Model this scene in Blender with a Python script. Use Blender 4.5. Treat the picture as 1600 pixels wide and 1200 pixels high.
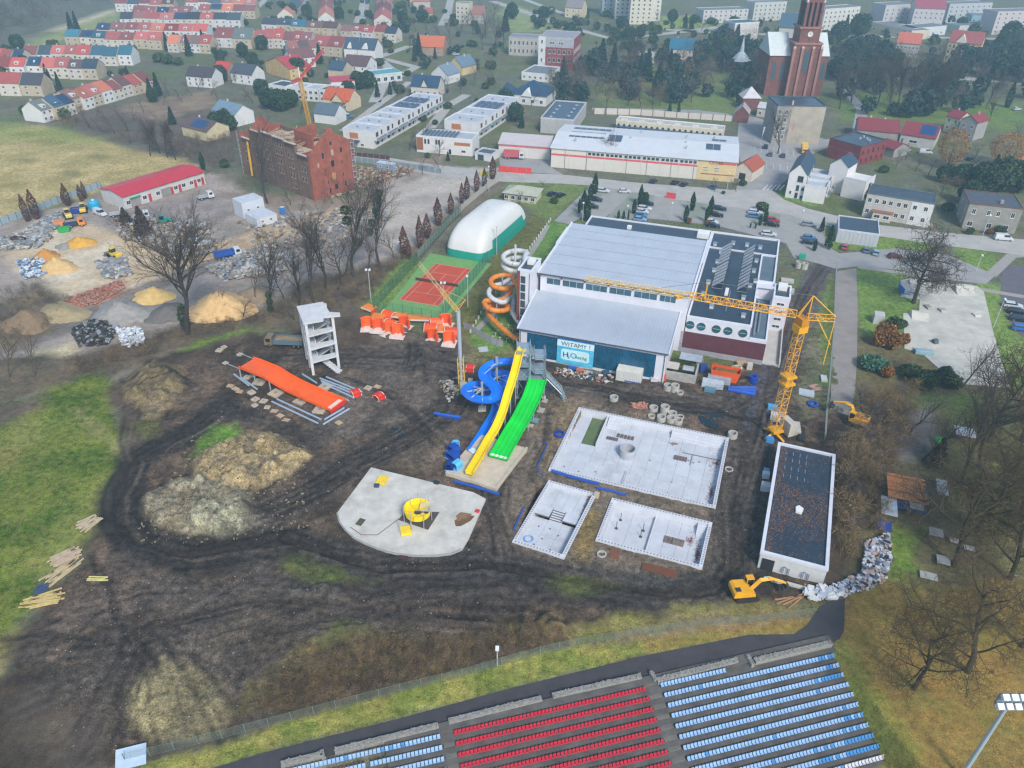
import bpy,math,random
import numpy as np
from mathutils import Vector,Matrix
R=math.radians
rnd=random.Random(11)
for o in list(bpy.data.objects):bpy.data.objects.remove(o)
sc=bpy.context.scene
COL=sc.collection
CAMH,FPX,PITCH,ROLL=94.0,1220.0,R(33.35),R(0.7)
cp,sp,cr,sr=math.cos(PITCH),math.sin(PITCH),math.cos(ROLL),math.sin(ROLL)
X_,U_,F_=Vector((1,0,0)),Vector((0,sp,cp)),Vector((0,cp,-sp))
cam=bpy.data.objects.new('camera',bpy.data.cameras.new('camera'));COL.objects.link(cam)
rt,up=X_*cr+U_*sr,U_*cr-X_*sr
m=Matrix.Identity(4)
for i in range(3):m[i][0],m[i][1],m[i][2]=rt[i],up[i],-F_[i]
m.translation=(0,0,CAMH);cam.matrix_world=m
cam.data.sensor_width=36;cam.data.lens=36*FPX/1600;cam.data.clip_start=1;cam.data.clip_end=6000
sc.camera=cam
SUN_EL,SUN_AZ=R(42),R(158)
w=bpy.data.worlds.new('World');sc.world=w;w.use_nodes=True
nt=w.node_tree;nt.nodes.clear()
sky=nt.nodes.new('ShaderNodeTexSky');sky.sky_type='NISHITA';sky.sun_disc=False
sky.sun_elevation=SUN_EL;sky.sun_rotation=SUN_AZ;sky.altitude=200;sky.air_density=1.0;sky.dust_density=1.2;sky.ozone_density=1.0
bg=nt.nodes.new('ShaderNodeBackground');bg.inputs[1].default_value=0.085
wo=nt.nodes.new('ShaderNodeOutputWorld');nt.links.new(sky.outputs[0],bg.inputs[0]);nt.links.new(bg.outputs[0],wo.inputs[0])
sun=bpy.data.objects.new('sun',bpy.data.lights.new('sun','SUN'));COL.objects.link(sun)
sun.data.energy=1.5;sun.data.angle=R(14);sun.data.color=(1,.96,.9)
sun.rotation_euler=Vector((-math.sin(SUN_AZ)*math.cos(SUN_EL),-math.cos(SUN_AZ)*math.cos(SUN_EL),-math.sin(SUN_EL))).to_track_quat('-Z','Y').to_euler()
vs=sc.view_settings;sc.display_settings.display_device='sRGB'
vs.view_transform='Standard';vs.look='None';vs.gamma=1;vs.use_curve_mapping=False;vs.exposure=1.28
sc.render.engine='CYCLES'
cy=sc.cycles;cy.use_denoising=True;cy.max_bounces=4;cy.diffuse_bounces=2;cy.glossy_bounces=2;cy.transmission_bounces=2;cy.volume_bounces=2
cy.transparent_max_bounces=4;cy.caustics_reflective=cy.caustics_refractive=False;cy.use_adaptive_sampling=True;cy.adaptive_threshold=0.008;cy.pixel_filter_type='BLACKMAN_HARRIS';cy.filter_width=1.35
try:cy.denoiser='OPENIMAGEDENOISE';cy.denoising_prefilter='NONE'
except Exception:pass
def G(px,py,z=0.0):
 u,v=(px-800)/FPX,-(py-600)/FPX
 d=rt*u+up*v+F_
 t=(z-CAMH)/d.z
 return Vector((d.x*t,d.y*t,z))
def PX(p):
 q=Vector(p)-Vector((0,0,CAMH));k=q.dot(F_)
 return 800+FPX*q.dot(rt)/k,600-FPX*q.dot(up)/k
def HT(base,top):
 g=G(*base);lo,hi=0.0,90.0
 for _ in range(40):
  z=(lo+hi)/2
  if PX((g.x,g.y,z))[1]>top:lo=z
  else:hi=z
 return lo
def lin(h):
 if not isinstance(h,str):return tuple(h)
 r=[]
 for i in(0,2,4):
  c=int(h[i:i+2],16)/255
  r.append(c/12.92 if c<=.04045 else((c+.055)/1.055)**2.4)
 return tuple(r)
_mats={}
def M(h,rough=.75,var=.14,sc_=.6,metal=0.,bump=0.,stain=0.):
 key=(h,rough,var,sc_,metal,bump,stain)
 if key in _mats:return _mats[key]
 c=lin(h)
 mt=bpy.data.materials.new('surface_'+(h if isinstance(h,str)else 'c'));mt.use_nodes=True
 n=mt.node_tree.nodes;l=mt.node_tree.links;p=n['Principled BSDF']
 p.inputs['Roughness'].default_value=rough;p.inputs['Metallic'].default_value=metal
 ge=n.new('ShaderNodeNewGeometry');no=n.new('ShaderNodeTexNoise');no.inputs['Scale'].default_value=sc_;no.inputs['Detail'].default_value=6;no.inputs['Roughness'].default_value=.65
 l.new(ge.outputs['Position'],no.inputs['Vector'])
 mp=n.new('ShaderNodeMapRange');mp.inputs[1].default_value=.3;mp.inputs[2].default_value=.7;mp.inputs[3].default_value=1-var;mp.inputs[4].default_value=1+var
 l.new(no.outputs[0],mp.inputs[0])
 mx=n.new('ShaderNodeMix');mx.data_type='RGBA';mx.blend_type='MULTIPLY';mx.inputs[0].default_value=1
 mx.inputs[6].default_value=(*c,1);l.new(mp.outputs[0],mx.inputs[7])
 out=mx.outputs[2]
 if stain:
  n2=n.new('ShaderNodeTexNoise');n2.inputs['Scale'].default_value=sc_*.35;n2.inputs['Detail'].default_value=8;n2.inputs['Roughness'].default_value=.75
  l.new(ge.outputs['Position'],n2.inputs['Vector'])
  m2=n.new('ShaderNodeMapRange');m2.inputs[1].default_value=.52;m2.inputs[2].default_value=.68;m2.inputs[3].default_value=0;m2.inputs[4].default_value=stain
  l.new(n2.outputs[0],m2.inputs[0])
  m3=n.new('ShaderNodeMix');m3.data_type='RGBA';l.new(m2.outputs[0],m3.inputs[0]);l.new(out,m3.inputs[6]);m3.inputs[7].default_value=(c[0]*.42,c[1]*.4,c[2]*.36,1)
  out=m3.outputs[2]
 l.new(out,p.inputs['Base Color'])
 if bump:
  b=n.new('ShaderNodeBump');b.inputs['Strength'].default_value=bump;b.inputs['Distance'].default_value=.1
  l.new(no.outputs[0],b.inputs['Height']);l.new(b.outputs[0],p.inputs['Normal'])
 _mats[key]=mt
 return mt
def GL(h='1e2a33',rough=.12):return M(h,rough,.2,.3)
def brick(h,h2='8a7f78',scale=1.0,stain=.5):
 key=('brick',h,h2,scale,stain)
 if key in _mats:return _mats[key]
 mt=M(h,.9,.3,.5,0,.3,stain).copy();mt.name='brickwork';_mats[key]=mt
 return mt
class B:
 def __init__(s,mat=None):
  s.v=[];s.f=[];s.mi=[];s.mats=[];s.cur=0;s.sm=False
  if mat:s.m(mat)
 def m(s,mat):
  if mat not in s.mats:s.mats.append(mat)
  s.cur=s.mats.index(mat);return s
 def add(s,vs_,fs):
  o=len(s.v);s.v+=[tuple(v)for v in vs_];s.f+=[tuple(i+o for i in f)for f in fs];s.mi+=[s.cur]*len(fs);return s
 def box(s,x0,y0,z0,x1,y1,z1):
  return s.add([(x0,y0,z0),(x1,y0,z0),(x1,y1,z0),(x0,y1,z0),(x0,y0,z1),(x1,y0,z1),(x1,y1,z1),(x0,y1,z1)],[(0,3,2,1),(4,5,6,7),(0,1,5,4),(1,2,6,5),(2,3,7,6),(3,0,4,7)])
 def ob(s,c,sz,rz=0,rx=0):
  m_=Matrix.Rotation(rz,3,'Z')@Matrix.Rotation(rx,3,'X');c=Vector(c);h=[d/2 for d in sz]
  vs_=[c+m_@Vector((h[0]*a,h[1]*b,h[2]*d))for d in(-1,1)for a,b in((-1,-1),(1,-1),(1,1),(-1,1))]
  return s.add(vs_,[(0,3,2,1),(4,5,6,7),(0,1,5,4),(1,2,6,5),(2,3,7,6),(3,0,4,7)])
 def tube(s,pts,r,n=6,cap=True):
  pts=[Vector(p)for p in pts];k=len(pts);rs=r if isinstance(r,(list,tuple))else[r]*k
  vs_=[];ref=None
  for i,p in enumerate(pts):
   t=(pts[min(i+1,k-1)]-pts[max(i-1,0)])
   if t.length<1e-6:t=Vector((0,0,1))
   t.normalize()
   if ref is None:ref=Vector((0,0,1))if abs(t.z)<.9 else Vector((1,0,0))
   a=t.cross(ref)
   if a.length<1e-4:a=t.orthogonal()
   a.normalize();b=t.cross(a);ref=b.cross(t)if False else ref
   vs_+=[p+(a*math.cos(6.28318*j/n)+b*math.sin(6.28318*j/n))*rs[i]for j in range(n)]
  fs=[(i*n+j,i*n+(j+1)%n,(i+1)*n+(j+1)%n,(i+1)*n+j)for i in range(k-1)for j in range(n)]
  if cap:fs+=[tuple(range(n))[::-1],tuple(range((k-1)*n,k*n))]
  return s.add(vs_,fs)
 def beam(s,p,q,w_,h_=None):return s.tube([p,q],w_*.7071,4)
 def prism(s,poly,z0,z1):
  n=len(poly)
  return s.add([(p[0],p[1],z0)for p in poly]+[(p[0],p[1],z1)for p in poly],[tuple(range(n))[::-1],tuple(range(n,2*n))]+[(i,(i+1)%n,n+(i+1)%n,n+i)for i in range(n)])
 def xprism(s,prof,x0,x1):
  n=len(prof)
  return s.add([(x0,p[0],p[1])for p in prof]+[(x1,p[0],p[1])for p in prof],[tuple(range(n)),tuple(range(n,2*n))[::-1]]+[(i,n+i,n+(i+1)%n,(i+1)%n)for i in range(n)])
 def yprism(s,prof,y0,y1):
  n=len(prof)
  return s.add([(p[0],y0,p[1])for p in prof]+[(p[0],y1,p[1])for p in prof],[tuple(range(n))[::-1],tuple(range(n,2*n))]+[(i,(i+1)%n,n+(i+1)%n,n+i)for i in range(n)])
 def lathe(s,prof,n=16,c=(0,0,0),closed=False):
  k=len(prof)
  vs_=[(c[0]+r_*math.cos(6.28318*j/n),c[1]+r_*math.sin(6.28318*j/n),c[2]+z)for r_,z in prof for j in range(n)]
  fs=[(i*n+j,i*n+(j+1)%n,(i+1)%k*n+(j+1)%n,(i+1)%k*n+j)for i in range(k if closed else k-1)for j in range(n)]
  return s.add(vs_,fs)
 def ring(s,pts_l,pts_r):
  n=len(pts_l)
  return s.add(list(pts_l)+list(pts_r),[(i,i+1,n+i+1,n+i)for i in range(n-1)])
 def mesh(s,name,smooth=False):
  me=bpy.data.meshes.new(name);me.from_pydata(s.v,[],s.f)
  for mt in s.mats:me.materials.append(mt)
  if len(s.mats)>1:me.polygons.foreach_set('material_index',s.mi)
  if smooth:me.polygons.foreach_set('use_smooth',[True]*len(me.polygons))
  return me
 def o(s,name,parent=None,loc=None,rz=0,smooth=False,**kw):
  return OB(name,s.mesh(name,smooth),parent,loc,rz,**kw)
def OB(name,me,parent=None,loc=None,rz=0,**kw):
 ob_=bpy.data.objects.new(name,me);COL.objects.link(ob_)
 if parent:ob_.parent=parent
 if loc is not None:ob_.location=loc
 if rz:ob_.rotation_euler=(0,0,rz)
 return tag(ob_,**kw)if kw else ob_
def tag(o_,label=None,cat=None,group=None,kind=None):
 if label:o_['label']=label
 if cat:o_['category']=cat
 if group:o_['group']=group
 if kind:o_['kind']=kind
 return o_
def T(name,label,cat,loc=(0,0,0),rz=0,group=None):
 e=bpy.data.objects.new(name,None);COL.objects.link(e);e.location=loc;e.rotation_euler=(0,0,rz);e.empty_display_size=.3
 return tag(e,label,cat,group)
def DUP(root,loc,rz=0,label=None,group=None,scale=None):
 def cpy(o_,par):
  c=o_.copy();COL.objects.link(c)
  if par:c.parent=par
  for k in KIDS.get(o_.name,[]):cpy(k,c)
  return c
 if root.name not in KIDS:
  def reg(o_):
   KIDS[o_.name]=list(o_.children)
   for k in o_.children:reg(k)
  reg(root)
 c=cpy(root,None);c.location=loc;c.rotation_euler=(0,0,rz)
 if scale:c.scale=scale if isinstance(scale,tuple)else(scale,)*3
 if label:c['label']=label
 if group:c['group']=group
 return c
KIDS={}
ORD=['first','second','third','fourth','fifth','sixth','seventh','eighth','ninth','tenth','eleventh','twelfth','thirteenth','fourteenth','fifteenth','sixteenth','seventeenth','eighteenth','nineteenth','twentieth'];ORD+=['twenty '+q for q in ORD[:9]]+['thirtieth']+['thirty '+q for q in ORD[:9]]+['fortieth']
def V3(p,z):return Vector((p[0],p[1],z))
class Rect:
 def __init__(s,h,a,b,c=None,depth=None,ang=None):
  A,Bv=G(*a,h),G(*b,h);d=Bv-A
  s.rz=math.atan2(d.y,d.x)if ang is None else ang
  s.ux=Vector((math.cos(s.rz),math.sin(s.rz),0));s.uy=Vector((-s.ux.y,s.ux.x,0))
  s.L=d.dot(s.ux);s.D=depth if depth else(G(*c,h)-Bv).dot(s.uy)
  s.A=V3(A,0);s.h=h
 def w(s,x,y,z=0):return s.A+s.ux*x+s.uy*y+Vector((0,0,z))
 def loc(s,px,z=0):
  d=G(*px,z)-s.A;return d.dot(s.ux),d.dot(s.uy)
def vnoise(x,y,seed=0):
 xi,yi=np.floor(x).astype(np.int64),np.floor(y).astype(np.int64);fx,fy=x-xi,y-yi
 fx,fy=fx*fx*(3-2*fx),fy*fy*(3-2*fy)
 def h(a,b):
  n=(a*374761393+b*668265263+seed*1442695041)&0x7fffffff
  n=((n^(n>>13))*1274126177)&0x7fffffff
  return((n^(n>>16))&0xffff)/65535.0
 return(h(xi,yi)*(1-fx)+h(xi+1,yi)*fx)*(1-fy)+(h(xi,yi+1)*(1-fx)+h(xi+1,yi+1)*fx)*fy
def fbm(x,y,s,oct_=4,seed=0,g=.5):
 a,t,r=1.,0.,0.
 for i in range(oct_):
  r=r+a*vnoise(x/s,y/s,seed+i*17);t+=a;a*=g;s/=2.03
 return r/t
def axis(parts):
 out=[parts[0][0]]
 for a,b,d0,d1 in parts:
  x=out[-1]
  while x<b-1e-6:
   k=(x-a)/(b-a);x+=d0*(d1/d0)**k;out.append(min(x,b))
 return np.array(out)
gx=axis([(-2600,-300,260,10),(-300,-112,8,1.1),(-112,-92,1.0,.42),(-92,62,.31,.31),(62,95,.33,1.1),(95,300,1.2,8),(300,2600,10,260)])
gy=axis([(-400,30,90,3),(30,50,2.0,.4),(50,110,.31,.31),(110,165,.33,.46),(165,230,.5,1.0),(230,420,1.0,3.0),(420,900,3,9),(900,3600,12,300)])
XX,YY=np.meshgrid(gx,gy);NX,NY=len(gx),len(gy)
col=np.zeros((NY,NX,3));Z=np.zeros((NY,NX));leaf=np.zeros((NY,NX));grs=np.zeros((NY,NX))
def win(x0,y0,x1,y1):
 i0,i1=np.searchsorted(gx,[x0,x1]);j0,j1=np.searchsorted(gy,[y0,y1])
 return slice(max(j0-1,0),min(j1+1,NY)),slice(max(i0-1,0),min(i1+1,NX))
def gpts(px):return[(p.x,p.y)for p in(G(*q)for q in px)]
def sdf(px,pad):
 P=gpts(px);xs=[p[0]for p in P];ys=[p[1]for p in P]
 sl=win(min(xs)-pad,min(ys)-pad,max(xs)+pad,max(ys)+pad);x,y=XX[sl],YY[sl]
 ins=np.zeros(x.shape,bool);d=np.full(x.shape,1e9)
 for i in range(len(P)):
  (ax,ay),(bx,by)=P[i-1],P[i]
  c=((ay>y)!=(by>y))&(x<(bx-ax)*(y-ay)/((by-ay)or 1e-9)+ax);ins^=c
  dx,dy=bx-ax,by-ay;t=np.clip(((x-ax)*dx+(y-ay)*dy)/(dx*dx+dy*dy+1e-9),0,1)
  d=np.minimum(d,np.hypot(x-ax-t*dx,y-ay-t*dy))
 return sl,np.where(ins,d,-d)
def line(px,pad):
 P=gpts(px);xs=[p[0]for p in P];ys=[p[1]for p in P]
 sl=win(min(xs)-pad,min(ys)-pad,max(xs)+pad,max(ys)+pad);x,y=XX[sl],YY[sl]
 d=np.full(x.shape,1e9);sd=np.zeros(x.shape);run=np.zeros(x.shape);acc=0
 for i in range(1,len(P)):
  (ax,ay),(bx,by)=P[i-1],P[i];dx,dy=bx-ax,by-ay;L=math.hypot(dx,dy)+1e-9
  t=np.clip(((x-ax)*dx+(y-ay)*dy)/L**2,0,1);q=np.hypot(x-ax-t*dx,y-ay-t*dy)
  k=q<d;d=np.where(k,q,d);sd=np.where(k,((x-ax)*dy-(y-ay)*dx)/L,sd);run=np.where(k,acc+t*L,run);acc+=L
 return sl,d,sd,run
def mixc(sl,w_,c1,c2=None,ns=4.,seed=1):
 a=np.array(lin(c1));x,y=XX[sl],YY[sl]
 c=a[None,None,:]
 if c2:
  k=np.clip((fbm(x,y,ns,4,seed)-.36)/.28,0,1)[...,None];c=a*(1-k)+np.array(lin(c2))*k
 col[sl]=col[sl]*(1-w_[...,None])+c*w_[...,None]
def zone(px,c1,c2=None,soft=1.5,warp=3.,ns=4.,g=0.,lf=0.,al=1.,seed=3):
 sl,d=sdf(px,soft+warp);x,y=XX[sl],YY[sl]
 d=d+(fbm(x,y,max(warp*1.6,1),4,seed)-.5)*2*warp
 w_=np.clip(d/(2*soft)+.5,0,1)*al
 mixc(sl,w_,c1,c2,ns,seed+5)
 grs[sl]=grs[sl]*(1-w_)+g*w_;leaf[sl]=leaf[sl]*(1-w_)+lf*w_
 return sl,w_
def stroke(px,wid,c1,c2=None,soft=1.,al=1.,tracks=0.,warp=.8,ns=2.,seed=9,period=1.7):
 sl,d,sd,run=line(px,wid+3);x,y=XX[sl],YY[sl]
 w_=np.clip((wid/2-d+(fbm(x,y,2.5,3,seed)-.5)*2*warp)/soft+.5,0,1)*al
 mixc(sl,w_,c1,c2,ns,seed);grs[sl]*=1-w_
 if tracks:
  s_=np.sin(6.283*(sd+.5*fbm(run,sd,9,2,seed))/period)*(fbm(run*.25,sd*2.2,2.4,2,seed+3)-.1)
  col[sl]*=(1+tracks*s_*w_)[...,None];Z[sl]+=.09*s_*w_
col[:]=np.array(lin('5f6254'))
allsl=(slice(0,NY),slice(0,NX))
k=np.clip((fbm(XX,YY,26,4,3)-.42)/.2,0,1);mixc(allsl,k,'56653a','65684e',10);grs[:]=.6
k=np.clip((fbm(XX,YY,17,4,8)-.55)/.15,0,1);mixc(allsl,k*.8,'756e63','5c554d',6)
zone([(-400,190),(-400,-200),(260,-200),(180,22),(30,78),(0,110)],'6b675c','5d5e50',8,10,30,.2)
zone([(25,72),(180,12),(195,30),(110,60),(60,90),(20,100)],'8f9462','7f8a58',3,2,10,.6)
stroke([(-60,105),(60,62),(110,40),(180,14),(240,-8)],4.5,'b3a98a',soft=1,warp=.3)
zone([(-400,205),(0,200),(60,196),(130,212),(215,236),(300,240),(330,262),(250,268),(155,302),(60,330),(-10,350),(-400,460)],'a0905f','b9a572',2,4,7,.8)
zone([(-400,200),(0,190),(100,203),(170,215),(150,228),(60,222),(-400,235)],'7d8a48','8a8a50',2,3,7,.8,al=.8)
for c,r_ in(((75,222),4),((40,250),3),((150,245),4),((20,290),3),((110,270),3)):
 zone([(c[0]-22,c[1]),(c[0],c[1]-5),(c[0]+24,c[1]+1),(c[0]+4,c[1]+6)],'7c7547','6e6a40',2,2.5,4,.8,al=.75)
zone([(90,180),(250,150),(330,160),(372,195),(375,240),(330,265),(240,238),(120,205)],'655c53','57524a',3,4,7,.3)
zone([(190,165),(330,140),(345,160),(250,190),(200,178)],'7d6a5c','8b7a66',3,3,6,.3)
zone([(-400,470),(0,350),(100,322),(160,300),(330,270),(385,300),(470,325),(560,318),(600,270),(690,258),(782,262),(790,285),(700,335),(650,395),(612,420),(500,440),(420,480),(300,505),(190,600),(-400,700)],'8d8378','a0948a',2,3,8,0)
zone([(60,345),(150,352),(240,372),(262,420),(240,462),(150,478),(90,470),(30,420),(0,380)],'bda98b','cbbda4',2,3,9,0)
zone([(150,355),(215,360),(240,395),(300,420),(250,450),(205,440),(195,400)],'b9a381','c4b194',2,2,5,0)
zone([(140,330),(240,312),(330,300),(372,335),(300,352),(240,372),(165,362)],'857b76','958b84',2,2,6,0)
stroke([(255,418),(330,398),(420,365),(500,340),(580,318)],11,'b8a283','a58f73',3,.9,.12,seed=12)
zone([(560,335),(600,300),(692,264),(778,264),(783,280),(706,318),(660,360),(640,392),(575,380)],'b3a99d','a39a90',2,2,9,0)
zone([(340,300),(440,330),(560,322),(600,300),(590,260),(700,240),(700,262),(600,280),(560,310)],'7f7164','8f8072',3,3,6,.1)
stroke([(-80,585),(0,548),(90,517),(200,462),(300,425),(390,398),(470,380)],7,'6f6964','7c746c',2,.9,.25,seed=13)
zone([(90,470),(190,438),(200,455),(150,478),(115,486)],'a07058','8f7363',2,2,3,0)
zone([(15,575),(60,548),(112,536),(118,548),(80,580),(30,596)],'c9bd98','bdb08a',1.5,2,4,0)
zone([(-300,640),(0,560),(110,555),(205,530),(300,500),(400,488),(470,440),(600,405),(650,385),(640,420),(580,472),(560,500),(450,520),(392,512),(260,552),(185,590),(60,620),(-200,700)],'5a5145','6d5f4e',2,3,5,.3)
zone([(0,470),(70,440),(100,470),(80,520),(0,545),(-60,560),(-60,480)],'5c5549','7a6b55',2,3,5,.2)
zone([(262,560),(300,538),(378,514),(386,522),(330,545),(285,562)],'6c8a35','5f7a33',1,1.5,3,1)
zone([(-300,690),(0,632),(60,614),(150,580),(176,605),(178,640),(192,690),(188,740),(165,790),(140,830),(110,870),(75,905),(55,950),(30,990),(0,1005),(-300,1120)],'3f5a18','63702a',1.5,2,5,1)
zone([(-300,690),(0,632),(70,615),(60,640),(0,665),(-300,720)],'5c5248','6a5a50',1.5,2,4,.3)
zone([(0,690),(40,650),(60,680),(20,730),(-60,740)],'8a7a48','7a7a44',3,4,5,1,al=.6)
zone([(60,880),(150,760),(180,780),(120,860),(70,900)],'93904f','7f8a48',3,4,6,1,al=.7)
zone([(-60,1010),(20,985),(40,970),(20,1030),(5,1060),(-60,1080)],'a3935a','8b8248',1.5,2,4,1)
zone([(115,640),(130,645),(180,690),(182,705),(150,680)],'9a8f66','8a8450',1.5,1.5,4,.6,al=.7)
zone([(-300,1160),(0,1050),(38,978),(62,940),(120,880),(165,800),(190,735),(196,690),(180,640),(170,610),(235,560),(390,520),(455,520),(556,488),(640,520),(735,540),(780,555),(830,540),(900,580),(1050,590),(1230,560),(1250,500),(1285,412),(1302,415),(1303,520),(1297,640),(1340,655),(1345,760),(1335,860),(1330,910),(1290,940),(1120,960),(1010,990),(900,1000),(840,1015),(720,1050),(600,1092),(440,1130),(330,1165),(180,1205),(-300,1300)],'40362f','5e4f44',1.2,2,6,.12)
sl,d=sdf([(0,1050),(62,940),(165,800),(196,690),(170,610),(390,520),(735,540),(1050,590),(1290,412),(1340,760),(1290,940),(840,1015),(180,1205)],5)
mud_w=np.clip(d/4,0,1);x,y=XX[sl],YY[sl];MUD=np.zeros((NY,NX));MUD[sl]=mud_w
Z[sl]+=mud_w*((fbm(x,y,5,5,31)-.5)*.8+(fbm(x,y,1.3,3,33,.6)-.5)*.42)
k=np.clip((fbm(x,y,3.2,5,41,.65)-.5)/.12,0,1)*mud_w*.55;mixc(sl,k,'806a57','6a5a4c',2)
k=np.clip((fbm(x,y,4.5,5,47,.6)-.53)/.1,0,1)*mud_w*.7;mixc(sl,k,'2f2a26','3b342f',2)
zone([(790,690),(850,610),(905,600),(960,640),(1140,690),(1190,760),(1185,880),(1100,910),(900,900),(780,880),(770,780)],'6d6154','7d6f5f',2,3,4,.1,al=.8)
zone([(640,640),(720,600),(735,640),(700,720),(640,740),(600,700)],'7a6a58','5d5248',2,3,3,.1,al=.7)
zone([(480,640),(520,590),(640,560),(700,590),(640,650),(560,690),(500,690)],'72675d','5b534d',2,3,4,.1,al=.7)
zone([(860,640),(905,610),(900,660),(870,720),(850,760),(835,740)],'87745c','776650',1.5,2,3,.1,al=.85)
zone([(905,800),(935,795),(930,850),(915,885),(895,880),(898,840)],'857048','75633f',1,1.2,3,.2)
zone([(1000,890),(1100,905),(1090,940),(1000,925),(960,900)],'6e7068','5d5c55',1.5,2,3,.1,al=.8)
MOUNDS=[]
def mound(px,hgt,c1,c2,soft=3.,ns=2.5,tr=True):
 sl,d=sdf(px,3);x,y=XX[sl],YY[sl]
 d=d+(fbm(x,y,3,4,55)-.5)*3
 w_=np.clip(d/soft,0,1);w2=w_*w_*(3-2*w_)
 Z[sl]+=w2*hgt*(.35+1.5*abs(fbm(x,y,5,5,61,.6)-.5)*2+.5*fbm(x,y,1.6,3,65))
 mixc(sl,np.clip(d/1.5,0,1),c1,c2,ns,63)
 k=np.clip((fbm(x*2.5,y,3,4,67)-.54)/.1,0,1)*w_*.7;mixc(sl,k,'5a5045','6a6155',2)
mound([(300,720),(340,688),(392,668),(470,690),(492,712),(460,740),(400,770),(345,770),(300,752)],1.9,'93805c','a08e68')
mound([(222,775),(262,748),(320,740),(400,768),(410,800),(360,838),(300,842),(250,832),(218,808)],1.5,'7a6d58','8d866f')
mound([(300,790),(400,790),(420,812),(345,845),(296,838)],.9,'9a967c','85826e',2)
mound([(195,590),(240,558),(285,570),(300,600),(270,640),(220,645),(190,625)],1.6,'857452','6c5f49',4)
mound([(215,640),(250,622),(268,650),(240,662),(215,655)],.8,'8d7d60','7a6c52',2)
mound([(555,490),(640,510),(700,545),(690,570),(640,562),(565,520)],1.0,'6b5f52','554b43',3)
mound([(640,538),(668,530),(675,575),(655,590),(630,580)],.9,'7a6f66','6a6059',2)
mound([(430,912),(520,905),(560,935),(520,950),(440,935)],1.0,'5f5850','6d665e',3)
mound([(795,965),(860,945),(905,975),(900,1005),(850,1020),(790,1000)],1.6,'6a5742','84714f',3)
mound([(215,1040),(262,1010),(330,1058),(362,1090),(330,1150),(250,1166),(205,1130),(190,1080)],.45,'9d916b','857a60',4)
zone([(240,1060),(290,1040),(355,1085),(330,1140),(250,1160),(220,1110)],'a89c72','968a64',1.5,2.5,3,.2,al=.75)
zone([(60,1090),(150,1060),(165,1140),(90,1190),(30,1170)],'6d6154','5a5048',3,4,5,.1,al=.6)
stroke([(345,640),(310,668),(265,690),(215,718),(188,765),(186,812),(215,850),(290,868),(380,858),(440,845),(520,872)],7.5,'2b2826','36322f',2,.95,.5,seed=21)
stroke([(345,640),(420,660),(470,690)],6,'3a3532','47413d',3,.7,.5,seed=22)
stroke([(520,872),(600,885),(760,880),(900,905),(1040,930),(1120,925),(1160,880),(1155,800),(1175,720),(1190,650)],8,'3b3734','4b4541',3,.9,.5,seed=23)
stroke([(380,880),(520,910),(700,925),(860,915),(980,935),(1080,945)],6,'443e3b','37322f',2,.8,.5,seed=24)
stroke([(420,800),(500,760),(560,720),(640,680),(700,640),(730,590),(690,570),(560,560)],9,'3f3a36','524a44',3,.8,.55,seed=25)
stroke([(470,560),(560,552),(700,560),(790,585),(900,600),(1040,625),(1130,640),(1190,610)],8,'4b4540','5e554d',3,.85,.5,seed=26)
stroke([(1190,660),(1205,600),(1235,540),(1262,470),(1290,420)],8,'4e4a4e','5d585c',1.5,.95,.35,seed=27)
for i,(pp,wd)in enumerate([([(190,880),(300,950),(350,1010),(300,1100),(270,1160)],5),([(20,1010),(120,960),(240,930),(420,930),(600,960)],6),([(330,1010),(200,1010),(60,1030)],4),([(330,1000),(440,960),(600,985),(760,985)],6),([(180,1000),(170,1080),(120,1180)],5),([(300,1000),(380,1060),(420,1110)],5),([(40,1100),(160,1050),(300,960),(400,900)],5),([(820,690),(770,780),(780,860)],4),([(1140,700),(1130,800),(1140,890)],5)]):
 stroke(pp,wd,'4a433e','615850',3,.55,.6,seed=70+i)
def ruts(px,n_,s0,s1,seed,wid=.6,al=.6):
 r_=random.Random(seed)
 for i in range(n_):
  k,j=r_.uniform(-1,1),r_.uniform(-2,2);m_=len(px)-1;q=[(x+j+k*(s0+(s1-s0)*t_/m_)+r_.gauss(0,2.5),y+j*.6+k*(s0+(s1-s0)*t_/m_)*.55+r_.gauss(0,2.2))for t_,(x,y)in enumerate([v for a_,b_ in zip(px,px[1:])for v in(a_,((a_[0]+b_[0])/2,(a_[1]+b_[1])/2))]+[px[-1]])];m_*=2
  c_=r_.choice(['2a2522','332d29','241f1d','2f2926','3a332e','6a5e53','5f554c']);stroke(q,wid*r_.uniform(.6,1.3),c_,None,.5,al*r_.uniform(.5,1),0,.25,2,seed+i)
  sl,d,sd,run=line(q,2);Z[sl]+=np.where(d<.6,(-.05 if c_[0]in '23' else .045)*(1-d/.6),0)
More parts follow.
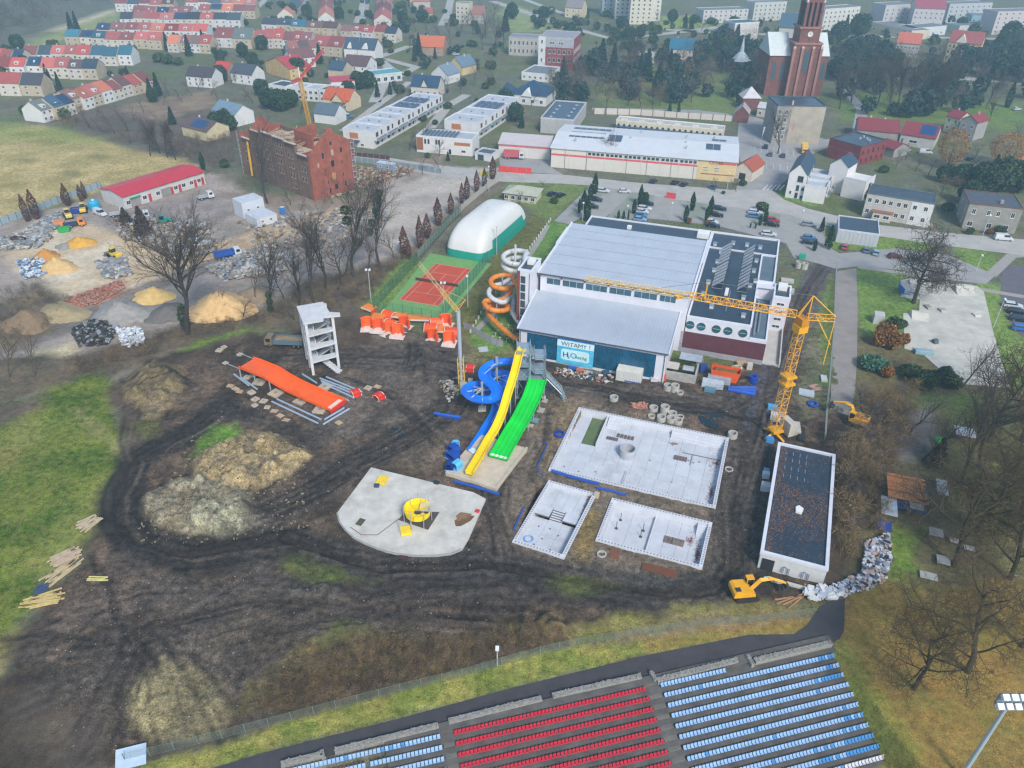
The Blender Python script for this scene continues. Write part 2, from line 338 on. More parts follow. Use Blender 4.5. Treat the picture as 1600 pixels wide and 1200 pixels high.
for q in(([(190,975),(225,1060),(235,1165)],9,6,40),([(200,975),(270,1070),(310,1150)],12,8,40),([(225,960),(310,1050),(355,1110)],12,10,45),([(290,982),(215,1005),(190,1060),(140,1160)],9,5,22),([(175,1005),(110,1000),(40,1020)],8,4,25),([(180,985),(175,930),(150,880)],6,5,20),([(230,985),(400,945),(640,965),(900,985)],20,12,34),([(340,1000),(480,960),(640,930),(800,930)],14,20,30),([(380,1060),(440,1010),(560,960)],9,10,30),([(345,640),(265,690),(215,718),(188,765),(186,812),(215,850),(290,868),(440,845),(560,880)],16,12,14),([(420,800),(500,760),(560,720),(640,680),(700,640),(730,590)],20,14,18),([(520,872),(600,890),(760,885),(900,908),(1040,932),(1120,925),(1160,880),(1155,800),(1175,720)],20,14,16),([(1160,780),(1175,720),(1205,620),(1235,540),(1262,470),(1290,420)],18,12,12),([(450,560),(560,552),(700,562),(900,600),(1040,625),(1130,640),(1190,610)],18,12,14),([(1185,660),(1130,645),(1040,632),(930,610)],9,8,14),([(200,600),(260,580),(300,600)],14,26,20),([(210,640),(195,690),(200,720)],8,20,14),([(790,680),(770,780),(790,870)],10,14,20),([(860,640),(850,700),(830,750)],9,10,14),([(1130,720),(1125,800),(1130,880)],9,14,14),([(560,600),(620,620),(690,700)],9,30,30),([(640,540),(655,560),(650,590)],10,10,16)):ruts(*q,seed=int(q[0][0][0]+q[0][0][1]))
zone([(235,1062),(262,1030),(300,1040),(355,1085),(345,1125),(300,1150),(250,1162),(222,1120)],'a79a70','8f835f',1.2,2.5,2.5,.2,al=.6)
zone([(280,1010),(310,1000),(420,950),(430,960),(340,1030)],'6f6450','5a5145',1.5,2,3,.1,al=.5)
ruts([(262,1015),(285,1080),(300,1150)],14,12,50,501,.4,.4);ruts([(300,1020),(330,1060),(350,1100)],7,8,18,502,.4,.4)
zone([(310,1000),(420,958),(640,958),(560,1005),(450,1050),(395,1100),(360,1070)],'5f554b','4f4640',3,4,3,.1,al=.55);ruts([(320,1010),(420,985),(560,965),(680,965)],12,16,22,503,.45,.4)
for px in([(318,690),(345,662),(370,660),(378,680),(350,695),(310,712)],):zone(px,'4d7a22','5c8a2c',1,2,3,1)
for px in([(455,892),(540,885),(580,910),(480,905)],[(430,870),(480,878),(520,895),(440,890)],[(860,915),(950,905),(960,920),(900,935)],[(210,660),(240,655),(240,680),(225,690)],[(530,960),(600,985),(640,1010),(600,1040),(520,1040),(440,1080),(380,1100),(470,1010)]):
 zone(px,'5f6a2c','4d5a2a',1.5,3,3,.8,al=.55)
zone([(370,1100),(470,1010),(560,985),(700,985),(820,965),(900,985),(910,1000),(800,1022),(640,1075),(480,1118)],'4c4032','6a563f',2,3,4,.5)
zone([(900,985),(960,960),(1030,965),(1060,955),(1250,940),(1290,950),(1270,975),(1010,1000),(900,1010)],'7e7a3c','8a8052',1.5,2,3,1)
zone([(960,990),(1080,975),(1260,955),(1270,975),(1000,1010)],'8a7f68','8d6f52',1.5,2,2,.6,.6)
zone([(-100,1320),(170,1205),(300,1178),(440,1132),(620,1080),(840,1018),(1000,1003),(1180,985),(1275,968),(1262,992),(1170,990),(1000,1025),(800,1074),(620,1122),(420,1172),(300,1215),(100,1290)],'75803a','96904a',.5,.8,3.5,1)
zone([(1000,1000),(1180,985),(1275,968),(1262,992),(1170,992),(1010,1020)],'8c7a42','7c7a3c',1.5,2,3,1,.8)
zone([(565,480),(612,420),(648,392),(675,398),(606,488),(600,492)],'6d8744','5f7a3a',1.5,1.5,4,1)
zone([(700,515),(760,420),(835,330),(865,345),(745,520),(735,530)],'57592f','676338',.8,.6,4,.8)
zone([(735,522),(790,440),(860,345),(892,352),(884,378),(815,490),(810,552),(765,560),(735,540)],'52803a','64883f',.8,.6,4,1)
zone([(728,530),(760,552),(806,540),(806,560),(760,580),(725,560)],'847a55','6d6a45',1.5,2,3,.6,al=.8)
zone([(640,395),(700,330),(785,275),(795,285),(715,345),(660,410)],'6e6458','7a6e60',1,1,4,.2)
zone([(785,278),(930,284),(900,310),(858,350),(835,330),(800,310)],'6b7d45','5f7340',1,1.5,4,.9)
zone([(1262,520),(1306,425),(1305,520),(1300,640),(1248,660),(1245,600)],'565740','6f6a58',1.2,2,3,.4)
zone([(1283,470),(1300,430),(1304,520),(1296,600),(1282,600)],'557a2f','6b7a42',1,1.5,3,.9,al=.8)
zone([(1335,420),(1412,424),(1410,460),(1440,470),(1412,500),(1410,545),(1345,520)],'5f803a','6d8a44',.6,.5,5,1)
zone([(1525,440),(1590,452),(1560,470),(1590,525),(1700,545),(1700,700),(1590,660),(1560,570)],'6a883e','78904a',.8,.8,5,1)
zone([(1336,520),(1400,540),(1470,560),(1560,600),(1700,640),(1700,1400),(1420,1400),(1300,1012),(1322,935),(1335,880),(1345,760),(1338,640)],'5c5740','6b6448',2,2.5,5,.5,.15)
zone([(1425,610),(1560,620),(1600,660),(1500,660),(1470,640),(1430,640)],'607e38','6d823f',1.2,2,4,1)
zone([(1415,640),(1458,634),(1464,690),(1440,720),(1400,720)],'837e77','77726a',1,1,4,0)
zone([(1385,815),(1440,830),(1432,890),(1420,918),(1370,912)],'64822f','76853e',1.2,2,4,1)
zone([(1480,640),(1700,640),(1700,900),(1560,900),(1500,800)],'5d6838','6b6a45',3,4,6,.7,.15,al=.8)
zone([(1325,930),(1390,905),(1480,925),(1560,910),(1700,930),(1700,1400),(1400,1400),(1298,1015)],'767038','8f7a40',2,3,4,.9,1)
for px in([(1300,1010),(1325,1000),(1360,1080),(1380,1130),(1365,1130)],[(1310,1080),(1380,1075),(1440,1170),(1420,1230)],[(1345,910),(1365,920),(1350,930),(1330,935)]):zone(px,'667a30','76803a',1.5,2,3,1,.35,al=.7)
zone([(940,110),(1040,100),(1160,120),(1200,175),(1150,185),(1060,178),(930,165)],'5f7a38','6d7a45',4,5,12,.9,al=.8)
zone([(1030,25),(1170,22),(1185,35),(1130,45),(1030,45)],'8a9a55','7d9050',4,3,10,.9)
zone([(800,5),(850,25),(890,40),(860,50),(800,50),(775,20)],'8d9468','7d8a58',4,4,10,.9)
zone([(1300,150),(1400,145),(1600,160),(1600,205),(1480,195),(1310,190)],'5a7538','66783f',4,5,10,.9)
zone([(1210,300),(1235,298),(1290,318),(1270,322),(1225,312)],'5c8036',None,.5,.4,4,1)
zone([(1280,345),(1335,352),(1400,382),(1385,392),(1310,390),(1284,385)],'5c7c38','6a8440',.5,.4,4,1)
zone([(1376,396),(1384,362),(1420,366),(1470,376),(1440,396),(1400,392)],'5c7c38','6a8440',.5,.5,4,1)
zone([(1490,384),(1548,390),(1566,420),(1525,426),(1500,412)],'5c7c38','6a8440',.5,.6,4,1)
zone([(1180,212),(1262,210),(1262,222),(1180,226)],'4f7a34',None,.5,.4,4,1)
ST_A,ST_TH=Vector((46.66,72.49,0)),R(15.02)
ST_U=Vector((math.cos(ST_TH),math.sin(ST_TH),0));ST_N=Vector((math.sin(ST_TH),-math.cos(ST_TH),0))
du=(XX-ST_A.x)*ST_U.x+(YY-ST_A.y)*ST_U.y;dn=(XX-ST_A.x)*ST_N.x+(YY-ST_A.y)*ST_N.y
Z-=np.clip(dn+2.2,0,14)*.3*np.clip((1.2-du)/1.5,0,1)+np.where((dn>-2.0)&(du<0),.35,0)
far=np.clip((YY-175)/30,0,1);Z*=1-np.clip((YY-180)/20,0,1)
for px in([(520,803),(545,842),(640,876),(725,868),(768,778),(578,726)],[(690,738),(776,770),(812,716),(735,690)]):
 sl,d=sdf(px,2);Z[sl]=np.where(d>-.5,np.minimum(Z[sl],-.05),Z[sl])
for px in([(860,732.5),(1116,791),(1138.8,685),(910,638.8)],[(933.8,842.5),(1095,885),(1111,817.5),(958.8,781)],[(803.8,845),(880,868.8),(922.5,770),(837.5,751)]):
 sl,d=sdf(px,2);Z[sl]=np.where(d>.12,-3.2,np.where(d>-1.5,np.minimum(Z[sl],.02),Z[sl]))
def GZ(x,y):
 i=min(max(np.searchsorted(gx,x),1),NX-1);j=min(max(np.searchsorted(gy,y),1),NY-1)
 return float(Z[j,i])
me=bpy.data.meshes.new('ground')
vv=np.stack([XX,YY,Z],-1).reshape(-1,3)
idx=np.arange(NX*NY).reshape(NY,NX);ff=np.stack([idx[:-1,:-1],idx[:-1,1:],idx[1:,1:],idx[1:,:-1]],-1).reshape(-1,4)
me.vertices.add(len(vv));me.vertices.foreach_set('co',vv.ravel())
me.loops.add(ff.size);me.loops.foreach_set('vertex_index',ff.ravel());me.polygons.add(len(ff))
me.polygons.foreach_set('loop_start',np.arange(0,ff.size,4));me.polygons.foreach_set('loop_total',np.full(len(ff),4));me.polygons.foreach_set('use_smooth',np.ones(len(ff),bool))
me.update();me.validate()
at=me.attributes.new('soil','FLOAT_COLOR','POINT');at.data.foreach_set('color',np.concatenate([col.reshape(-1,3),np.ones((len(vv),1))],1).ravel().astype(np.float32))
at=me.attributes.new('cover','FLOAT_COLOR','POINT');at.data.foreach_set('color',np.stack([leaf,grs,MUD,grs*0+1],-1).ravel().astype(np.float32))
gm=bpy.data.materials.new('soil_and_grass');gm.use_nodes=True
n=gm.node_tree.nodes;l=gm.node_tree.links;p=n['Principled BSDF'];p.inputs['Roughness'].default_value=.9;p.inputs['Specular IOR Level'].default_value=.15
def nd(t,**kw):
 q=n.new(t)
 for k_,v_ in kw.items():setattr(q,k_,v_)
 return q
a1=nd('ShaderNodeAttribute',attribute_name='soil');a2=nd('ShaderNodeAttribute',attribute_name='cover');ge=nd('ShaderNodeNewGeometry');se=nd('ShaderNodeSeparateColor');l.new(a2.outputs['Color'],se.inputs[0])
def noise(s_,det=6,ro=.65):
 q=nd('ShaderNodeTexNoise');q.inputs['Scale'].default_value=s_;q.inputs['Detail'].default_value=det;q.inputs['Roughness'].default_value=ro;l.new(ge.outputs['Position'],q.inputs['Vector']);return q
def rng(src,a,b,c,d):
 q=nd('ShaderNodeMapRange');l.new(src,q.inputs[0])
 for i,v_ in enumerate((a,b,c,d)):q.inputs[i+1].default_value=v_
 return q.outputs[0]
def mixn(f_,A,Bc,bt='MIX'):
 q=nd('ShaderNodeMix',data_type='RGBA',blend_type=bt)
 for i,v_ in((0,f_),(6,A),(7,Bc)):
  if hasattr(v_,'links')or hasattr(v_,'is_linked'):l.new(v_,q.inputs[i])
  elif i==0:q.inputs[0].default_value=v_
  else:q.inputs[i].default_value=(*v_,1)
 return q.outputs[2]
n1=noise(.9,8,.7);n2=noise(4.5,5,.7);n3=noise(.13,6,.6)
am=nd('ShaderNodeMath',operation='MAXIMUM');l.new(se.outputs[1],am.inputs[0]);l.new(se.outputs[2],am.inputs[1]);amt=rng(am.outputs[0],0,1,.42,1)
c=mixn(amt,a1.outputs['Color'],mixn(1.,a1.outputs['Color'],rng(n1.outputs[0],.33,.67,.42,1.55),'MULTIPLY'))
c=mixn(amt,c,mixn(1.,c,rng(n2.outputs[0],.34,.66,.4,1.6),'MULTIPLY'))
c=mixn(1.,c,rng(n3.outputs[0],.3,.7,.8,1.2),'MULTIPLY')
gf=nd('ShaderNodeMath',operation='MULTIPLY');l.new(se.outputs[1],gf.inputs[0]);l.new(rng(noise(.5,8,.8).outputs[0],.45,.62,0,.5),gf.inputs[1])
c=mixn(gf.outputs[0],c,lin('8f8a4a'))
lf=nd('ShaderNodeMath',operation='MULTIPLY');l.new(se.outputs[0],lf.inputs[0]);l.new(rng(noise(5.5,3,.8).outputs[0],.47,.56,0,.8),lf.inputs[1])
lm=nd('ShaderNodeMath',operation='MULTIPLY');l.new(lf.outputs[0],lm.inputs[0]);l.new(rng(noise(.16,4,.6).outputs[0],.35,.6,.25,1),lm.inputs[1])
c=mixn(lm.outputs[0],c,mixn(n1.outputs[0],lin('8a5426'),lin('b88048')));l.new(c,p.inputs['Base Color'])
bu=nd('ShaderNodeBump');bu.inputs['Strength'].default_value=1.0;bu.inputs['Distance'].default_value=.12;l.new(n2.outputs[0],bu.inputs['Height']);l.new(bu.outputs[0],p.inputs['Normal'])
me.materials.append(gm);OB('ground',me,kind='structure',label='muddy building ground, meadow and town land')
def sheet(name,px,z,mat,label,curve=False):
 b=B(mat);P=gpts(px);b.add([(p_[0],p_[1],z)for p_ in P]+[(p_[0],p_[1],z-.25)for p_ in P],[tuple(range(len(P)))]+[(i,(i+1)%len(P),len(P)+(i+1)%len(P),len(P)+i)for i in range(len(P))])
 return b.o(name,kind='structure',label=label)
def ribbon(name,px,wid,z,mat,label,kerb=None):
 P=[Vector((*q,z))for q in gpts(px)];Lp,Rp=[],[]
 for i,p_ in enumerate(P):
  t=(P[min(i+1,len(P)-1)]-P[max(i-1,0)]).normalized();nn=Vector((-t.y,t.x,0))*wid/2
  Lp.append(p_+nn);Rp.append(p_-nn)
 b=B(mat);b.ring(Rp,Lp);b.add([],[])
 if kerb:
  b.m(kerb)
  for S_,sg in((Lp,1),(Rp,-1)):
   b.tube([Vector((q.x,q.y,z+.03))for q in S_],.12,4)
 return b.o(name,kind='structure',label=label)
ASPH=M('959390',.85,.12,.3,0,.1,.35);ASPH2=M('a8a59e',.85,.12,.25,0,.1,.3);PATH=M('403e41',.85,.2,.5,0,.2,.2);BAY=M('858a7b',.9,.15,.5,0,.1);KERB=M('a5a29b')
WHITE=M('dcdcd8',.6,.06);WHT=M('cfd0cc',.7,.1,.4)
_wm={}
SIDE={'f':0,'r':math.pi/2,'b':math.pi,'l':-math.pi/2}
def win_mesh(w_,h_,frame,glass,div,deep,pane):
 k=(w_,h_,frame,glass,div,deep,pane)
 if k in _wm:return _wm[k]
 t=min(.09,w_*.1);b=B(frame)
 b.box(-w_/2,-.06,0,-w_/2+t,.02,h_);b.box(w_/2-t,-.06,0,w_/2,.02,h_);b.box(-w_/2+t,-.06,0,w_/2-t,.02,t);b.box(-w_/2+t,-.06,h_-t,w_/2-t,.02,h_)
 for i in range(1,div):x=-w_/2+w_*i/div;b.box(x-t*.35,-.05,t,x+t*.35,.02,h_-t)
 if deep:b.box(-w_/2-.08,-.16,-.07,w_/2+.08,0.02,-.002)
 p_=B(glass);p_.box(-w_/2+t,-.02,t,w_/2-t,.01,h_-t)
 if not pane:
  b.m(glass);b.box(-w_/2+t,-.02,t,w_/2-t,.01,h_-t);r_=(b.mesh('window'),None)
 else:r_=(b.mesh('window_frame'),p_.mesh('pane'))
 _wm[k]=r_;return r_
def WIN(par,x,y,z,w_,h_,side='f',frame=None,glass=None,div=2,deep=True,pane=False,name='window'):
 a_,b_=win_mesh(round(w_,2),round(h_,2),frame or WHITE,glass or GL(),div,deep,pane)
 o_=OB(name,a_,par,(x,y,z),SIDE[side]if isinstance(side,str)else side)
 if b_:OB('pane',b_,o_)
 return o_
def WALLWIN(par,L,D,side,n_,zs,w_,h_,m0=None,m1=None,**kw):
 Lw=L if side in 'fb' else D;m0=m0 if m0 is not None else Lw/n_/2;m1=m1 if m1 is not None else m0
 for i in range(n_):
  q=m0+(Lw-m0-m1)*(i/max(n_-1,1)if n_>1 else .5)
  for z in zs:
   x,y={'f':(q,0),'b':(L-q,D),'l':(0,D-q),'r':(L,q)}[side]
   WIN(par,x,y,z,w_,h_,side,**kw)
def CORN(b,L,D,z0,z1,t=.35,o=.0):
 b.box(-o,-o,z0,L+o,t-o,z1);b.box(-o,D-t+o,z0,L+o,D+o,z1);b.box(-o,t-o,z0,t-o,D-t+o,z1);b.box(L-t+o,t-o,z0,L+o,D-t+o,z1)
def FLAT(name,label,cat,h,a,b_,c=None,D=None,wall=None,roof=None,par=None,ph=.5,pt=.35,group=None,plinth=None):
 r_=Rect(h,a,b_,c,D);t=T(name,label,cat,r_.A,r_.rz,group)
 w_=B(wall or WHT);w_.box(0,0,0,r_.L,r_.D,h-ph-.2);w_.o('wall',t)
 q=B(roof or ROOFD);q.box(pt,pt,h-ph-.2,r_.L-pt,r_.D-pt,h-ph);q.o('roof',t)
 q=B(par or WHT);CORN(q,r_.L,r_.D,h-ph-.2,h,pt,.03);q.o('parapet',t)
 if plinth:q=B(plinth);q.box(-.04,-.04,-.3,r_.L+.04,r_.D+.04,.5);q.o('plinth',t)
 return t,r_
ROOFD=M('2c3a46',.3,.3,.25,0,.08,.5);TILE=lambda h:M(h,.8,.2,1.2,0,.25,.2)
def GABLE(name,label,cat,h,rect,wall,roof,rh,ridge='x',o=.35,group=None,chim=1,sub_mat=None,hip=0):
 t=T(name,label,cat,rect.A,rect.rz,group);L,D=rect.L,rect.D
 w_=B(wall);rb=B(roof);k=.2
 if ridge=='x':
  w_.xprism([(0,-.3),(D,-.3),(D,h),(D/2,h+rh),(0,h)],0,L);s=rh/(D/2)
  for sg in(0,1):
   f=(lambda y:D-y)if sg else(lambda y:y)
   rb.xprism([(f(-o),h-o*s+.03),(f(D/2),h+rh+.03),(f(D/2),h+rh+.03+k),(f(-o),h-o*s+.03+k)],-o*.7,L+o*.7)
 else:
  w_.yprism([(0,-.3),(L,-.3),(L,h),(L/2,h+rh),(0,h)],0,D);s=rh/(L/2)
  for sg in(0,1):
   f=(lambda y:L-y)if sg else(lambda y:y)
   rb.yprism([(f(-o),h-o*s+.03),(f(L/2),h+rh+.03),(f(L/2),h+rh+.03+k),(f(-o),h-o*s+.03+k)],-o*.7,D+o*.7)
 w_.o('wall',t);ro=rb.o('roof',t)
 if chim:
  c=B(M('b9b0a6' if chim==1 else '8d4a3c',.9));cx,cy_=(L*.3,D*.55)if ridge=='x' else(L*.55,D*.6)
  c.box(cx-.3,cy_-.3,h+rh*.5,cx+.3,cy_+.3,h+rh+.9);c.o('chimney',ro)
 return t
HA=Rect(8.3,(808,513),(1041,553),depth=70)
hall=T('swimming_pool_hall','large pale indoor swimming hall with grey metal roofs and dark glass front','swimming hall',HA.A,HA.rz)
LIL=M('cfcfd6',.7,.07,.3,0,0,.12);TRIM=M('d3d6dd',.55,.05);SHEET=M('bac2ca',.5,.06,.25,.2,0,.12);SHEET2=M('b2bac4',.5,.06,.25,.2,0,.12);DGLASS=M('17506c',.12,.35,.35);DKTRIM=M('4a5058',.6);BRK=M('5c2f36',.85,.15,.8,0,.1,.2);RUST=M('7c3d33',.8)
b=B(LIL)
b.xprism([(2.2,-.4),(16.4,-.4),(16.4,9.85),(2.2,7.45)],.55,32.9)
b.xprism([(1.75,-.4),(16.4,-.4),(16.4,9.9),(1.75,7.35)],0,.55);b.xprism([(1.75,-.4),(16.4,-.4),(16.4,9.9),(1.75,7.35)],32.9,33.4)
b.o('wall',hall)
for q in((.55,6.6,32.9,7.4),(.55,-.2,32.9,.5),(.55,.5,1.8,6.6),(31.2,.5,32.9,6.6)):B(LIL).box(q[0],1.78,q[1],q[2],2.197,q[3]).o('facade_frame',hall)
pm=B(DGLASS).box(0,0,0,1.76,.06,1.47).mesh('glass_pane')
for i in range(16):
 for j in range(4):OB('glass_pane',pm,hall,(1.82+i*1.838,1.9,.52+j*1.52))
def shed(x0,x1,y0,y1,z0,z1,mat,step=.75,th=.16):
 b=B(mat);sl_=(z1-z0)/(y1-y0);b.xprism([(y0,z0),(y1,z1),(y1,z1+th),(y0,z0+th)],x0,x1)
 k=int((x1-x0)/step)
 for i in range(1,k):
  x=x0+i*step;b.xprism([(y0+.02,z0+th),(y1,z1+th),(y1,z1+th+.05),(y0+.02,z0+th+.05)],x-.03,x+.03)
 return b
shed(-.25,33.75,1.35,16.35,7.38,10,SHEET2).o('lower_roof',hall)
B(DKTRIM).box(-.3,1.2,7.22,33.8,1.35,7.52).o('gutter',hall)
for x in(33.1,.3):B(DKTRIM).tube([(x,1.6,7.3),(x,1.6,0)],.07).o('downpipe',hall)
for x in(-.5,33.75):B(TRIM).xprism([(1.35,7.36),(16.35,9.98),(16.35,10.4),(1.35,7.78)],x,x+.25).o('roof_trim',hall)
b=B(LIL)
b.xprism([(16.4,-.4),(46.8,-.4),(46.8,15.3),(16.4,14.75)],.4,35.2);b.o('upper_wall',hall)
shed(.1,35.5,15.9,47.1,14.78,15.4,SHEET,.9).o('upper_roof',hall)
for x in(-.3,35.5):B(TRIM).xprism([(15.9,14.7),(47.2,15.3),(47.2,15.85),(15.9,15.25)],x,x+.42).o('roof_trim',hall)
for y in(21.5,27,32.5,38,43):B(M('96a0a9',.5,.05)).xprism([(y,14.95+(y-15.9)*.02),(y+.12,14.95+(y-15.9)*.02),(y+.12,15.02+(y-15.9)*.02),(y,15.02+(y-15.9)*.02)],.12,35.48).o('roof_joint',hall)
b=B(DKTRIM);b.box(-.3,15.72,14.55,35.95,15.9,14.85);b.o('upper_gutter',hall)
for x0,x1,k in((1.9,5.4,2),(5.8,11,3),(11.4,16.6,3),(17,22.3,3),(22.8,28.2,3),(28.7,32.5,3)):
 WIN(hall,(x0+x1)/2,16.4,12.1,x1-x0,1.7,'f',TRIM,M('3c5a68',.15,.4,.5),k,False,True)
for x in(.25,5.6,11.2,16.8,22.55,28.45):B(RUST).box(x-.15,15.95,14.0,x+.15,16.395,14.55).o('bracket',hall)
tw=B(LIL);tw.box(-3.8,12.0,-.4,-.42,19.3,16.6);tw.o('stair_tower',hall)
b=B(TRIM);b.box(-3.85,11.95,16.6,-.37,12.35,17.05);b.box(-3.85,18.95,16.6,-.37,19.35,17.05);b.box(-3.85,12.35,16.6,-3.45,18.95,17.05);b.box(-.77,12.35,16.6,-.37,18.95,17.05);b.o('parapet',hall)
b=B(ROOFD);b.box(-3.45,12.35,16.6,-.77,18.95,16.7);b.o('tower_roof',hall)
b=B(WHITE);b.box(-2.7,15.6,16.7,-1.1,17.6,17.7);b.o('vent_box',hall)
b=B(RUST);b.box(-4.0,11.9,-.3,-3.3,11.998,16.5);b.box(-4.0,11.998,-.3,-3.802,12.9,16.5);b.o('brick_band',hall)
for j in range(7):WIN(hall,-2.55,12.0,.9+j*2.1,1.15,1.8,'f',DKTRIM,M('3f4f55',.15,.4),1,False,True)
b=B(DKTRIM);b.tube([(-1.0,11.9,16.2),(-1.0,11.9,9)],.07);b.o('downpipe',hall)
for nm,x0,y0,x1,y1,h in(('back_wing',.2,46.9,35.4,69.6,9.5),('annex',-7.2,58,-.0,70.5,4.6)):
 b=B(LIL);b.box(x0,y0,-.4,x1,y1,h-.5);b.o(nm+'_wall',hall)
 b=B(ROOFD);b.box(x0+.4,y0,h-.5,x1-.4,y1-.4,h-.38);b.o(nm+'_roof',hall)
 b=B(TRIM);b.box(x0-.03,y1-.4,h-.5,x1+.03,y1+.03,h);b.box(x0-.03,y0,h-.5,x0+.4,y1-.4,h);b.box(x1-.4,y0,h-.5,x1+.03,y1-.4,h);b.o('parapet',hall)
b=B(RUST);b.box(-7.4,57.9,-.2,-7.2,60.5,4.0);b.box(-7.2,57.9,-.2,-4.4,58,4.0);b.o('brick_band',hall)
WIN(hall,-3,58,1.2,1.6,1.4,'f');
sx0,sy0,sx1,sy1=35.42,16.4,53.6,69.6
b=B(LIL);b.box(sx0,sy0,5.5,sx1-4.2,sy1,9.0);b.box(sx1-4.2,38.6,5.5,sx1,sy1,9.0);b.box(sx1-4.2,sy0,5.5,sx1,38.6,6.0);b.o('side_wing_wall',hall)
b=B(BRK);b.box(sx0-.9,sy0,1.2,sx1,sy1,5.5);b.o('brick_wall',hall)
b=B(M('9a98a0',.9));b.box(sx0-.9,sy0-.06,-.5,sx1+.02,sy1,1.2);b.o('plinth',hall)
b=B(ROOFD);b.box(sx0+.4,sy0+.4,9.0,sx1-4.2,sy1-.4,9.08);b.box(sx1-4.2,58.4,9.0,sx1-.4,sy1-.4,9.08);b.o('side_roof',hall)
b=B(M('5a6a74',.5,.2,.3,0,0,.4));b.box(sx1-3.8,sy0+.4,6.0,sx1-.4,37.9,6.1);b.box(sx1-3.8,41.3,9.0,sx1-.4,57.7,9.06);b.o('terrace_floor',hall)
b=B(TRIM);H9=9.55
for q in((sx0-.03,sy0-.03,sx1-3.8,sy0+.4),(sx0-.03,sy1-.4,sx1+.03,sy1+.03),(sx0-.03,sy0+.4,sx0+.4,sy1-.4),(sx1-4.2,sy0+.4,sx1-3.8,38),(sx1-4.2,38,sx1+.03,38.5),(sx1-4.2,40.8,sx1+.03,41.3),(sx1-4.2,41.3,sx1-3.8,57.7),(sx1-4.2,57.7,sx1+.03,58.2),(sx1-.4,58.2,sx1+.03,sy1-.4),(sx1-.4,41.3,sx1+.03,57.7)):b.box(q[0],q[1],9.0,q[2],q[3],H9)
for q in((sx1-3.8,sy0-.03,sx1+.03,sy0+.3),(sx1-.35,sy0+.3,sx1+.03,38)):b.box(q[0],q[1],6.0,q[2],q[3],6.5)
b.box(sx0+.4,58.2,9.08,sx1-4.2,58.6,9.45);b.o('parapet',hall)
for x in(36.4,38.9,42.3,44.9,48.2):
 b=B(M('3c4a50',.5));b.lathe([(.98,-.05),(.98,.1),(.84,.1),(.84,-.05)],24,closed=True);b.m(M('2a5f66',.15,.4));b.lathe([(.84,0.02),(.01,.02)],24);b.m(M('8fb0b4',.4));b.ob((0,0,.05),(1.6,.12,.05))
 o_=b.o('round_window',hall,(x,sy0-.03,7.35));o_.rotation_euler=(R(90),0,0)
b=B(LIL);b.box(53.62,33.4,-.4,57.6,40.6,9.1);b.o('right_stair_wall',hall)
b=B(RUST);b.box(57.62,33.3,-.3,57.8,40.6,8.4);b.o('brick_band',hall)
b=B(ROOFD);b.box(54.0,33.8,9.1,57.2,40.2,9.2);b.o('stair_roof',hall)
b=B(TRIM);b.box(53.62,33.37,9.1,57.63,33.8,9.55);b.box(53.62,40.2,9.1,57.63,40.63,9.55);b.box(53.62,33.8,9.1,54.0,40.2,9.55);b.box(57.2,33.8,9.1,57.63,40.2,9.55);b.o('parapet',hall)
b=B(WHITE);b.box(54.5,37.6,9.2,56.6,40,10.3);b.o('vent_box',hall)
for j in range(4):WIN(hall,55.6,33.4,1.2+j*2.0,1.8,.8,'f',WHITE,GL('3a4248'),2,False,True)
b=B(M('b7b3ac',.9,.1));b.box(53.62,17,-.3,57.2,33.3,.35);b.box(57.2,16.8,-.3,57.5,33.3,1.3);b.o('loading_ramp',hall)
vm=B(M('c3cad0',.6));vm.box(-.45,-.45,0,.45,.45,.75);vm.m(M('7f8b94',.5));vm.box(-.55,-.55,.75,.55,.55,.85);vm=vm.mesh('roof_vent')
for x,y in((41.6,63),(45.3,63),(48.8,62.4),(39,55.8),(38.8,49.1),(38.6,43.4),(48.4,53.2),(48.2,46.5),(47.9,37.3),(46.9,30.2),(37,60.6),(49,40.5),(40.2,23),(38,36),(37.6,29),(47.6,21)):OB('roof_vent',vm,hall,(x,y,9.08))
b=B(M('8f9aa3',.4,.1,.5,.5))
b.tube([(43.5,22,9.3),(43.6,33,9.3)],.12);b.tube([(50.6,18,6.4),(50.6,36,6.4)],.25,8);b.tube([(51.4,20,6.4),(51.4,34,6.4)],.25,8);b.o('roof_duct',hall)
b=B(WHITE);b.box(42.4,30.6,9.08,43.2,34,9.6);b.box(31.6,64,9.12,34.8,67.5,10.4);b.box(12,63.6,9.12,13.2,64.8,10);b.o('air_handler',hall)
STL=M('9099a3',.4)
for nx,(x0,x1)in enumerate(((39.0,41.6),(45.0,47.4))):
 for y0,y1 in((33.6,46.2),(46.7,59.4)):
  for k in range(5):
   y=y0+.3+(y1-y0-.6)*k/4;B(STL).tube([(x0,y,9.1),(x1,y,9.1),(x1,y,11.3),(x0,y,9.2)],.06,4).o('rack_frame',hall)
  ar=hall
  k=6
  for i in range(k):
   ya,yb=y0+(y1-y0)*i/k+.06,y0+(y1-y0)*(i+1)/k-.06
   q=B(M('59626f',.22,.15,.5,.3));q.add([(x0,ya,9.35),(x0,yb,9.35),(x1,yb,11.45),(x1,ya,11.45),(x0,ya,9.27),(x0,yb,9.27),(x1,yb,11.37),(x1,ya,11.37)],[(0,3,2,1),(4,5,6,7),(0,1,5,4),(1,2,6,5),(2,3,7,6),(3,0,4,7)])
   q.m(M('aab3bc',.4))
   for f in(.25,.5,.75):
    yy=ya+(yb-ya)*f;q.beam((x0,yy,9.37),(x1,yy,11.47),.09)
   q.o('solar_collector',ar)
bn=T('welcome_banner','light blue banner reading WITAMY hung on the dark glass hall front','banner',HA.w(9.0,1.62,.3),HA.rz)
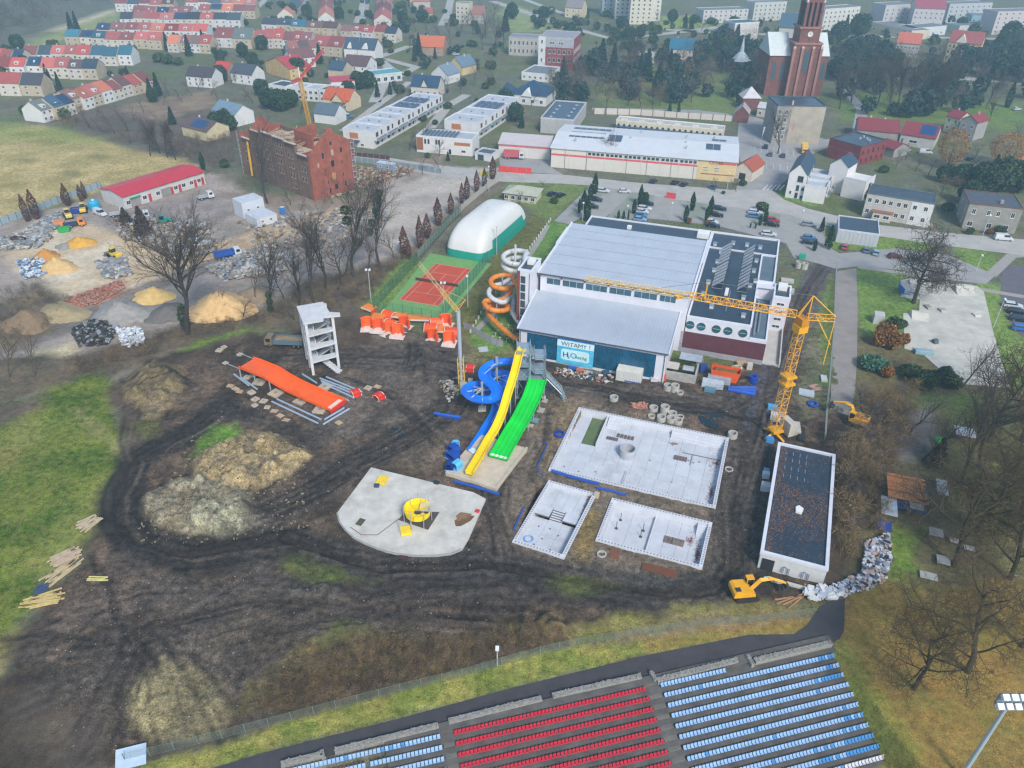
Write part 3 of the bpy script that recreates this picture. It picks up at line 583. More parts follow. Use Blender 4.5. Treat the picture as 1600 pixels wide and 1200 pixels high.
CY=M('4fb4d6',.6,.25,1.2);b=B(CY);b.box(0,0,0,8.5,.05,6.6);b.m(M('cfe6ea',.6));b.box(.02,-.015,4.5,8.48,-.002,6.1);b.m(M('2f78b8',.6,.3,1.));b.box(.02,-.014,6.12,8.48,-.002,6.58);b.o('sheet',bn)
b=B(M('bfe4ea',.6))
pr=[]
for i in range(24):
 a=i/24*6.28318;cx_=6.9 if math.cos(a)>0 else 1.6;cz_=3.3 if math.sin(a)>0 else 1.7;pr.append((cx_+.6*math.cos(a),cz_+.6*math.sin(a)))
b.yprism(pr,-.02,-.003);b.o('logo_plate',bn)
def TEXT(txt,par,loc,size,mat,rot=(R(90),0,0),name='lettering',ext=.02):
 cu=bpy.data.curves.new(name,'FONT');cu.body=txt;cu.size=size;cu.extrude=ext;cu.resolution_u=3;cu.materials.append(mat)
 q=bpy.data.objects.new('lettering_curve',cu);COL.objects.link(q);dg=bpy.context.evaluated_depsgraph_get()
 me_=bpy.data.meshes.new_from_object(q.evaluated_get(dg));bpy.data.objects.remove(q);bpy.data.curves.remove(cu)
 o_=OB(name,me_,par,loc);o_.rotation_euler=rot;return o_
TEXT('WITAMY !',bn,(.95,-.04,4.72),1.5,M('35616e',.7))
for s_,x,z,sz_,c_ in(('H',1.35,1.85,1.9,'2f5a86'),('2',2.55,1.6,1.0,'2f5a86'),('O',3.1,1.85,1.9,'3a9ac8'),('stróg',4.55,1.9,1.15,'58a070')):
 TEXT(s_,bn,(x+.04,-.03,z-.05),sz_*1.02,M('23445c',.7),ext=.004);TEXT(s_,bn,(x,-.05,z),sz_,M(c_,.7))
b=B(M('e6f2f4',.6))
for i in range(40):
 x,z=rnd.uniform(.2,8.3),rnd.choice([rnd.uniform(.1,.9),rnd.uniform(.2,4.3)])
 if 1.0<x<7.6 and .95<z<4.1:continue
 r_=rnd.uniform(.04,.12);b.ob((x,-.012,z),(r_,.01,r_))
b.o('bubble_print',bn,kind='stuff')
POOLW=M('c9cbcf',.6,.08,.5,0,0,.25);POOLF=M('bfc2c7',.6,.12,.35,0,.04,.4);GRAT=M('8d8f96',.7);GREEN=M('5f6f43',.4,.3,.4,0,0,.3);JOINT=M('6f7176',.9)
LEAFP=M('7a4a44',.9,.4,2.5)
def BASIN(name,label,r_,depth,floors,wt=.62,label2=None):
 t=T(name,label,'pool',r_.A,r_.rz);L,D=r_.L,r_.D
 b=B(POOLW);b.box(-.3,-.3,-3.3,L+.3,wt-.3,.3);b.box(-.3,D-wt+.3,-3.3,L+.3,D+.3,.3);b.box(-.3,wt-.3,-3.3,wt-.3,D-wt+.3,.3);b.box(L-wt+.3,wt-.3,-3.3,L+.3,D-wt+.3,.3);b.o('wall',t)
 g=B(GRAT)
 for q in range(int(L/.55)):
  x=.1+q*.55;g.box(x,-.18,.3,x+.3,.14,.315);g.box(x,D-.14,.3,x+.3,D+.18,.315)
 for q in range(int((D-1)/.55)):
  y=.5+q*.55;g.box(-.18,y,.3,.14,y+.3,.315);g.box(L-.14,y,.3,L+.18,y+.3,.315)
 g.o('overflow_grating',t,kind='stuff')
 for(x0,y0,x1,y1,z,nx,ny)in floors:
  w_,d_=(x1-x0)/nx,(y1-y0)/ny;sm=B(POOLF).box(.02,.02,-.25,w_-.02,d_-.02,0).mesh('floor_slab')
  B(JOINT).box(x0,y0,z-.3,x1,y1,z-.04).o('joint_bed',t)
  for i in range(nx):
   for j in range(ny):OB('floor_slab',sm,t,(x0+i*w_,y0+j*d_,z+rnd.uniform(-.004,.004)))
 return t
def leaves_on(t,spots,name='dry_leaf_litter'):
 b=B(LEAFP)
 for x,y,z,rx,ry,n_ in spots:
  for i in range(n_):
   a,q=rnd.uniform(0,6.28),abs(rnd.gauss(0,.5));X,Y=x+math.cos(a)*q*rx,y+math.sin(a)*q*ry;s=rnd.uniform(.04,.13);e=rnd.uniform(0,3)
   b.add([(X+s*math.cos(e+k*1.57),Y+s*math.sin(e+k*1.57),z+.01+.03*rnd.random())for k in range(4)],[(0,1,2,3)])
 return b.o(name,t,kind='stuff')
r1=Rect(.3,(860,732.5),(1116,791),(1138.8,685));L,D=r1.L,r1.D
p1=BASIN('leisure_pool','largest empty white concrete pool basin with round tower base inside',r1,1,[(.32,5.2,3.0,D-.32,-1.0,1,3),(3.0,11.2,6.0,D-.32,-1.7,1,2),(6.0,5.2,L-.32,D-.32,-1.0,9,6),(3.0,5.2,6.0,11.2,-1.0,1,2),(.32,.32,13.5,5.2,-.55,5,2),(13.5,.32,L-.32,5.2,-1.0,6,2)])
cx,cy_=r1.loc((980,712),-1);b=B(M('a9abb0',.85,.12,1,0,.1));b.lathe([(1.55,-1),(1.55,.85),(1.35,.85),(1.35,-.98)],28,(cx,cy_,0));b.o('round_tower_base',p1)
b=B(POOLW);b.box(6.0,11.0,-1.9,6.35,D-.32,-.05);b.o('partition_wall',p1)
b=B(GREEN);b.box(.45,11.3,-1.69,5.9,D-.45,-1.2);b.o('green_water',p1)
for i in range(6):B(POOLW).box(6.5,D-.35-.5*(i+1),-1.1,9.0,D-.35-.5*i,.05-.18*i-.1).o('step',p1)
for i in range(3):B(POOLW).box(19.5,D-.4-.6*(i+1),-1.1,L-.35,D-.4-.6*i,-.1-.28*i).o('bench_step',p1)
b=B(M('b8bac0',.8));b.box(13.3,.35,-1.1,13.5,5.0,-.35);b.o('step_edge',p1)
for(x,y,w_,d_)in((9.2,15.6,3.6,1.1),(7.4,14.2,2.4,.9),(21.2,12.4,2.6,1.3)):
 b=B(M('6a5a55',.9,.3));
 for i in range(5):b.box(x+i*w_/5,y,-.99,x+(i+.7)*w_/5,y+d_,-.8)
 b.o('formwork_panel',p1)
leaves_on(p1,[(L-1,5,-.99,1.2,5,260),(L-1.2,14,-.99,1.8,3,200),(L-2.5,1.2,-.99,2,.8,90),(20.5,17.4,-.99,1.5,.7,80)])
for x,y in((12.5,9.5),(17,10.5),(24,13),(25,12.6),(26,13.2),(22,5.5),(8,3),(2,2.5),(5,2)):B(M('8a8a8c',.8)).lathe([(.18,0),(.18,.12),(.02,.12)],8,(x,y,-.99 if x>13 else(-.54 if y<5 else-.99))).o('floor_inlet',p1)
B(M('55585c')).box(22.5,15,-.99,L-.6,15.12,-.9).o('pipe_run',p1);B(M('55585c')).box(24.4,11.6,-.99,24.5,15,-.9).o('pipe_run',p1)
r2=Rect(.3,(933.8,842.5),(1095,885),(1111,817.5));L,D=r2.L,r2.D
p2=BASIN('training_pool','empty white rectangular basin split by a low wall, nearest the storage building',r2,1,[(.32,.32,4.0,D-.32,-1.5,1,2),(4.0,.32,7.9,D-.32,-1.5,1,2),(8.2,.32,L-.32,D-.32,-1.0,4,3)])
B(POOLW).box(7.9,.32,-1.7,8.2,D-.32,-.9).o('partition_wall',p2)
for x,y in((2,5.5),(2.2,7.8),(6.4,5),(6.5,6.6)):B(M('4a4c50',.7)).lathe([(.06,0),(.06,1.7),(.02,1.7)],6,(x,y,-1.5)).lathe([(.3,0),(.3,.06),(.05,.1)],8,(x,y,-1.5)).o('standpipe',p2)
b=B(M('7a6a60',.9,.3));[b.box(10.3+i*.7,4.6,-.99,10.9+i*.7,6.2,-.85)for i in range(5)];b.o('formwork_panel',p2);B(M('4a4c50')).lathe([(.07,0),(.07,1.5),(.02,1.5)],6,(11.8,4.8,-1)).o('standpipe',p2)
for i in range(6):B(POOLW).box(L-2.0,D-.4-.42*(i+1),-1.1,L-.35,D-.4-.42*i,.05-.17*i).o('step',p2)
B(WHITE).box(.7,.7,-1.5,2.3,1.7,-.95).o('ledge',p2);leaves_on(p2,[(L-1,4,-.99,.8,3.5,260),(L-2.6,6.6,-.99,1.2,1.4,120)])
r3=Rect(.3,(803.8,845),(880,868.8),(922.5,770));L,D=r3.L,r3.D
p3=BASIN('childrens_pool','empty white basin with a short flight of dark steps across its middle',r3,1,[(.32,.32,L-.32,8.4,-1.1,3,2),(.32,10.8,L-.32,D-.32,-.5,4,1),(.32,8.4,3.0,10.8,-.3,1,1),(L-3.2,8.4,L-.32,10.8,-.3,1,1)])
for i in range(5):B(POOLW).box(3.05,8.4+.48*i,-1.2,L-3.25,8.85+.48*i,-.98+.12*i).o('step',p3);B(M('3d4046',.8)).box(3.05,8.39+.48*i,-.978+.12*i,L-3.25,8.6+.48*i,-.965+.12*i).o('step_edge',p3)
for x,y in((2,6.2),(5.9,5.4),(3.6,3.6),(4,6.4),(2.8,1.8),(5.8,1.7)):B(M('6a6c70')).lathe([(.15,0),(.15,.1),(.02,.1)],8,(x,y,-1.09)).o('floor_inlet',p3)
tag(OB('hose_coil',B(M('5a9ad0',.5)).lathe([(.62,0),(.75,.1),(.88,0),(.75,-.1)],20,closed=True).mesh('hose_coil'),None,r3.w(1.5,2.6,-.95)),'light blue hose coil lying in the small stepped basin','hose')
CONC=M('c0bcb2',.85,.2,.35,0,.1,.45);CONC2=M('c2b49e',.85,.16,.5,0,.1,.3)
dk=gpts([(527,803),(531,818),(540,830),(553,842),(570,851),(590,859),(615,866),(645,870),(680,870),(705,867),(722,860),(733,842),(759,781),(740,771),(580,732)])
sd=T('splash_deck','pale rounded concrete splash deck with one curved side','concrete deck',V3(dk[0],0));ox,oy=dk[0]
b=B(CONC);b.prism([(x-ox,y-oy)for x,y in dk],-.8,.28);b.o('slab',sd)
kb=gpts([(527,803),(531,818),(540,830),(553,842),(570,851),(590,859),(615,866),(645,870),(680,870),(705,867),(722,860)]);B(M('8f918c',.9)).tube([(x-ox,y-oy,.24)for x,y in kb],.16,6).o('kerb',sd)
def quad_plate(par,px,z0,z1,mat,name,o0):
 P=gpts(px);return B(mat).prism([(x-o0[0],y-o0[1])for x,y in P],z0,z1).o(name,par)
quad_plate(sd,[(622,814),(637,800),(687,802),(669,830)],.284,.30,M('4f4744',.95,.3),'soil_pit',(ox,oy));quad_plate(sd,[(555,821),(563,811),(572,814),(564,824)],.284,.30,M('4a4a34',.95,.3),'sump_hatch',(ox,oy))
quad_plate(sd,[(710,815),(728,806),(742,808),(735,816),(720,824),(712,824)],.284,.29,M('6e5136',.95,.4,2),'rust_stain',(ox,oy));quad_plate(sd,[(712,808),(720,802),(738,805),(728,812),(716,816)],.2901,.293,M('826548',.95,.4,2),'rust_stain',(ox,oy))
YEL=M('f0d010',.38,.1,.5,0,0,.22);BLU=M('1272d8',.28,.14,.5,0,0,.25);BLU2=M('0f3f96',.35,.1);CYN=M('5fb6e8',.4,.1);GRN=M('12cc40',.33,.1,.4,0,0,.22);ORG=M('f0601c',.42,.12,.5,0,0,.25);ORG2=M('d9822b',.45,.1,.6);STEEL=M('aab3bb',.45,.08,.5,.3);RED=M('d4301f',.45,.08,.5)
pc=G(653,803,1.4);t=T('play_platform','yellow ring shaped play platform on steel posts over a soil pit','play platform',(pc.x,pc.y,.28))
for k in range(7):
 a0,a1=.75+k*.76,.75+(k+.94)*.76;b=B(YEL);P=[]
 for rr,z in((.7,1.6),(2.2,1.5),(2.4,2.6),(2.2,1.3),(.7,1.4)):
  P.append([(rr*math.cos(a),rr*math.sin(a),z)for a in(a0,(a0+a1)/2,a1)])
 for i in range(4):b.ring(P[i],P[i+1])
 b.o('deck_plate',t)
for k in range(7):a=.75+k*.9;B(STEEL).tube([(2.4*math.cos(a),2.85*math.sin(a),0),(2.4*math.cos(a),2.4*math.sin(a),3.7)],.06).o('post',t)
b=B(M('d8c98a',.6));[b.ob((1.1+.0*i,.5+i*.3,2.3),(1.8,.2,.06),.5)for i in range(5)];b.o('floor_grid',t)
for nm,px,rz,lb in(('yellow_stair_unit',(634,829),.25,'yellow ribbed stair unit lying in front of the play platform'),('yellow_panel_unit',(597,750),-.2,'yellow ribbed panel beside white boards at the top of the splash deck')):
 g=G(*px,.5);t=T(nm,lb,'slide part',(g.x,g.y,.28),rz);b=B(YEL);b.box(-.9,-1.1,.1,.9,1.1,.3);b.o('panel',t)
 for i in range(5):B(M('e8cc3a',.5)).box(-.85,-1+i*.42,.3,.85,-.8+i*.42,.48).o('rib',t)
 if rz>0:
  for x in(-.95,.95):B(STEEL).tube([(x,1.1,0),(x,1.2,1.5),(x,-.8,.9)],.05).o('handrail',t)
rs=Rect(.5,(696,738),(776,764),(800,722),depth=13.5);t=T('slide_landing_deck','tan concrete landing deck with raised kerb below the water slides','concrete deck',rs.A,rs.rz);L,D=rs.L,rs.D
B(CONC2).box(0,0,-.6,L,D,.3).o('slab',t)
for q in((0,-.0,L,.3),(L-.3,.3,L,D)):B(M('c0b59f',.85,.1)).box(q[0]+.003,q[1]-.003,.3,q[2]+.003,q[3],.62).o('kerb',t)
P=gpts([(740,690),(790,705),(850,640),(866,600),(815,590),(775,610),(748,660)]);b=B(M('3f4644',.9,.25,.5));b.prism(P,-.2,.06);b.o('slide_foundation',kind='structure',label='dark gravel bed under the slides')
def spline(pts,n_=8):
 P=[Vector(p)for p in pts];P=[2*P[0]-P[1]]+P+[2*P[-1]-P[-2]];o_=[]
 for i in range(1,len(P)-2):
  for k in range(n_):
   t_=k/n_;a,b_,c,d=P[i-1:i+3]
   o_.append(.5*((2*b_)+(c-a)*t_+(2*a-5*b_+4*c-d)*t_**2+(-a+3*b_-3*c+d)*t_**3))
 return o_+[P[-2]]
def even(P,step):
 o_=[P[0]];acc=0
 for a,b_ in zip(P,P[1:]):
  L_=(b_-a).length;s=0
  while acc+L_-s>=step:s+=step-acc;acc=0;o_.append(a.lerp(b_,s/L_))
  acc+=L_-s
 return o_+[P[-1]]if(o_[-1]-P[-1]).length>step*.3 else o_
def CHAN(par,P,prof,mat,seg=4,name='slide_section',flange=None):
 fr=[]
 for i,p_ in enumerate(P):
  t_=(P[min(i+1,len(P)-1)]-P[max(i-1,0)]).normalized();s_=t_.cross(Vector((0,0,1))).normalized();u_=s_.cross(t_);fr.append((p_,s_,u_))
 for s0 in range(0,len(P)-1,seg):
  s1=min(s0+seg,len(P)-1);b=B(mat);n_=len(prof);V=[]
  for i in range(s0,s1+1):
   p_,s_,u_=fr[i];V+=[p_+s_*x+u_*z for x,z in prof]
  k=s1-s0;F_s=[(i*n_+j,i*n_+(j+1)%n_,(i+1)*n_+(j+1)%n_,(i+1)*n_+j)for i in range(k)for j in range(n_)]+[tuple(range(n_))[::-1],tuple(range(k*n_,k*n_+n_))]
  b.add(V,F_s)
  if flange:
   p_,s_,u_=fr[s1];tt=s_.cross(u_);b.m(flange[0]);e=flange[1]
   q=[(x*(1+e),z-e*.6)for x,z in prof];b.add([p_+s_*x+u_*z-tt*.05 for x,z in q]+[p_+s_*x+u_*z+tt*.05 for x,z in q],[(j,(j+1)%n_,n_+(j+1)%n_,n_+j)for j in range(n_)])
  b.o(name,par)
def trough(w_,h,th=.09,lanes=0,lip=.1):
 w2=w_/2;p_=[(-w2-lip,h),(-w2,h-.03),(-w2,-th),(w2,-th),(w2,h-.03),(w2+lip,h),(w2+lip,h+.05),(w2-th,h+.05),(w2-th*1.5,.04)]
 for k in range(lanes-1,0,-1):
  x=-w2+w_*k/lanes;p_+=[(x+.1,.0),(x+.05,.16),(x-.05,.16),(x-.1,.0)]
 return p_+[(-w2+th*1.5,.04),(-w2+th,h+.05),(-w2-lip,h+.05)]
def rnd_trough(w_,n_=8,th=.08):
 w2=w_/2;out=[(w2*math.sin(a),-w2*.75*math.cos(a))for a in[(-1.45+2.9*i/n_)for i in range(n_+1)]];inn=[((w2-th)*math.sin(a),-(w2-th)*.75*math.cos(a)+.02)for a in[(1.4-2.8*i/n_)for i in range(n_+1)]]
 return[(out[0][0]-.16,out[0][1]+.04)]+out+[(out[-1][0]+.16,out[-1][1]+.04),(out[-1][0]+.16,out[-1][1]+.1)]+inn+[(out[0][0]-.16,out[0][1]+.1)]
def path(*q):return[G(x,y,z)for x,y,z in q]
ys=T('yellow_water_slide','long straight yellow water slide dropping from the steel stair tower','water slide',G(734,741))
off=-Vector(ys.location);rel=lambda P,t_:[p_-Vector(t_.location)for p_ in P]
P=even(spline(path((817,546,11.2),(812,553,10.9),(804,585,9.0),(794,617,6.7),(785,647,4.6),(774,672,2.6),(762,691,1.35),(748,716,1.0),(733,741,.95))),.7)
CHAN(ys,rel(P,ys),trough(1.5,.55),YEL,5,flange=(M('c8a410',.5),.05))
for i in(8,14,20,26):
 p_=P[min(i,len(P)-8)]-Vector(ys.location);B(STEEL).tube([(p_.x,p_.y,0),(p_.x,p_.y,p_.z-.1)],.11).o('support',ys)
gs=T('green_water_slide','wide bright green four lane racing slide','water slide',G(775,722))
P=even(spline(path((840.5,593,4.9),(838,602,4.5),(831,622,3.3),(822,640,2.6),(813,658,2.3),(804,672,1.5),(795,688,1.1),(786,704,.85),(778,717,.75))),.75)
CHAN(gs,rel(P,gs),trough(3.7,.42,.09,4),GRN,5,flange=(M('10922c',.5),.03))
p_,q_=P[-3]-Vector(gs.location),P[-1]-Vector(gs.location);e=(q_-p_).normalized();sd_=e.cross(Vector((0,0,1)))
for k in range(4):c=q_+sd_*(-1.35+.9*k)-e*.5;B(M('d8ecdc',.6)).ob((c.x,c.y,c.z+.12),(.75,.6,.06),math.atan2(sd_.y,sd_.x)).o('end_pad',gs)
for i in(1,6,11,16):
 for s_ in(-1.6,1.6):c=P[min(i,len(P)-4)]-Vector(gs.location)+sd_*s_;B(STEEL).tube([(c.x,c.y,0),(c.x,c.y,c.z-.08)],.1).o('support',gs)
bs=T('blue_water_slide','blue open water slide twisting in a figure of eight beside the yellow slide','water slide',G(735,706))
P=even(spline(path((806,564,8.0),(790,564,7.8),(772,567,7.5),(759,576,7.2),(757,587,6.9),(765,597,6.6),(775,606,6.3),(777,616,6.0),(769,623,5.8),(755,624,5.6),(740,621,5.4),(730,612,5.2),(733,604,4.9),(745,600,4.7),(757,601,4.5),(768,606,4.0),(781,602,3.8),(793,594,3.6),(792,585,3.5),(782,582,3.4),(768,588,3.2),(758,600,2.9),(762,612,2.6),(774,624,2.3),(778,634,2.1),(774,647,1.7),(764,664,1.2),(752,683,.85),(742,699,.7),(739,704,.7)),10),.7)
CHAN(bs,rel(P,bs),rnd_trough(2.25),BLU,4,flange=(M('0a4f9c',.4),.06))
lo=Vector(bs.location)
q_=G(739,703,.75)-lo;B(M('cfe4f2',.6)).ob((q_.x,q_.y,.55),(1.5,1.2,.1),-.9).o('end_pad',bs)
for(px,tz,zs,fan)in(((753.5,640),6.7,(5.2,4.6),12),((776,612),8.6,(7,3.6),12),((781,650),3,(2,),0)):
 g=G(*px)-lo;c=B(STEEL).tube([(g.x,g.y,0),(g.x,g.y,tz)],.27,10);c.lathe([(.3,tz),(.3,tz+.12),(.02,tz+.15)],10,(g.x,g.y,0)).o('column',bs)
 B(CONC).box(g.x-.8,g.y-.8,-.3,g.x+.8,g.y+.8,.5).o('footing',bs)
 for z in zs:
  near=sorted([p_ for p_ in P if abs(p_.z-z)<.9 and(Vector((p_.x,p_.y))-Vector((g.x+lo.x,g.y+lo.y))).length<4.6],key=lambda p_:p_.z)[::4][:7]
  for p_ in near:w_=p_-lo;B(M('c9d2da',.5)).tube([(g.x,g.y,z+.2),(w_.x,w_.y,w_.z-.4)],.06,5).o('strut',bs)
TA=G(808,622);t=T('slide_stair_tower','galvanised steel stair tower at the head of the slides','stair tower',TA,math.atan2(*(G(851,622)-TA).yx));Lt=(G(851,622)-TA).length
GALV=M('9fb0b8',.45,.1,.8,.4)
def grid_posts(par,x0,y0,x1,y1,z1):
 for x in(x0,x1):
  for y in(y0,y1):B(GALV).box(x-.11,y-.11,-.2,x+.11,y+.11,z1).o('post',par)
D_=4.4;grid_posts(t,0,0,2.6,D_,11.4);grid_posts(t,Lt-.2,0,Lt-.2+.01,D_,10.6)
def rail(par,pts,h=1.05):
 b=B(GALV)
 for z in(h,h*.55):b.tube([(p[0],p[1],p[2]+z)for p in pts],.045,5)
 for a,c in zip(pts,pts[1:]):
  L_=(Vector(c)-Vector(a)).length;k=max(1,int(L_/.9))
  for i in range(k+1):q=Vector(a).lerp(Vector(c),i/k);b.tube([q,q+Vector((0,0,h))],.035,4)
 b.o('handrail',par,kind='stuff')
for(x0,y0,x1,y1,z,nm)in((-.2,-.2,2.7,D_,11.0,'top_platform'),(Lt-2.3,.2,Lt,D_,9.4,'landing'),(0,.2,2.4,D_,7.6,'landing'),(Lt-2.3,.2,Lt,D_,6.0,'landing'),(2.0,-.2,Lt+.2,D_,4.5,'start_platform'),(0,.2,2.4,D_,4.4,'landing'),(Lt-2.3,2.4,Lt,D_,2.6,'landing')):
 B(GALV).box(x0,y0,z,x1,y1,z+.14).o(nm,t);rail(t,[(x0,y1,z),(x0,y0,z),(x1,y0,z),(x1,y1,z)]if nm!='start_platform' else[(x1,y0,z),(x1,y1,z)])
def flight(par,a,c,w_,n_,mat=None,ny=(0,1,0),rl=True):
 a,c,ny=Vector(a),Vector(c),Vector(ny).normalized();b=B(mat or GALV)
 d=c-a;hd=Vector((d.x,d.y,0));st=hd/n_;an=math.atan2(hd.y,hd.x)
 for i in range(n_):q=a+st*(i+.5)+ny*(w_/2)+Vector((0,0,d.z*(i+.5)/n_));b.ob(q,(st.length*.95,w_,.05 if mat is None else abs(d.z)/n_),an)
 for s_ in(0,w_):b.beam(a+ny*s_-Vector((0,0,.12)),c+ny*s_-Vector((0,0,.12)),.12)
 b.o('stair_flight',par)
 if rl:
  for s_ in(0,w_):rail(par,[tuple(a+ny*s_),tuple(c+ny*s_)])
flight(t,(2.7,.5,11.1),(Lt-2.3,.5,9.5),1.5,7);flight(t,(Lt-2.3,2.5,9.5),(2.4,2.5,7.7),1.5,8);flight(t,(2.4,.5,7.7),(Lt-2.3,.5,6.1),1.5,8);flight(t,(Lt-2.3,2.5,6.1),(2.4,2.5,4.5),1.5,8)
flight(t,(Lt+.2,1.0,4.5),(Lt+3.6,-.5,1.4),1.3,10);flight(t,(Lt+3.6,-.5,1.4),(Lt+4.2,-1.4,.2),1.2,5)
for z0,z1 in((.2,4.4),(4.6,7.5),(7.7,10.9)):
 for y in(0,D_):b=B(GALV);b.tube([(0,y,z0),(2.6,y,z1)],.06,5);b.o('brace',t);b=B(GALV);b.tube([(2.6,y,z0),(0,y,z1)],.06,5);b.o('brace',t)
for x in(0,2.6,Lt-.2):
 for y in(0,D_):B(CONC).box(x-.45,y-.45,-.2,x+.45,y+.45,.35).o('footing',t)
for k,(x,y,sx,sy,sz,rz,mt,lb)in enumerate(((709,702,2.4,1.6,1.5,-.4,BLU2,'dark blue hollow slide section stacked above another on the landing deck'),(707,712,2.5,1.7,1.4,-.3,BLU2,'dark blue hollow slide section in the middle of the blue stack'),(703,728,1.5,1.5,1.5,.3,M('0c2f78',.4),'navy blue tub with dark opening at the corner of the landing deck'),(714,728,1.5,1.6,1.7,-.25,CYN,'light blue open box section beside the navy tub'),(712,695,1.6,.5,1.6,.6,CYN,'pale blue slide panel standing on edge above the blue stack'))):
 g=G(x,y+3,.4);t=T('slide_section',lb,'slide part',(g.x,g.y,.3),rs.rz+rz,'loose blue slide parts');b=B(mt);h=sz
 pr=[(-sx/2,0),(sx/2,0),(sx/2,h*.75),(sx*.3,h),(-sx*.3,h),(-sx/2,h*.75)];inn=[(p_[0]*.82,.12+p_[1]*.8)for p_ in pr]
 n_=6;b.add([(p_[0],-sy/2,p_[1])for p_ in pr]+[(p_[0],-sy/2,p_[1])for p_ in inn]+[(p_[0],sy/2,p_[1])for p_ in pr]+[(p_[0]*.9,sy*.3,p_[1])for p_ in inn],[f for i in range(n_)for f in((i,(i+1)%n_,n_+(i+1)%n_,n_+i),(i,2*n_+i,2*n_+(i+1)%n_,(i+1)%n_),(n_+i,n_+(i+1)%n_,3*n_+(i+1)%n_,3*n_+i))]+[tuple(range(2*n_,3*n_)),tuple(range(3*n_,4*n_))])
 b.o('shell',t);B(M('9cc8ea',.5)).box(-sx/2-.05,-sy/2-.06,0,sx/2+.05,-sy/2-.002,.1).o('flange',t)
def helix(c,r_,a0,a1,z0,z1,n_=20):return[Vector((c.x+r_*math.cos(a0+(a1-a0)*i/n_),c.y+r_*math.sin(a0+(a1-a0)*i/n_),z0+(z1-z0)*i/n_))for i in range(n_+1)]
def TUBE(name,label,pts,r_,mat,fl,seg=3):
 t=T(name,label,'water slide',V3(pts[-1],0));P=even(pts,.8);lo=Vector(t.location)
 for s0 in range(0,len(P)-1,seg):
  q=[p_-lo for p_ in P[s0:s0+seg+1]]
  if len(q)<2:continue
  b=B(mat);b.tube(q,r_,12);b.m(fl);d=(q[-1]-q[-2]).normalized()*.06;b.tube([q[-1]-d,q[-1]+d],r_*1.09,12);b.o('tube_section',t,smooth=False)
 return t
c0,c1,c2=G(805,407,12.2),G(785,441,8.6),G(776,482,4.2)
WH=M('c6c8c8',.4,.06,.5,0,0,.15)
st=HA.w(-3.2,14,10.2)
t=TUBE('orange_tube_slide','orange enclosed spiral slide looping twice beside the hall stair tower',spline([st]+helix(c1,2.9,-.2,2*math.pi-.5,9.6,8.0,14)+[c1.lerp(c2,.5)+Vector((1.0,-.2,-.9))]+helix(c2,2.9,2.4,2.4+2*math.pi,6.0,3.6,14)[1:]+[c2+Vector((-1.4,-2.6,-1.0)),HA.w(-3.4,5.6,2.9),HA.w(.3,4.4,2.7)],4),.62,ORG2,M('c06a1c',.5))
for c,z in((c1,10.4),(c2,6.0)):g=c-Vector(t.location);B(STEEL).tube([(g.x,g.y,-c.z+c.z*0),(g.x,g.y,z)],.2,8).o('column',t)
t=TUBE('white_tube_slide','white enclosed spiral slide coiling behind the orange one',spline([HA.w(-3.2,15,14.5)]+helix(c0,3.0,-.6,3.9*math.pi,14.2,10.2,26)+helix(G(784,462,6.2),3.2,1.5,4.9,8.0,6.0,8)+[G(800,463,5.4),G(801,478,4.2),G(801,489,3.4),HA.w(-.6,8.4,2.8)],4),.6,WH,M('aeb2b4',.5))
g=c0-Vector(t.location);B(WH).tube([(g.x,g.y,0),(g.x,g.y,16.4)],.28,10).o('column',t)
os_=T('orange_wide_slide','wide wavy orange slide standing low over steel pipes','water slide',G(515,645));lo=Vector(os_.location)
A0,E0=(G(370,577,2.7)+G(400,562,2.7))/2,(G(515,643,.7)+G(539,625,.7))/2;dv=(E0-A0);dv.z=0
P=[A0+dv*f+Vector((0,0,z-A0.z))for f,z in((0,3.0),(.1,3.0),(.2,2.9),(.3,2.8),(.4,2.1),(.5,1.6),(.6,1.3),(.7,1.1),(.8,.95),(.9,.85),(1.,.8))]
CHAN(os_,rel(spline(P,3),os_),trough(4.6,.5,.1,0,.06),ORG,3,flange=(M('c9430f',.5),.012))
sd_=dv.normalized().cross(Vector((0,0,1)))
q_=P[-1]-lo-dv.normalized()*.7;B(M('e6c9b8',.6)).ob((q_.x,q_.y,.88),(3.6,.9,.05),math.atan2(sd_.y,sd_.x)).o('end_pad',os_)
B(RED).ob((P[-1]-lo+dv.normalized()*.25).to_tuple()[:2]+(.55,),(4.9,.3,.7),math.atan2(sd_.y,sd_.x)).o('end_board',os_)
for f in(.0,.17,.34):
 for s_ in(-2.1,2.1):c=A0+dv*f-lo+sd_*s_;B(STEEL).tube([(c.x,c.y,0),(c.x,c.y,2.5)],.14,8).o('support',os_)
for s_ in(-2.3,2.3):c=A0-lo+sd_*s_;d=dv.normalized()*-4.2;B(STEEL).tube([(c.x,c.y,2.9),(c.x+d.x,c.y+d.y,3.1)],.08).o('guide_rail',os_)
c=A0-lo;B(STEEL).tube([c+sd_*2.3+Vector((0,0,.2)),c-sd_*2.3+Vector((0,0,.2))],.08).o('guide_rail',os_)
PCON=M('c4c5c5',.8,.12,.6,0,.08,.25)
h=13.3;rt_=Rect(h,(475.3,504.7),(506,499.3),(489.3,468.7));rt_.D=(G(449.3,481.3,h)-G(475.3,504.7,h)).dot(rt_.uy);L,D=4.6,rt_.D
ct=T('concrete_stair_tower','bare pale concrete stair tower with open floors','stair tower',rt_.A,rt_.rz)
for(x,y)in((.3,.3),(.3,D*.5),(.3,D-.3),(L+1.6,1.4),(L+1.3,D-.4)):B(PCON).box(x-.28,y-.28,-.4,x+.28,y+.28,h-.3).o('column',ct)
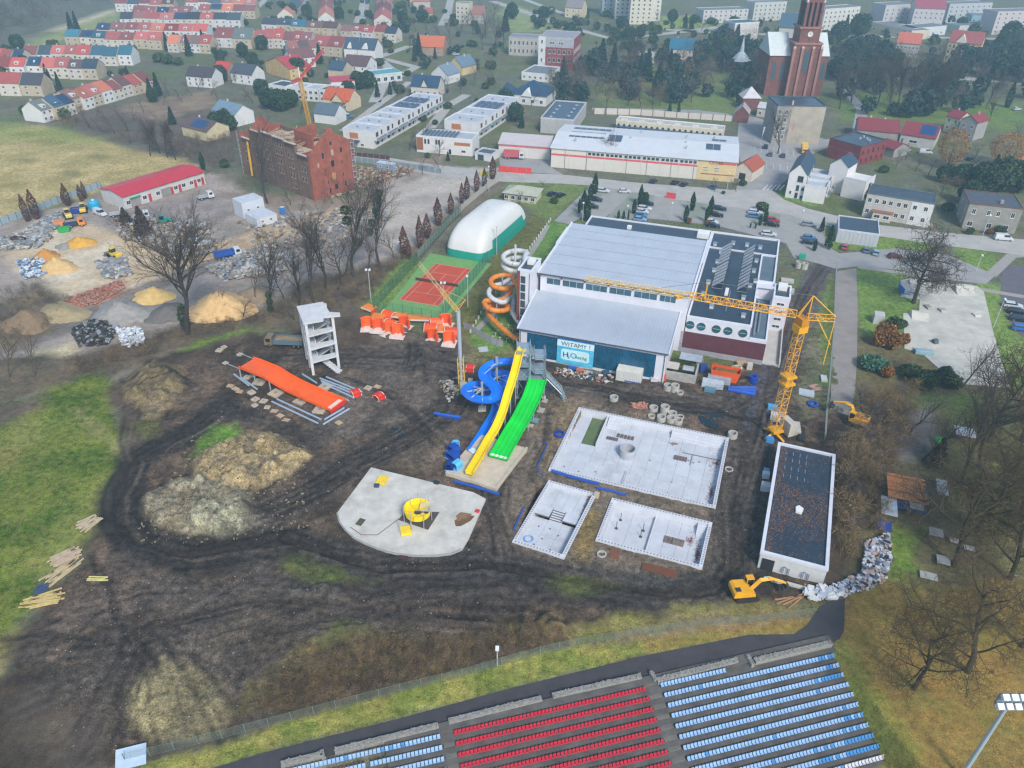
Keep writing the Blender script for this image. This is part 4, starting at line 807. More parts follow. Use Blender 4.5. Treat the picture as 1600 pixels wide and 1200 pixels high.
for z in(3.3,6.6,9.9):
 b=B(PCON);b.prism([(0,0),(L+1.7,1.0),(L+1.7,2.6),(L-.6,2.4),(1.9,2.4),(1.9,D),(0,D)],z-.32,z);b.o('floor_slab',ct)
b=B(PCON);b.prism([(-.2,-.2),(L-.6,-.2),(L-.2,1.2),(L+3.2,.6),(L+3.4,1.9),(L+1.4,3.0),(L+1.0,D+.2),(-.2,D+.2)],h-.35,h);b.o('roof_slab',ct)
for z in(0,3.3,6.6,9.9):
 flight(ct,(L+1.4,4.4 if z else-1.6,z+.02),(L+1.4-(2.4 if z else 2.6),4.6 if z else 2.2,z+1.65),1.5,7,PCON,(0,1,0),False)
 flight(ct,(2.2,6.1,z+1.65),(L+.6,6.1,z+3.2),1.4,7,PCON,(0,-1,0),False)
 B(PCON).box(1.9,4.4,z+1.35,2.9,6.4,z+1.65).o('half_landing',ct)
 if z:b=B(PCON);b.box(1.95,2.42,z,2.1,D-.3,z+.9);b.o('balustrade',ct)
for z in(3.3,6.6,9.9):B(PCON).box(0.02,D*.5,z,.18,D-.6,z+.25).o('kerb',ct)
rb=Rect(3.5,(1188,862),(1295,890),(1302.5,709));L,D=rb.L,rb.D
sb=T('storage_building','long low white building with dark leaf strewn flat roof','building',rb.A,rb.rz)
CW=M('c6c6c4',.8,.1,.6,0,.05,.25)
b=B(CW);b.box(.15,.15,-1.6,L-.15,D-.15,2.95);b.o('wall',sb)
for q in((0,0,L,.55),(0,D-.55,L,D),(0,.55,.55,D-.55),(L-.55,.55,L,D-.55)):B(M('cdd0d6',.6,.05)).box(q[0],q[1],2.95,q[2],q[3],3.5).o('parapet',sb)
B(M('2a3744',.4,.2,.3,0,.1,.4)).box(.55,.55,2.95,L-.55,D-.55,3.1).o('roof',sb)
b=B(M('8f6238',.95,.4,2.));
for i in range(5200):
 y=rnd.uniform(.8,D-.8);x=rnd.uniform(.7,L-.7);k=(1 if 6<y<19 else .25)*(1.0 if x<3 or 9<y<18 else .55)+(1.2 if x<1.6 else 0)
 if rnd.random()>k:continue
 s=rnd.uniform(.03,.11);e=rnd.uniform(0,3);b.add([(x+s*math.cos(e+q*1.57),y+s*math.sin(e+q*1.57),3.11+rnd.random()*.05)for q in range(4)],[(0,1,2,3)])
b.o('fallen_leaves',sb,kind='stuff')
B(WHITE).prism([(4.6,12.0),(5.6,11.9),(5.8,13.2),(5.0,13.8),(4.5,13.2)],3.1,3.5).o('roof_hatch_cover',sb)
for y in(21,23.5,26,28):
 for x in(1.8,3,4.2,5.4):B(M('8f979c')).box(x,y,3.1,x+.08,y+1.1,3.14).o('roof_batten',sb)
B(M('26282a',.9)).box(.6,.02,-.6,2.5,.148,2.2).o('door_shade_panel',sb)  # dark panel colours in the shade inside the doorway
for x in(4.2,7.2):
 b=B(M('2f4a78',.5));b.tube([(x-.5,-.05,.4),(x-.4,-.05,1.4),(x,-.05,1.7),(x+.4,-.05,1.4),(x+.5,-.05,.3)],.05,5);b.tube([(x-.15,-.05,.2),(x-.15,-.05,1.3)],.05,5);b.tube([(x+.7,-.05,.2),(x+.7,-.05,1.5)],.05,5);b.o('pipe_loop',sb)
B(CONC).box(2.5,-2.2,-1.5,L,-1.7,.4).o('retaining_wall',sb);B(M('7c7266',.9,.2)).box(2.5,-1.7,-1.5,L,.1,-.3).o('ledge',sb)
for i in range(9):B(M('b0aea6',.9)).box(L-.3-i*.32,-1.72,-.4,L-.16-i*.32,-1.1,.36).o('sheet_pile',sb)
CY1=M('e0a21c',.5,.1,.6);CY2=M('d9b45c',.5,.1,.6)
def LATT(par,p,q,w_,step,mat,ch=.1,name='mast',up_=None,tri=False):
 p,q=Vector(p),Vector(q);d=(q-p);L_=d.length;t_=d/L_;ref=Vector((0,0,1))if abs(t_.z)<.9 else Vector(up_ or(1,0,0));a=t_.cross(ref).normalized();c=t_.cross(a).normalized()
 cs=[a*w_/2+c*w_/2,-a*w_/2+c*w_/2,-a*w_/2-c*w_/2,a*w_/2-c*w_/2]if not tri else[a*w_/2+c*w_*.4,-a*w_/2+c*w_*.4,-c*w_*.5]
 b=B(mat);k=max(2,round(L_/step));n_=len(cs)
 for o_ in cs:b.beam(p+o_,q+o_,ch)
 for i in range(k):
  u,v=p+d*(i/k),p+d*((i+1)/k)
  for j in range(n_):
   o1,o2=cs[j],cs[(j+1)%n_];(b.beam(u+o1,v+o2,ch*.6)if(i+j)%2 else b.beam(u+o2,v+o1,ch*.6));b.beam(u+o1,u+o2,ch*.55)
 return b.o(name,par)
cb=G(1209,682);crn=T('tower_crane','tall yellow tower crane with long jib over the hall roof','tower crane',cb,math.radians(20));lo=cb;iv=Matrix.Rotation(-math.radians(20),3,'Z');W=lambda v:tuple(iv@(Vector(v)-lo))
ZT=27.3
LATT(crn,(0,0,1.5),(0,0,13),1.6,1.7,CY1,.14,'mast_section');LATT(crn,(0,0,13),(0,0,ZT-1.8),1.35,1.5,CY1,.13,'mast_section')
for z in(1.5,12.6,14.2):B(CY1).box(-1.15,-1.15,z,1.15,1.15,z+.45).o('mast_collar',crn)
B(CY1).box(-1.0,-1.0,ZT-3.2,1.0,1.0,ZT-1.8).o('slewing_ring',crn)
top=Vector((cb.x,cb.y,ZT));je=G(914,434,ZT+.4);jd=(je-top);jd.z=0;JL=jd.length;jd.normalize()
j1=top+jd*1.2+Vector((0,0,.2));j2=top+jd*(JL*.5)+Vector((0,0,.4));LATT(crn,W(j1),W(j2),1.3,1.15,CY1,.14,'jib',tri=True);LATT(crn,W(j2),W(top+jd*JL+Vector((0,0,.4))),1.0,1.2,CY2,.1,'jib',tri=True)
cj=top-jd*5.4;LATT(crn,W(top-jd*.6),W(cj+Vector((0,0,.6))),1.2,1.5,CY1,.13,'counter_jib',tri=True)
ap=top-jd*.9+Vector((0,0,4.2));b=B(CY1)
pr=jd.cross(Vector((0,0,1)))
for s_ in(-.6,.6):b.beam(W(top+pr*s_+jd*.8),W(ap),.16);b.beam(W(top+pr*s_-jd*.9),W(ap),.16)
b.o('apex_frame',crn)
for q in(cj+Vector((0,0,.8)),):B(CY1).beam(W(ap),W(q),.13).o('tie_bar',crn)
k1=top+jd*(JL*.43)+Vector((0,0,3.6));B(CY1).beam(W(top+jd*(JL*.43)),W(k1),.22).o('jib_king_post',crn)
for q in(ap,top+jd*(JL*.66)+Vector((0,0,.6))):B(M('6a6c70')).beam(W(k1),W(q),.06).o('tie_bar',crn)
B(CY1).beam(W(cj),W(cj+Vector((-.8,-1.8,-8))),.14).o('hoist_strut',crn);B(CY1).beam(W(cj+jd*3),W(cj+jd*1.2+Vector((1.2,-1,-4.6))),.14).o('hoist_strut',crn)
B(CY1).box(1.0,-1.2,ZT-1.6,2.4,.2,ZT+.4).o('operator_cab',crn)if False else None
B(M('c08018',.5)).box(-.8,-1.1,ZT-1.8,.8,1.1,ZT-.3).o('slewing_platform',crn)
tr=top+jd*(JL*.55)+Vector((0,0,-.3));b=B(M('c9962a'));b.ob(W(tr),(1.4,1.0,.5));b.o('trolley',crn)
for a in range(4):e=Vector((math.cos(a*1.571+.2),math.sin(a*1.571+.2),0));B(CY1).beam((0,0,1.2),tuple(e*2.6+Vector((0,0,.35))),.4).o('base_leg',crn)
for k in range(5):B(M('b9b5a8',.9)).box(2.2,-1.5+.0*k,.3+k*.62,3.6,1.6,.3+k*.62+.58).o('ballast_block',crn)
mb=G(722,610);mc=T('self_erecting_crane','slim self erecting crane with grey tube mast and pale yellow jib','crane',mb);GT=M('b4bcc8',.45,.08,.5,.3)
LATT(mc,(0,0,.8),(-.2,.3,8.2),1.2,1.6,CY2,.12,'mast_section');B(GT).tube([(-.2,.3,7.6),(-.35,.5,19)],.42,10).o('tube_mast',mc);B(GT).tube([(0,0,.8),(-.2,.3,7.6)],.3,8).o('tube_mast',mc)
e_=G(656,411,19.8)-mb;r_=Vector((-.35,.5,19.3));jm=r_.lerp(e_,.38)
LATT(mc,r_,jm,.9,1.0,CY2,.12,'jib',tri=True);LATT(mc,jm,e_,.8,1.3,M('cfc08a',.5),.07,'jib',tri=True)
kk=r_+Vector((1.6,-.4,2.6));b=B(CY2);b.beam(r_,kk,.12);b.beam(r_+Vector((-.6,.6,0)),kk,.12);b.beam(kk,jm+Vector((0,0,.4)),.1);b.o('head_frame',mc)
for x,y in((-1.6,-1),(1.6,-1),(1.6,1.4),(-1.6,1.4)):B(CY2).beam((0,0,.7),(x,y,.2),.25).o('outrigger',mc)
for k in range(3):B(M('a8a498',.9)).box(-.3,-1.9,.3+k*.8,1.2,-.6,1.05+k*.8).o('ballast_block',mc)
B(M('a8a498',.9)).box(1.3,.6,.2,2.3,1.6,2.2).o('ballast_block',mc)
def ST(px,z=0):d=G(*px,z)-ST_A;return d.dot(ST_U),d.dot(ST_N)
gst=T('grandstand','concrete stadium terrace with rows of red and pale blue seats','grandstand',ST_A,ST_TH);TC=M('5d5a56',.9,.3,.5,0,.15,.45);TC2=M('7d7a72',.9,.25,.6,0,.1,.35)
def LY(x,yn,z):return(x,-yn,z)
PIT,DRP=1.33,.40
for r_ in range(0,15):
 y0=PIT*(r_-2)-.75;B(TC).box(-64,-(y0+PIT),-.4*r_-1.2+.35,1.3,-y0,-.4*(r_-1)-.02).o('terrace_step',gst)
xl=ST((686,1157))[0];xr0,xr1=ST((713,1151))[0],ST((1006,1079))[0];xb=ST((1034,1073))[0]
SEATC={'r':M('b3283a',.45,.1,1),'p':M('8fb0d4',.5,.15,1),'b':M('4a8cc4',.45,.14,1),'w':M('c9cbd0',.5,.1,1)}
def seat_mesh(mt):
 b=B(mt);b.xprism([(-.02,.40),(.34,.44),(.36,.40),(.0,.36)],-.2,.2);b.xprism([(.33,.42),(.40,.74),(.45,.74),(.38,.40)],-.2,.2);b.m(M('3a4656',.6));b.box(-.04,.1,.1,.04,.3,.37)
 return b.mesh('seat')
SM={k:seat_mesh(v)for k,v in SEATC.items()};spots=[]
for r_ in range(1,13):
 yn,z=PIT*(r_-2),-.4*(r_-1)
 blocks=[(xl-40,xl,'l'),(xr0,xr1,'r'),(xb,0 if r_>1 else xb+9.4,'p')]
 for x0,x1,c in blocks:
  n_=int((x1-x0)/.512)
  for i in range(n_+1):
   x=x0+(x1-x0)*i/n_;q=gst.location+ST_U*x+ST_N*yn;X,Y=PX((q.x,q.y,z+.4))
   if not(-15<X<1615 and Y<1212):continue
   if rnd.random()<.004:continue
   cc='r' if c=='r' else('p' if c=='l' and rnd.random()<.9 else None)
   if c!='r' and cc is None:cc='b'
   if c=='p':cc='w' if r_==12 and x>-6 else('b' if rnd.random()<(.02+(.5 if x>-4.5 and r_ not in(5,6,7)else 0)+(.5 if r_>=10 and x>-9 else 0))else 'p')
   spots.append((Y,x,yn,z,cc))
spots.sort(reverse=True)
far_={}
for i,(Y,x,yn,z,cc)in enumerate(spots):
 if i<300:OB('seat',SM[cc],gst,LY(x,yn+.1,z),0)
 else:far_.setdefault(cc,[]).append((x,yn,z))
b=B()
for cc,q in far_.items():
 b.m(SEATC[cc])
 for x,yn,z in q:b.xprism([(-yn-.12,z+.40),(-yn+.24,z+.44),(-yn+.26,z+.40),(-yn-.1,z+.36)],x-.2,x+.2);b.xprism([(-yn+.23,z+.42),(-yn+.30,z+.74),(-yn+.35,z+.74),(-yn+.28,z+.40)],x-.2,x+.2)
b.o('seat_row',gst,kind='stuff')
b=B(M('28405c',.6))
for r_ in range(1,13):
 yn,z=PIT*(r_-2),-.4*(r_-1)
 for x0,x1,c in[(xl-40,xl,'l'),(xr0,xr1,'r'),(xb,0 if r_>1 else xb+9.4,'p')]:
  B(M('c96a70',.6)if c=='r' else M('33506e',.6)).box(x0-.25,-yn-.02,z+.26,x1+.25,-yn+.03,z+.34).o('seat_rail',gst)
for xa,xc in((xl+.5,xr0-.35),(xr1+.4,xb-.4)):
 for r_ in range(1,14):z=-.4*(r_-1);y0=PIT*(r_-2);B(M('6a6862',.9,.2)).box(xa,-(y0+1.05),z-.5,xc,-(y0+.45),z-.17).o('aisle_step',gst)
GAB=M('8f8d86',.95,.35,3.5,0,.5,.3)
def gabion(p0,p1,wid=.75,h=.8):
 a,c=ST(p0),ST(p1);a,c=Vector((a[0],-a[1],-.1)),Vector((c[0],-c[1],-.1));d=c-a;L_=d.length;an=math.atan2(d.y,d.x);b=B(GAB)
 b.ob((a+c)/2+Vector((0,0,h/2)),(L_,wid,h),an)
 for i in range(int(L_*13)):
  q=a+d*rnd.random()+Vector((-math.sin(an),math.cos(an),0))*rnd.uniform(-wid/2,wid/2);s=rnd.uniform(.08,.2);b.ob((q.x,q.y,h-.08+rnd.random()*.06),(s,s*rnd.uniform(.6,1),.12),rnd.uniform(0,3))
 b.o('stone_wall',gst)
for p0,p1 in(((440,1198),(505,1182)),((524,1177),(685,1137)),((701,1131),(846,1095)),((863,1091),(1001,1060)),((1026,1067),(1151,1035)),((1178,1036),(1297,1008))):gabion(p0,p1)
for p0,p1 in(((1016,1053),(1024,1067)),((1167,1028),(1176,1043)),((503,1176),(507,1191))):gabion(p0,p1,.5)
sheet('path',[(280,1216),(420,1174),(620,1124),(800,1075),(1000,1026),(1170,992),(1240,991),(1262,976),(1280,948),(1300,938),(1320,936),(1319,985),(1312,998),(1292,1010),(1172,1036),(1003,1062),(846,1097),(690,1136),(520,1180),(440,1203),(380,1222)],.04,PATH,'dark asphalt walk along the top of the seat terrace')
def FENCE(name,label,pts,h,step,post,wire,dens=.12,rails=1,r_=.04,panelname='mesh_panel',gap=.0):
 P=[Vector((*q,0))for q in gpts(pts)];P=even([p_ for a,c in zip(P,P[1:])for p_ in(a,a.lerp(c,.5))]+[P[-1]],step)
 for p_ in P:p_.z=max(GZ(p_.x,p_.y),-.1)
 t=T(name,label,'fence',P[0]);o_=P[0]
 pm=B(post).box(-r_,-r_,-.3,r_,r_,h+.05).mesh('post')
 for p_ in P:OB('post',pm,t,p_-o_)
 for a,c in zip(P,P[1:]):
  a,c=a-o_,c-o_;b=B(wire);d=c-a;n_=max(2,int(d.length/dens));tw=.011
  for i in range(1,n_):q=a.lerp(c,i/n_);b.add([q+Vector((-tw,0,.05)),q+Vector((tw,0,.05)),q+Vector((tw,0,h)),q+Vector((-tw,0,h))],[(0,1,2,3)])
  k=max(2,int(h/(dens*1.6)))
  for i in range(k+1):
   z=Vector((0,0,.08+(h-.1)*i/k));e=Vector((0,0,tw*(2.2 if i in(0,k)else 1)));b.add([a+z-e,c+z-e,c+z+e,a+z+e],[(0,1,2,3)])
  b.o(panelname,t)
 return t
FG=M('6f8079',.6);FGR=M('2f5a4c',.6)
FENCE('wire_fence','grey wire mesh fence along the grass strip behind the terrace',[(196,1190),(300,1165),(410,1137),(520,1108),(620,1082),(720,1058),(830,1026),(900,1009),(960,999),(1040,988),(1110,977),(1190,972),(1268,962)],1.7,2.9,FG,FG,.14)
FENCE('court_fence','green wire fence round the tennis court',[(584,487),(612,455),(640,424),(668,394),(700,355),(720,336)],3.6,2.6,FGR,FGR,.16)
FENCE('court_fence','green wire fence at the near end of the tennis court',[(586,489),(632,497),(688,507),(694,496)],3.6,2.6,FGR,M('3f8a66',.6),.13)
FENCE('court_fence','green wire fence down the hall side of the tennis court',[(696,492),(720,462),(750,426),(762,410)],3.6,2.6,FGR,M('3f7a66',.6),.15)
FENCE('site_fence','light mesh site fence beside the long paved path',[(1306,420),(1304,470),(1302,520),(1298,560),(1295,600),(1291,640),(1288,690)],2.0,2.6,M('7d8d90',.5),M('8d9a9c',.5),.16)
def WALLF(name,label,pts,h,step,mat,post=None,th=.12,part='panel',cat='fence',base=None):
 P=[Vector((*q,0))for q in gpts(pts)];P=even([p_ for a,c in zip(P,P[1:])for p_ in(a,a.lerp(c,.5))]+[P[-1]],step);o_=P[0].copy();t=T(name,label,cat,o_)
 for i,(a,c)in enumerate(zip(P,P[1:])):
  d=c-a;an=math.atan2(d.y,d.x);m_=(a+c)/2-o_;hh=h*rnd.uniform(.97,1.02);B(mat).ob((m_.x,m_.y,hh/2-.1),(d.length-.16,th,hh+.2),an).o(part,t)
 if post:
  for p_ in P:q=p_-o_;B(post).box(q.x-.16,q.y-.16,-.2,q.x+.16,q.y+.16,h+.2).o('post',t)
 return t
WALLF('yard_wall','pale concrete panel wall behind the yard skips and lorries',[(-40,362),(0,352),(40,338),(70,326),(100,314),(140,300),(158,294)],2.2,2.6,M('8f9fa8',.8,.12),M('7a868c',.8))
WALLF('court_wall','pale concrete wall between the builders yard and the tennis court',[(653,402),(690,362),(726,324),(760,296),(784,280)],1.9,2.6,M('a8a59b',.85,.15),M('98958b',.85))
WALLF('pillar_wall','long white wall with red brick pillars in front of the churchyard',[(928,178),(1000,180),(1070,185),(1148,190)],2.6,5.4,M('c4bdb2',.85,.1),M('8a4a3c',.9))
WALLF('hoarding','grey pink hoarding of sheet panels at the corner of the hall lawn',[(724,512),(742,522),(770,538),(786,543)],1.8,2.0,M('9a969c',.7,.15),None,.06)
WALLF('red_fence','bright red sheet fence closing the supermarket yard',[(779,268),(830,272)],2.2,3.5,M('d23a36',.6,.1),None,.08)
WALLF('brown_fence','dark brown board fence in front of the white terrace',[(548,243),(609,250)],1.6,2.5,M('4d2f30',.8,.1),None,.08)
WALLF('grey_fence','grey blue panel fence between the terrace street and the builders yard',[(546,252),(600,258),(650,265),(690,272)],2.0,2.6,M('7d8a92',.8,.1),M('9a9a98'),.08)
WALLF('garden_wall','white and red low garden wall below the grey and white tenement',[(1376,338),(1410,345),(1462,356)],1.1,3.2,M('cbc6c0',.8,.1),M('9c4f44',.9))
wl=gpts([(735,520),(760,478),(790,440),(820,400),(860,345)]);P=even([Vector((*q,0))for q in wl],2.4);t=T('bollard_row','row of short white concrete panels between two lawn strips','fence',P[0])
for p_ in P:B(M('bdbdb8',.8)).box(-.25,-.08,-.1,.25,.08,.95).o('panel',t,p_-P[0],.9)
tc=Rect(0,(623.8,468.1),(685.6,478.8),(735.6,420.6));L,D=10.97,23.77
sheet('court_turf',[(598,488),(692,505),(768,412),(672,396)],.03,M('6f9a58',.9,.15,.5,0,.1),'green artificial grass round the tennis court')
t=T('tennis_court','red clay tennis court with white lines and a net','tennis court',tc.A,tc.rz)
B(M('bc4c32',.9,.12,.4,0,.05,.15)).box(-.1,-.1,-.1,L+.1,D+.1,.045).o('surface',t)
for q in((0,0,L,.1),(0,D-.1,L,D),(0,.1,.08,D-.1),(L-.08,.1,L,D-.1),(1.37,.1,1.45,D-.1),(L-1.45,.1,L-1.37,D-.1),(1.45,5.48,L-1.45,5.56),(1.45,D-5.56,L-1.45,D-5.48),(L/2-.04,5.56,L/2+.04,D-5.56)):B(M('d9b7a8',.8)).box(q[0],q[1],.04,q[2],q[3],.052).o('line',t)
b=B(M('4a3a34',.9));b.box(-.6,D/2-.02,.1,L+.6,D/2+.02,.95);b.o('net',t)
for x in(-.7,L+.7):B(DKTRIM).box(x-.06,D/2-.06,0,x+.06,D/2+.06,1.1).o('net_post',t)
db=Rect(0,(690,398),(758,411),(823,332));L,D=db.L,(G(822,340)-G(760,405)).dot(db.uy)
t=T('air_dome','big white inflated sports dome with green skirt','dome',db.A,db.rz);DW=M('cfcfca',.55,.04,.3,0,.03);DG=M('0f8f7c',.55,.08)
def dpt(u,v,k=0):
 a=u*2*math.pi;e=.34;ca,sa=math.cos(a),math.sin(a);X=math.copysign(abs(ca)**e,ca);Y=math.copysign(abs(sa)**e,sa);s=math.cos(v*math.pi/2)**.6
 return Vector((L/2+X*L/2*s,D/2+Y*D/2*(s**1.15),9.4*math.sin(v*math.pi/2)**.95))
NU,NV=48,14
for v0,v1,mt,nm in((0,2,DG,'skirt'),(2,8,DW,'shell'),(8,NV,DW,'shell')):
 b=B(mt);V=[dpt(i/NU,j/NV*.999)for j in range(v0,v1+1)for i in range(NU)]
 b.add(V,[(j*NU+i,j*NU+(i+1)%NU,(j+1)*NU+(i+1)%NU,(j+1)*NU+i)for j in range(v1-v0)for i in range(NU)]);b.o(nm,t,smooth=True)
b=B(DG);b.ring([dpt(-.055+.11*i/10,.15)+Vector((.12,0,.03))for i in range(11)],[dpt(-.055+.11*i/10,.3)+Vector((.12,0,.03))for i in range(11)]);b.o('side_window',t)
sheet('car_park',[(866,345),(926,286),(1060,306),(1236,332),(1290,352),(1288,382),(1312,396),(1400,388),(1480,398),(1556,430),(1540,444),(1470,436),(1410,422),(1340,416),(1305,420),(1280,412),(1240,402),(1228,380),(1118,352),(925,332),(888,350)],.015,ASPH,'grey asphalt car park behind the swimming hall')
sheet('road',[(548,236),(640,252),(760,268),(880,273),(1000,286),(1150,297),(1205,296),(1225,312),(1262,326),(1360,350),(1480,364),(1620,376),(1620,402),(1480,384),(1360,367),(1262,346),(1235,336),(1060,312),(930,290),(880,287),(790,284),(690,276),(548,250)],.03,ASPH2,'pale grey main street past the supermarket')
sheet('side_road',[(1205,296),(1150,297),(1160,262),(1150,230),(1155,188),(1085,178),(925,172),(925,168),(1090,172),(1180,183),(1290,218),(1330,212),(1338,170),(1310,140),(1325,138),(1352,168),(1360,205),(1290,232),(1270,240),(1225,285)],.02,ASPH,'side road and forecourt by the grey tenement')
sheet('yard_paving',[(779,238),(862,244),(862,262),(880,273),(782,266)],.02,ASPH,'paved supermarket yard')
for k,px in enumerate(([(905,340),(952,296),(985,300),(942,344)],[(1013,340),(1028,305),(1070,311),(1062,340)],[(1128,352),(1140,318),(1180,324),(1170,355)],[(1222,360),(1230,338),(1275,352),(1272,385),(1238,392),(1226,378)])):sheet('parking_lane',px,.024,M('98968f',.85,.1,.3,0,.1,.2),'paler driving lane of the car park')
for k,px in enumerate(([(886,338),(925,294),(950,297),(903,340)],[(944,344),(988,301),(1024,305),(1008,342)],[(1064,338),(1074,312),(1112,317),(1110,345)],[(1172,352),(1184,325),(1220,334),(1216,358)])):sheet('parking_bay',px,.022,BAY,'grass paved parking bays')
sheet('paved_path',[(1308,424),(1338,419),(1340,480),(1339,560),(1336,612),(1330,640),(1297,640),(1301,560),(1304,480)],.03,M('8d867f',.9,.14,.3,0,.1,.35),'long straight paved path beside the site fence')
sheet('parking_right',[(1566,418),(1640,410),(1700,430),(1700,560),(1604,530),(1582,512),(1563,462)],.02,M('5f5b62',.9,.12,.4,0,.1),'dark car park at the right edge')
for px,w_,lb in(([(1340,417),(1420,428),(1500,447),(1590,462),(1640,470)],2.2,'footpath north of the skate park'),([(1310,640),(1345,652),(1400,655)],2,'short footpath'),([(1548,430),(1580,400),(1640,396)],3,'footpath to the right car park'),([(740,520),(770,490),(800,440),(845,372),(856,352)],1.6,'footpath across the hall lawn')):ribbon('footpath',px,w_,.026,M('96928a',.9,.12),lb)
for px,w_,lb in(([(585,160),(600,128),(625,118),(650,105),(600,92),(560,96)],6,'street bending between the terraces'),([(625,118),(610,108),(590,90),(640,72)],6,'street by the dormer houses'),([(536,205),(580,172),(640,128)],4,'lane behind the white terrace'),([(672,200),(700,165),(730,148)],5,'lane between the white terraces'),([(770,2),(830,22),(880,40),(960,62),(1080,48),(1160,38)],8,'far road past the tower blocks'),([(800,-8),(860,14),(905,30)],6,'far slip road'),([(560,36),(568,16),(572,-10)],8,'far street between terraces'),([(395,18),(418,-4),(430,-20)],5,'far lane among the houses'),([(1040,46),(1130,52),(1300,56),(1420,58),(1620,62)],7,'far cross street'),([(1420,112),(1500,122),(1620,132)],9,'far car park strip'),([(690,40),(700,20),(705,-5)],6,'far tree lined street')):
 ribbon('street',px,w_,.06,ASPH2,lb)
LINE=M('c9cac6',.8)
for k in range(5):
 p0,p1=G(1192+k*6.5,296.5-k*0+.6,.05),G(1200+k*6.5,288+.6,.05);d=(p1-p0).normalized();nn=Vector((-d.y,d.x,0))*.3
 b=B(LINE);b.add([p0+nn,p0-nn,p1-nn,p1+nn],[(0,1,2,3)]);b.o('crossing_stripe',kind='structure',label='zebra crossing stripe at the side road')
for i in range(7):
 for(x,y,dx)in((1180+i*10,238+i*.9,1),(1176+i*11,262+i*1.1,1)):
  p0,p1=G(x,y,.05),G(x-1,y-10,.05);b=B(LINE);nn=Vector((.08,0,0));b.add([p0-nn,p0+nn,p1+nn,p1-nn],[(0,1,2,3)]);b.o('bay_line',kind='structure',label='white parking bay line on the forecourt')
sp=gpts([(1407,438),(1421,436),(1458,443),(1526,447),(1537,456),(1552,520),(1577,606),(1500,600),(1462,572),(1440,552),(1413,545),(1411,490),(1436,486),(1437,468),(1408,464)]);t=T('skate_park','pale concrete skate park slab with low ramps','skate park',V3(sp[0],0));o_=sp[0]
SK=M('bab7ab',.8,.18,.3,0,.06,.3);B(SK).prism([(x-o_[0],y-o_[1])for x,y in sp][::-1],-.4,.1).o('slab',t)
def ramp(px,h,rz,w_,l_,mt=SK,nm='ramp',kind=0):
 g=G(*px);q=Vector((g.x-o_[0],g.y-o_[1],.1));b=B(mt)
 if kind==0:b.xprism([(0,0),(l_,0),(l_,h),(l_*.75,h),(l_*.4,h*.4)],-w_/2,w_/2)
 else:b.xprism([(-l_/2,0),(l_/2,0),(l_*.3,h),(-l_*.3,h)],-w_/2,w_/2)
 b.o(nm,t,q,rz)
ramp((1510,463),1.4,-.2,4.5,4.5);ramp((1440,448),.9,-.2,6,2.5);ramp((1438,502),1.1,-.3,4,3.5);ramp((1440,545),.9,2.9,4,3.2,M('8fb0b8',.6,.2));ramp((1449,481),.5,.1,1.2,2.8,M('8e8e8a',.7),'grind_box',1);ramp((1472,486),.5,.1,1.6,2.4,M('9a9a94',.7),'grind_box',1);ramp((1525,493),.4,.1,1.6,2.2,SK,'grind_box',1);ramp((1460,536),.9,.3,1.2,1.4,M('4a5258',.6),'grind_box',1)
B(M('2f66b0',.6)).ob((G(1407,456).x-o_[0],G(1407,456).y-o_[1],.9),(.25,3.8,1.6),-.05).o('blue_board',t)
for x,y,c in((1423,458,'3f5fb0'),(1432,461,'b04a60'),(1417,460,'2f4fa0')):g=G(x,y);B(M(c,.6,.4,3)).ob((g.x-o_[0],g.y-o_[1],.13),(1.5,.5,.04),-.25).o('graffiti_panel',t)
MILLD=brick('6e584c');MILLR=brick('90503e');STONE=M('a3968a',.9,.15);DK=M('16181b',.9,.1)  # shade of the mill's long facade is put into its darker brick colour
mr=Rect(0,(385,272),(489,313),(551,291));L,D=mr.L,mr.D
ml=T('brick_mill_ruin','roofless old red and dark brick mill under restoration, shade put into the dark walls','ruined mill',mr.A,mr.rz)
nb=6;hs=[15.2,18.8,17.6,19.2,16.6,14.2]
hs=[13.8,17.6,18.2,18.0,17.6,14.8]
for i in range(nb):
 x0,x1=L*i/nb,L*(i+1)/nb;h=hs[i]
 B(MILLD).box(x0+.03,.05*(i%2),-.5,x1-.03,1.0,h-.8).o('wall',ml);B(MILLD).box(x0,-.25,-.5,x0+.9,-.002,h).o('pilaster',ml)
 b=B(M('4a3d37',.95,.3,2));b.box(x0+.9,-.2,h-.8,x1,1.0,h-.3)
 for k in range(7):b.box(x0+1.1+k*.85,-.2,h-1.5,x0+1.5+k*.85,-.01,h-.8)
 b.o('cornice',ml);B(M('b8aba0',.9,.2)).box(x0,.0,h-.3,x1,1.0,h-.12).o('coping',ml)
 for z in(2.0,5.6,9.0,12.2,14.8):
  if z+1.9>h-1.2 or(z==2.0 and i not in(4,)):continue
  for k in((-.9,.9)if i in(0,2,4,5)else(-1.6,0,1.6)if z>12 else(-.8,.8)):WIN(ml,(x0+x1)/2+.4+k,-.02 if i%2==0 else .04,z,.95,1.75,'f',STONE,DK,1,True)  # dark matte planes paint in the shaded depth of unglazed openings
P=[(0,-.5),(D,-.5),(D,16.2),(D-1.0,16.2),(D-1.0,17.0),(D/2+1.2,21.2),(D/2+1.2,22.2),(D/2-1.2,22.2),(D/2-1.2,21.2),(1.0,15.4),(1.0,14.6),(0,14.6)]
B(MILLR).xprism(P,L+.01,L+1.0).o('gable_wall',ml)
for y,z in((.6,15.3),(D-.5,16.9)):B(M('8a5044',.9)).box(L-.2,y-.7,z-.6,L+1.2,y+.7,z).o('coping',ml)
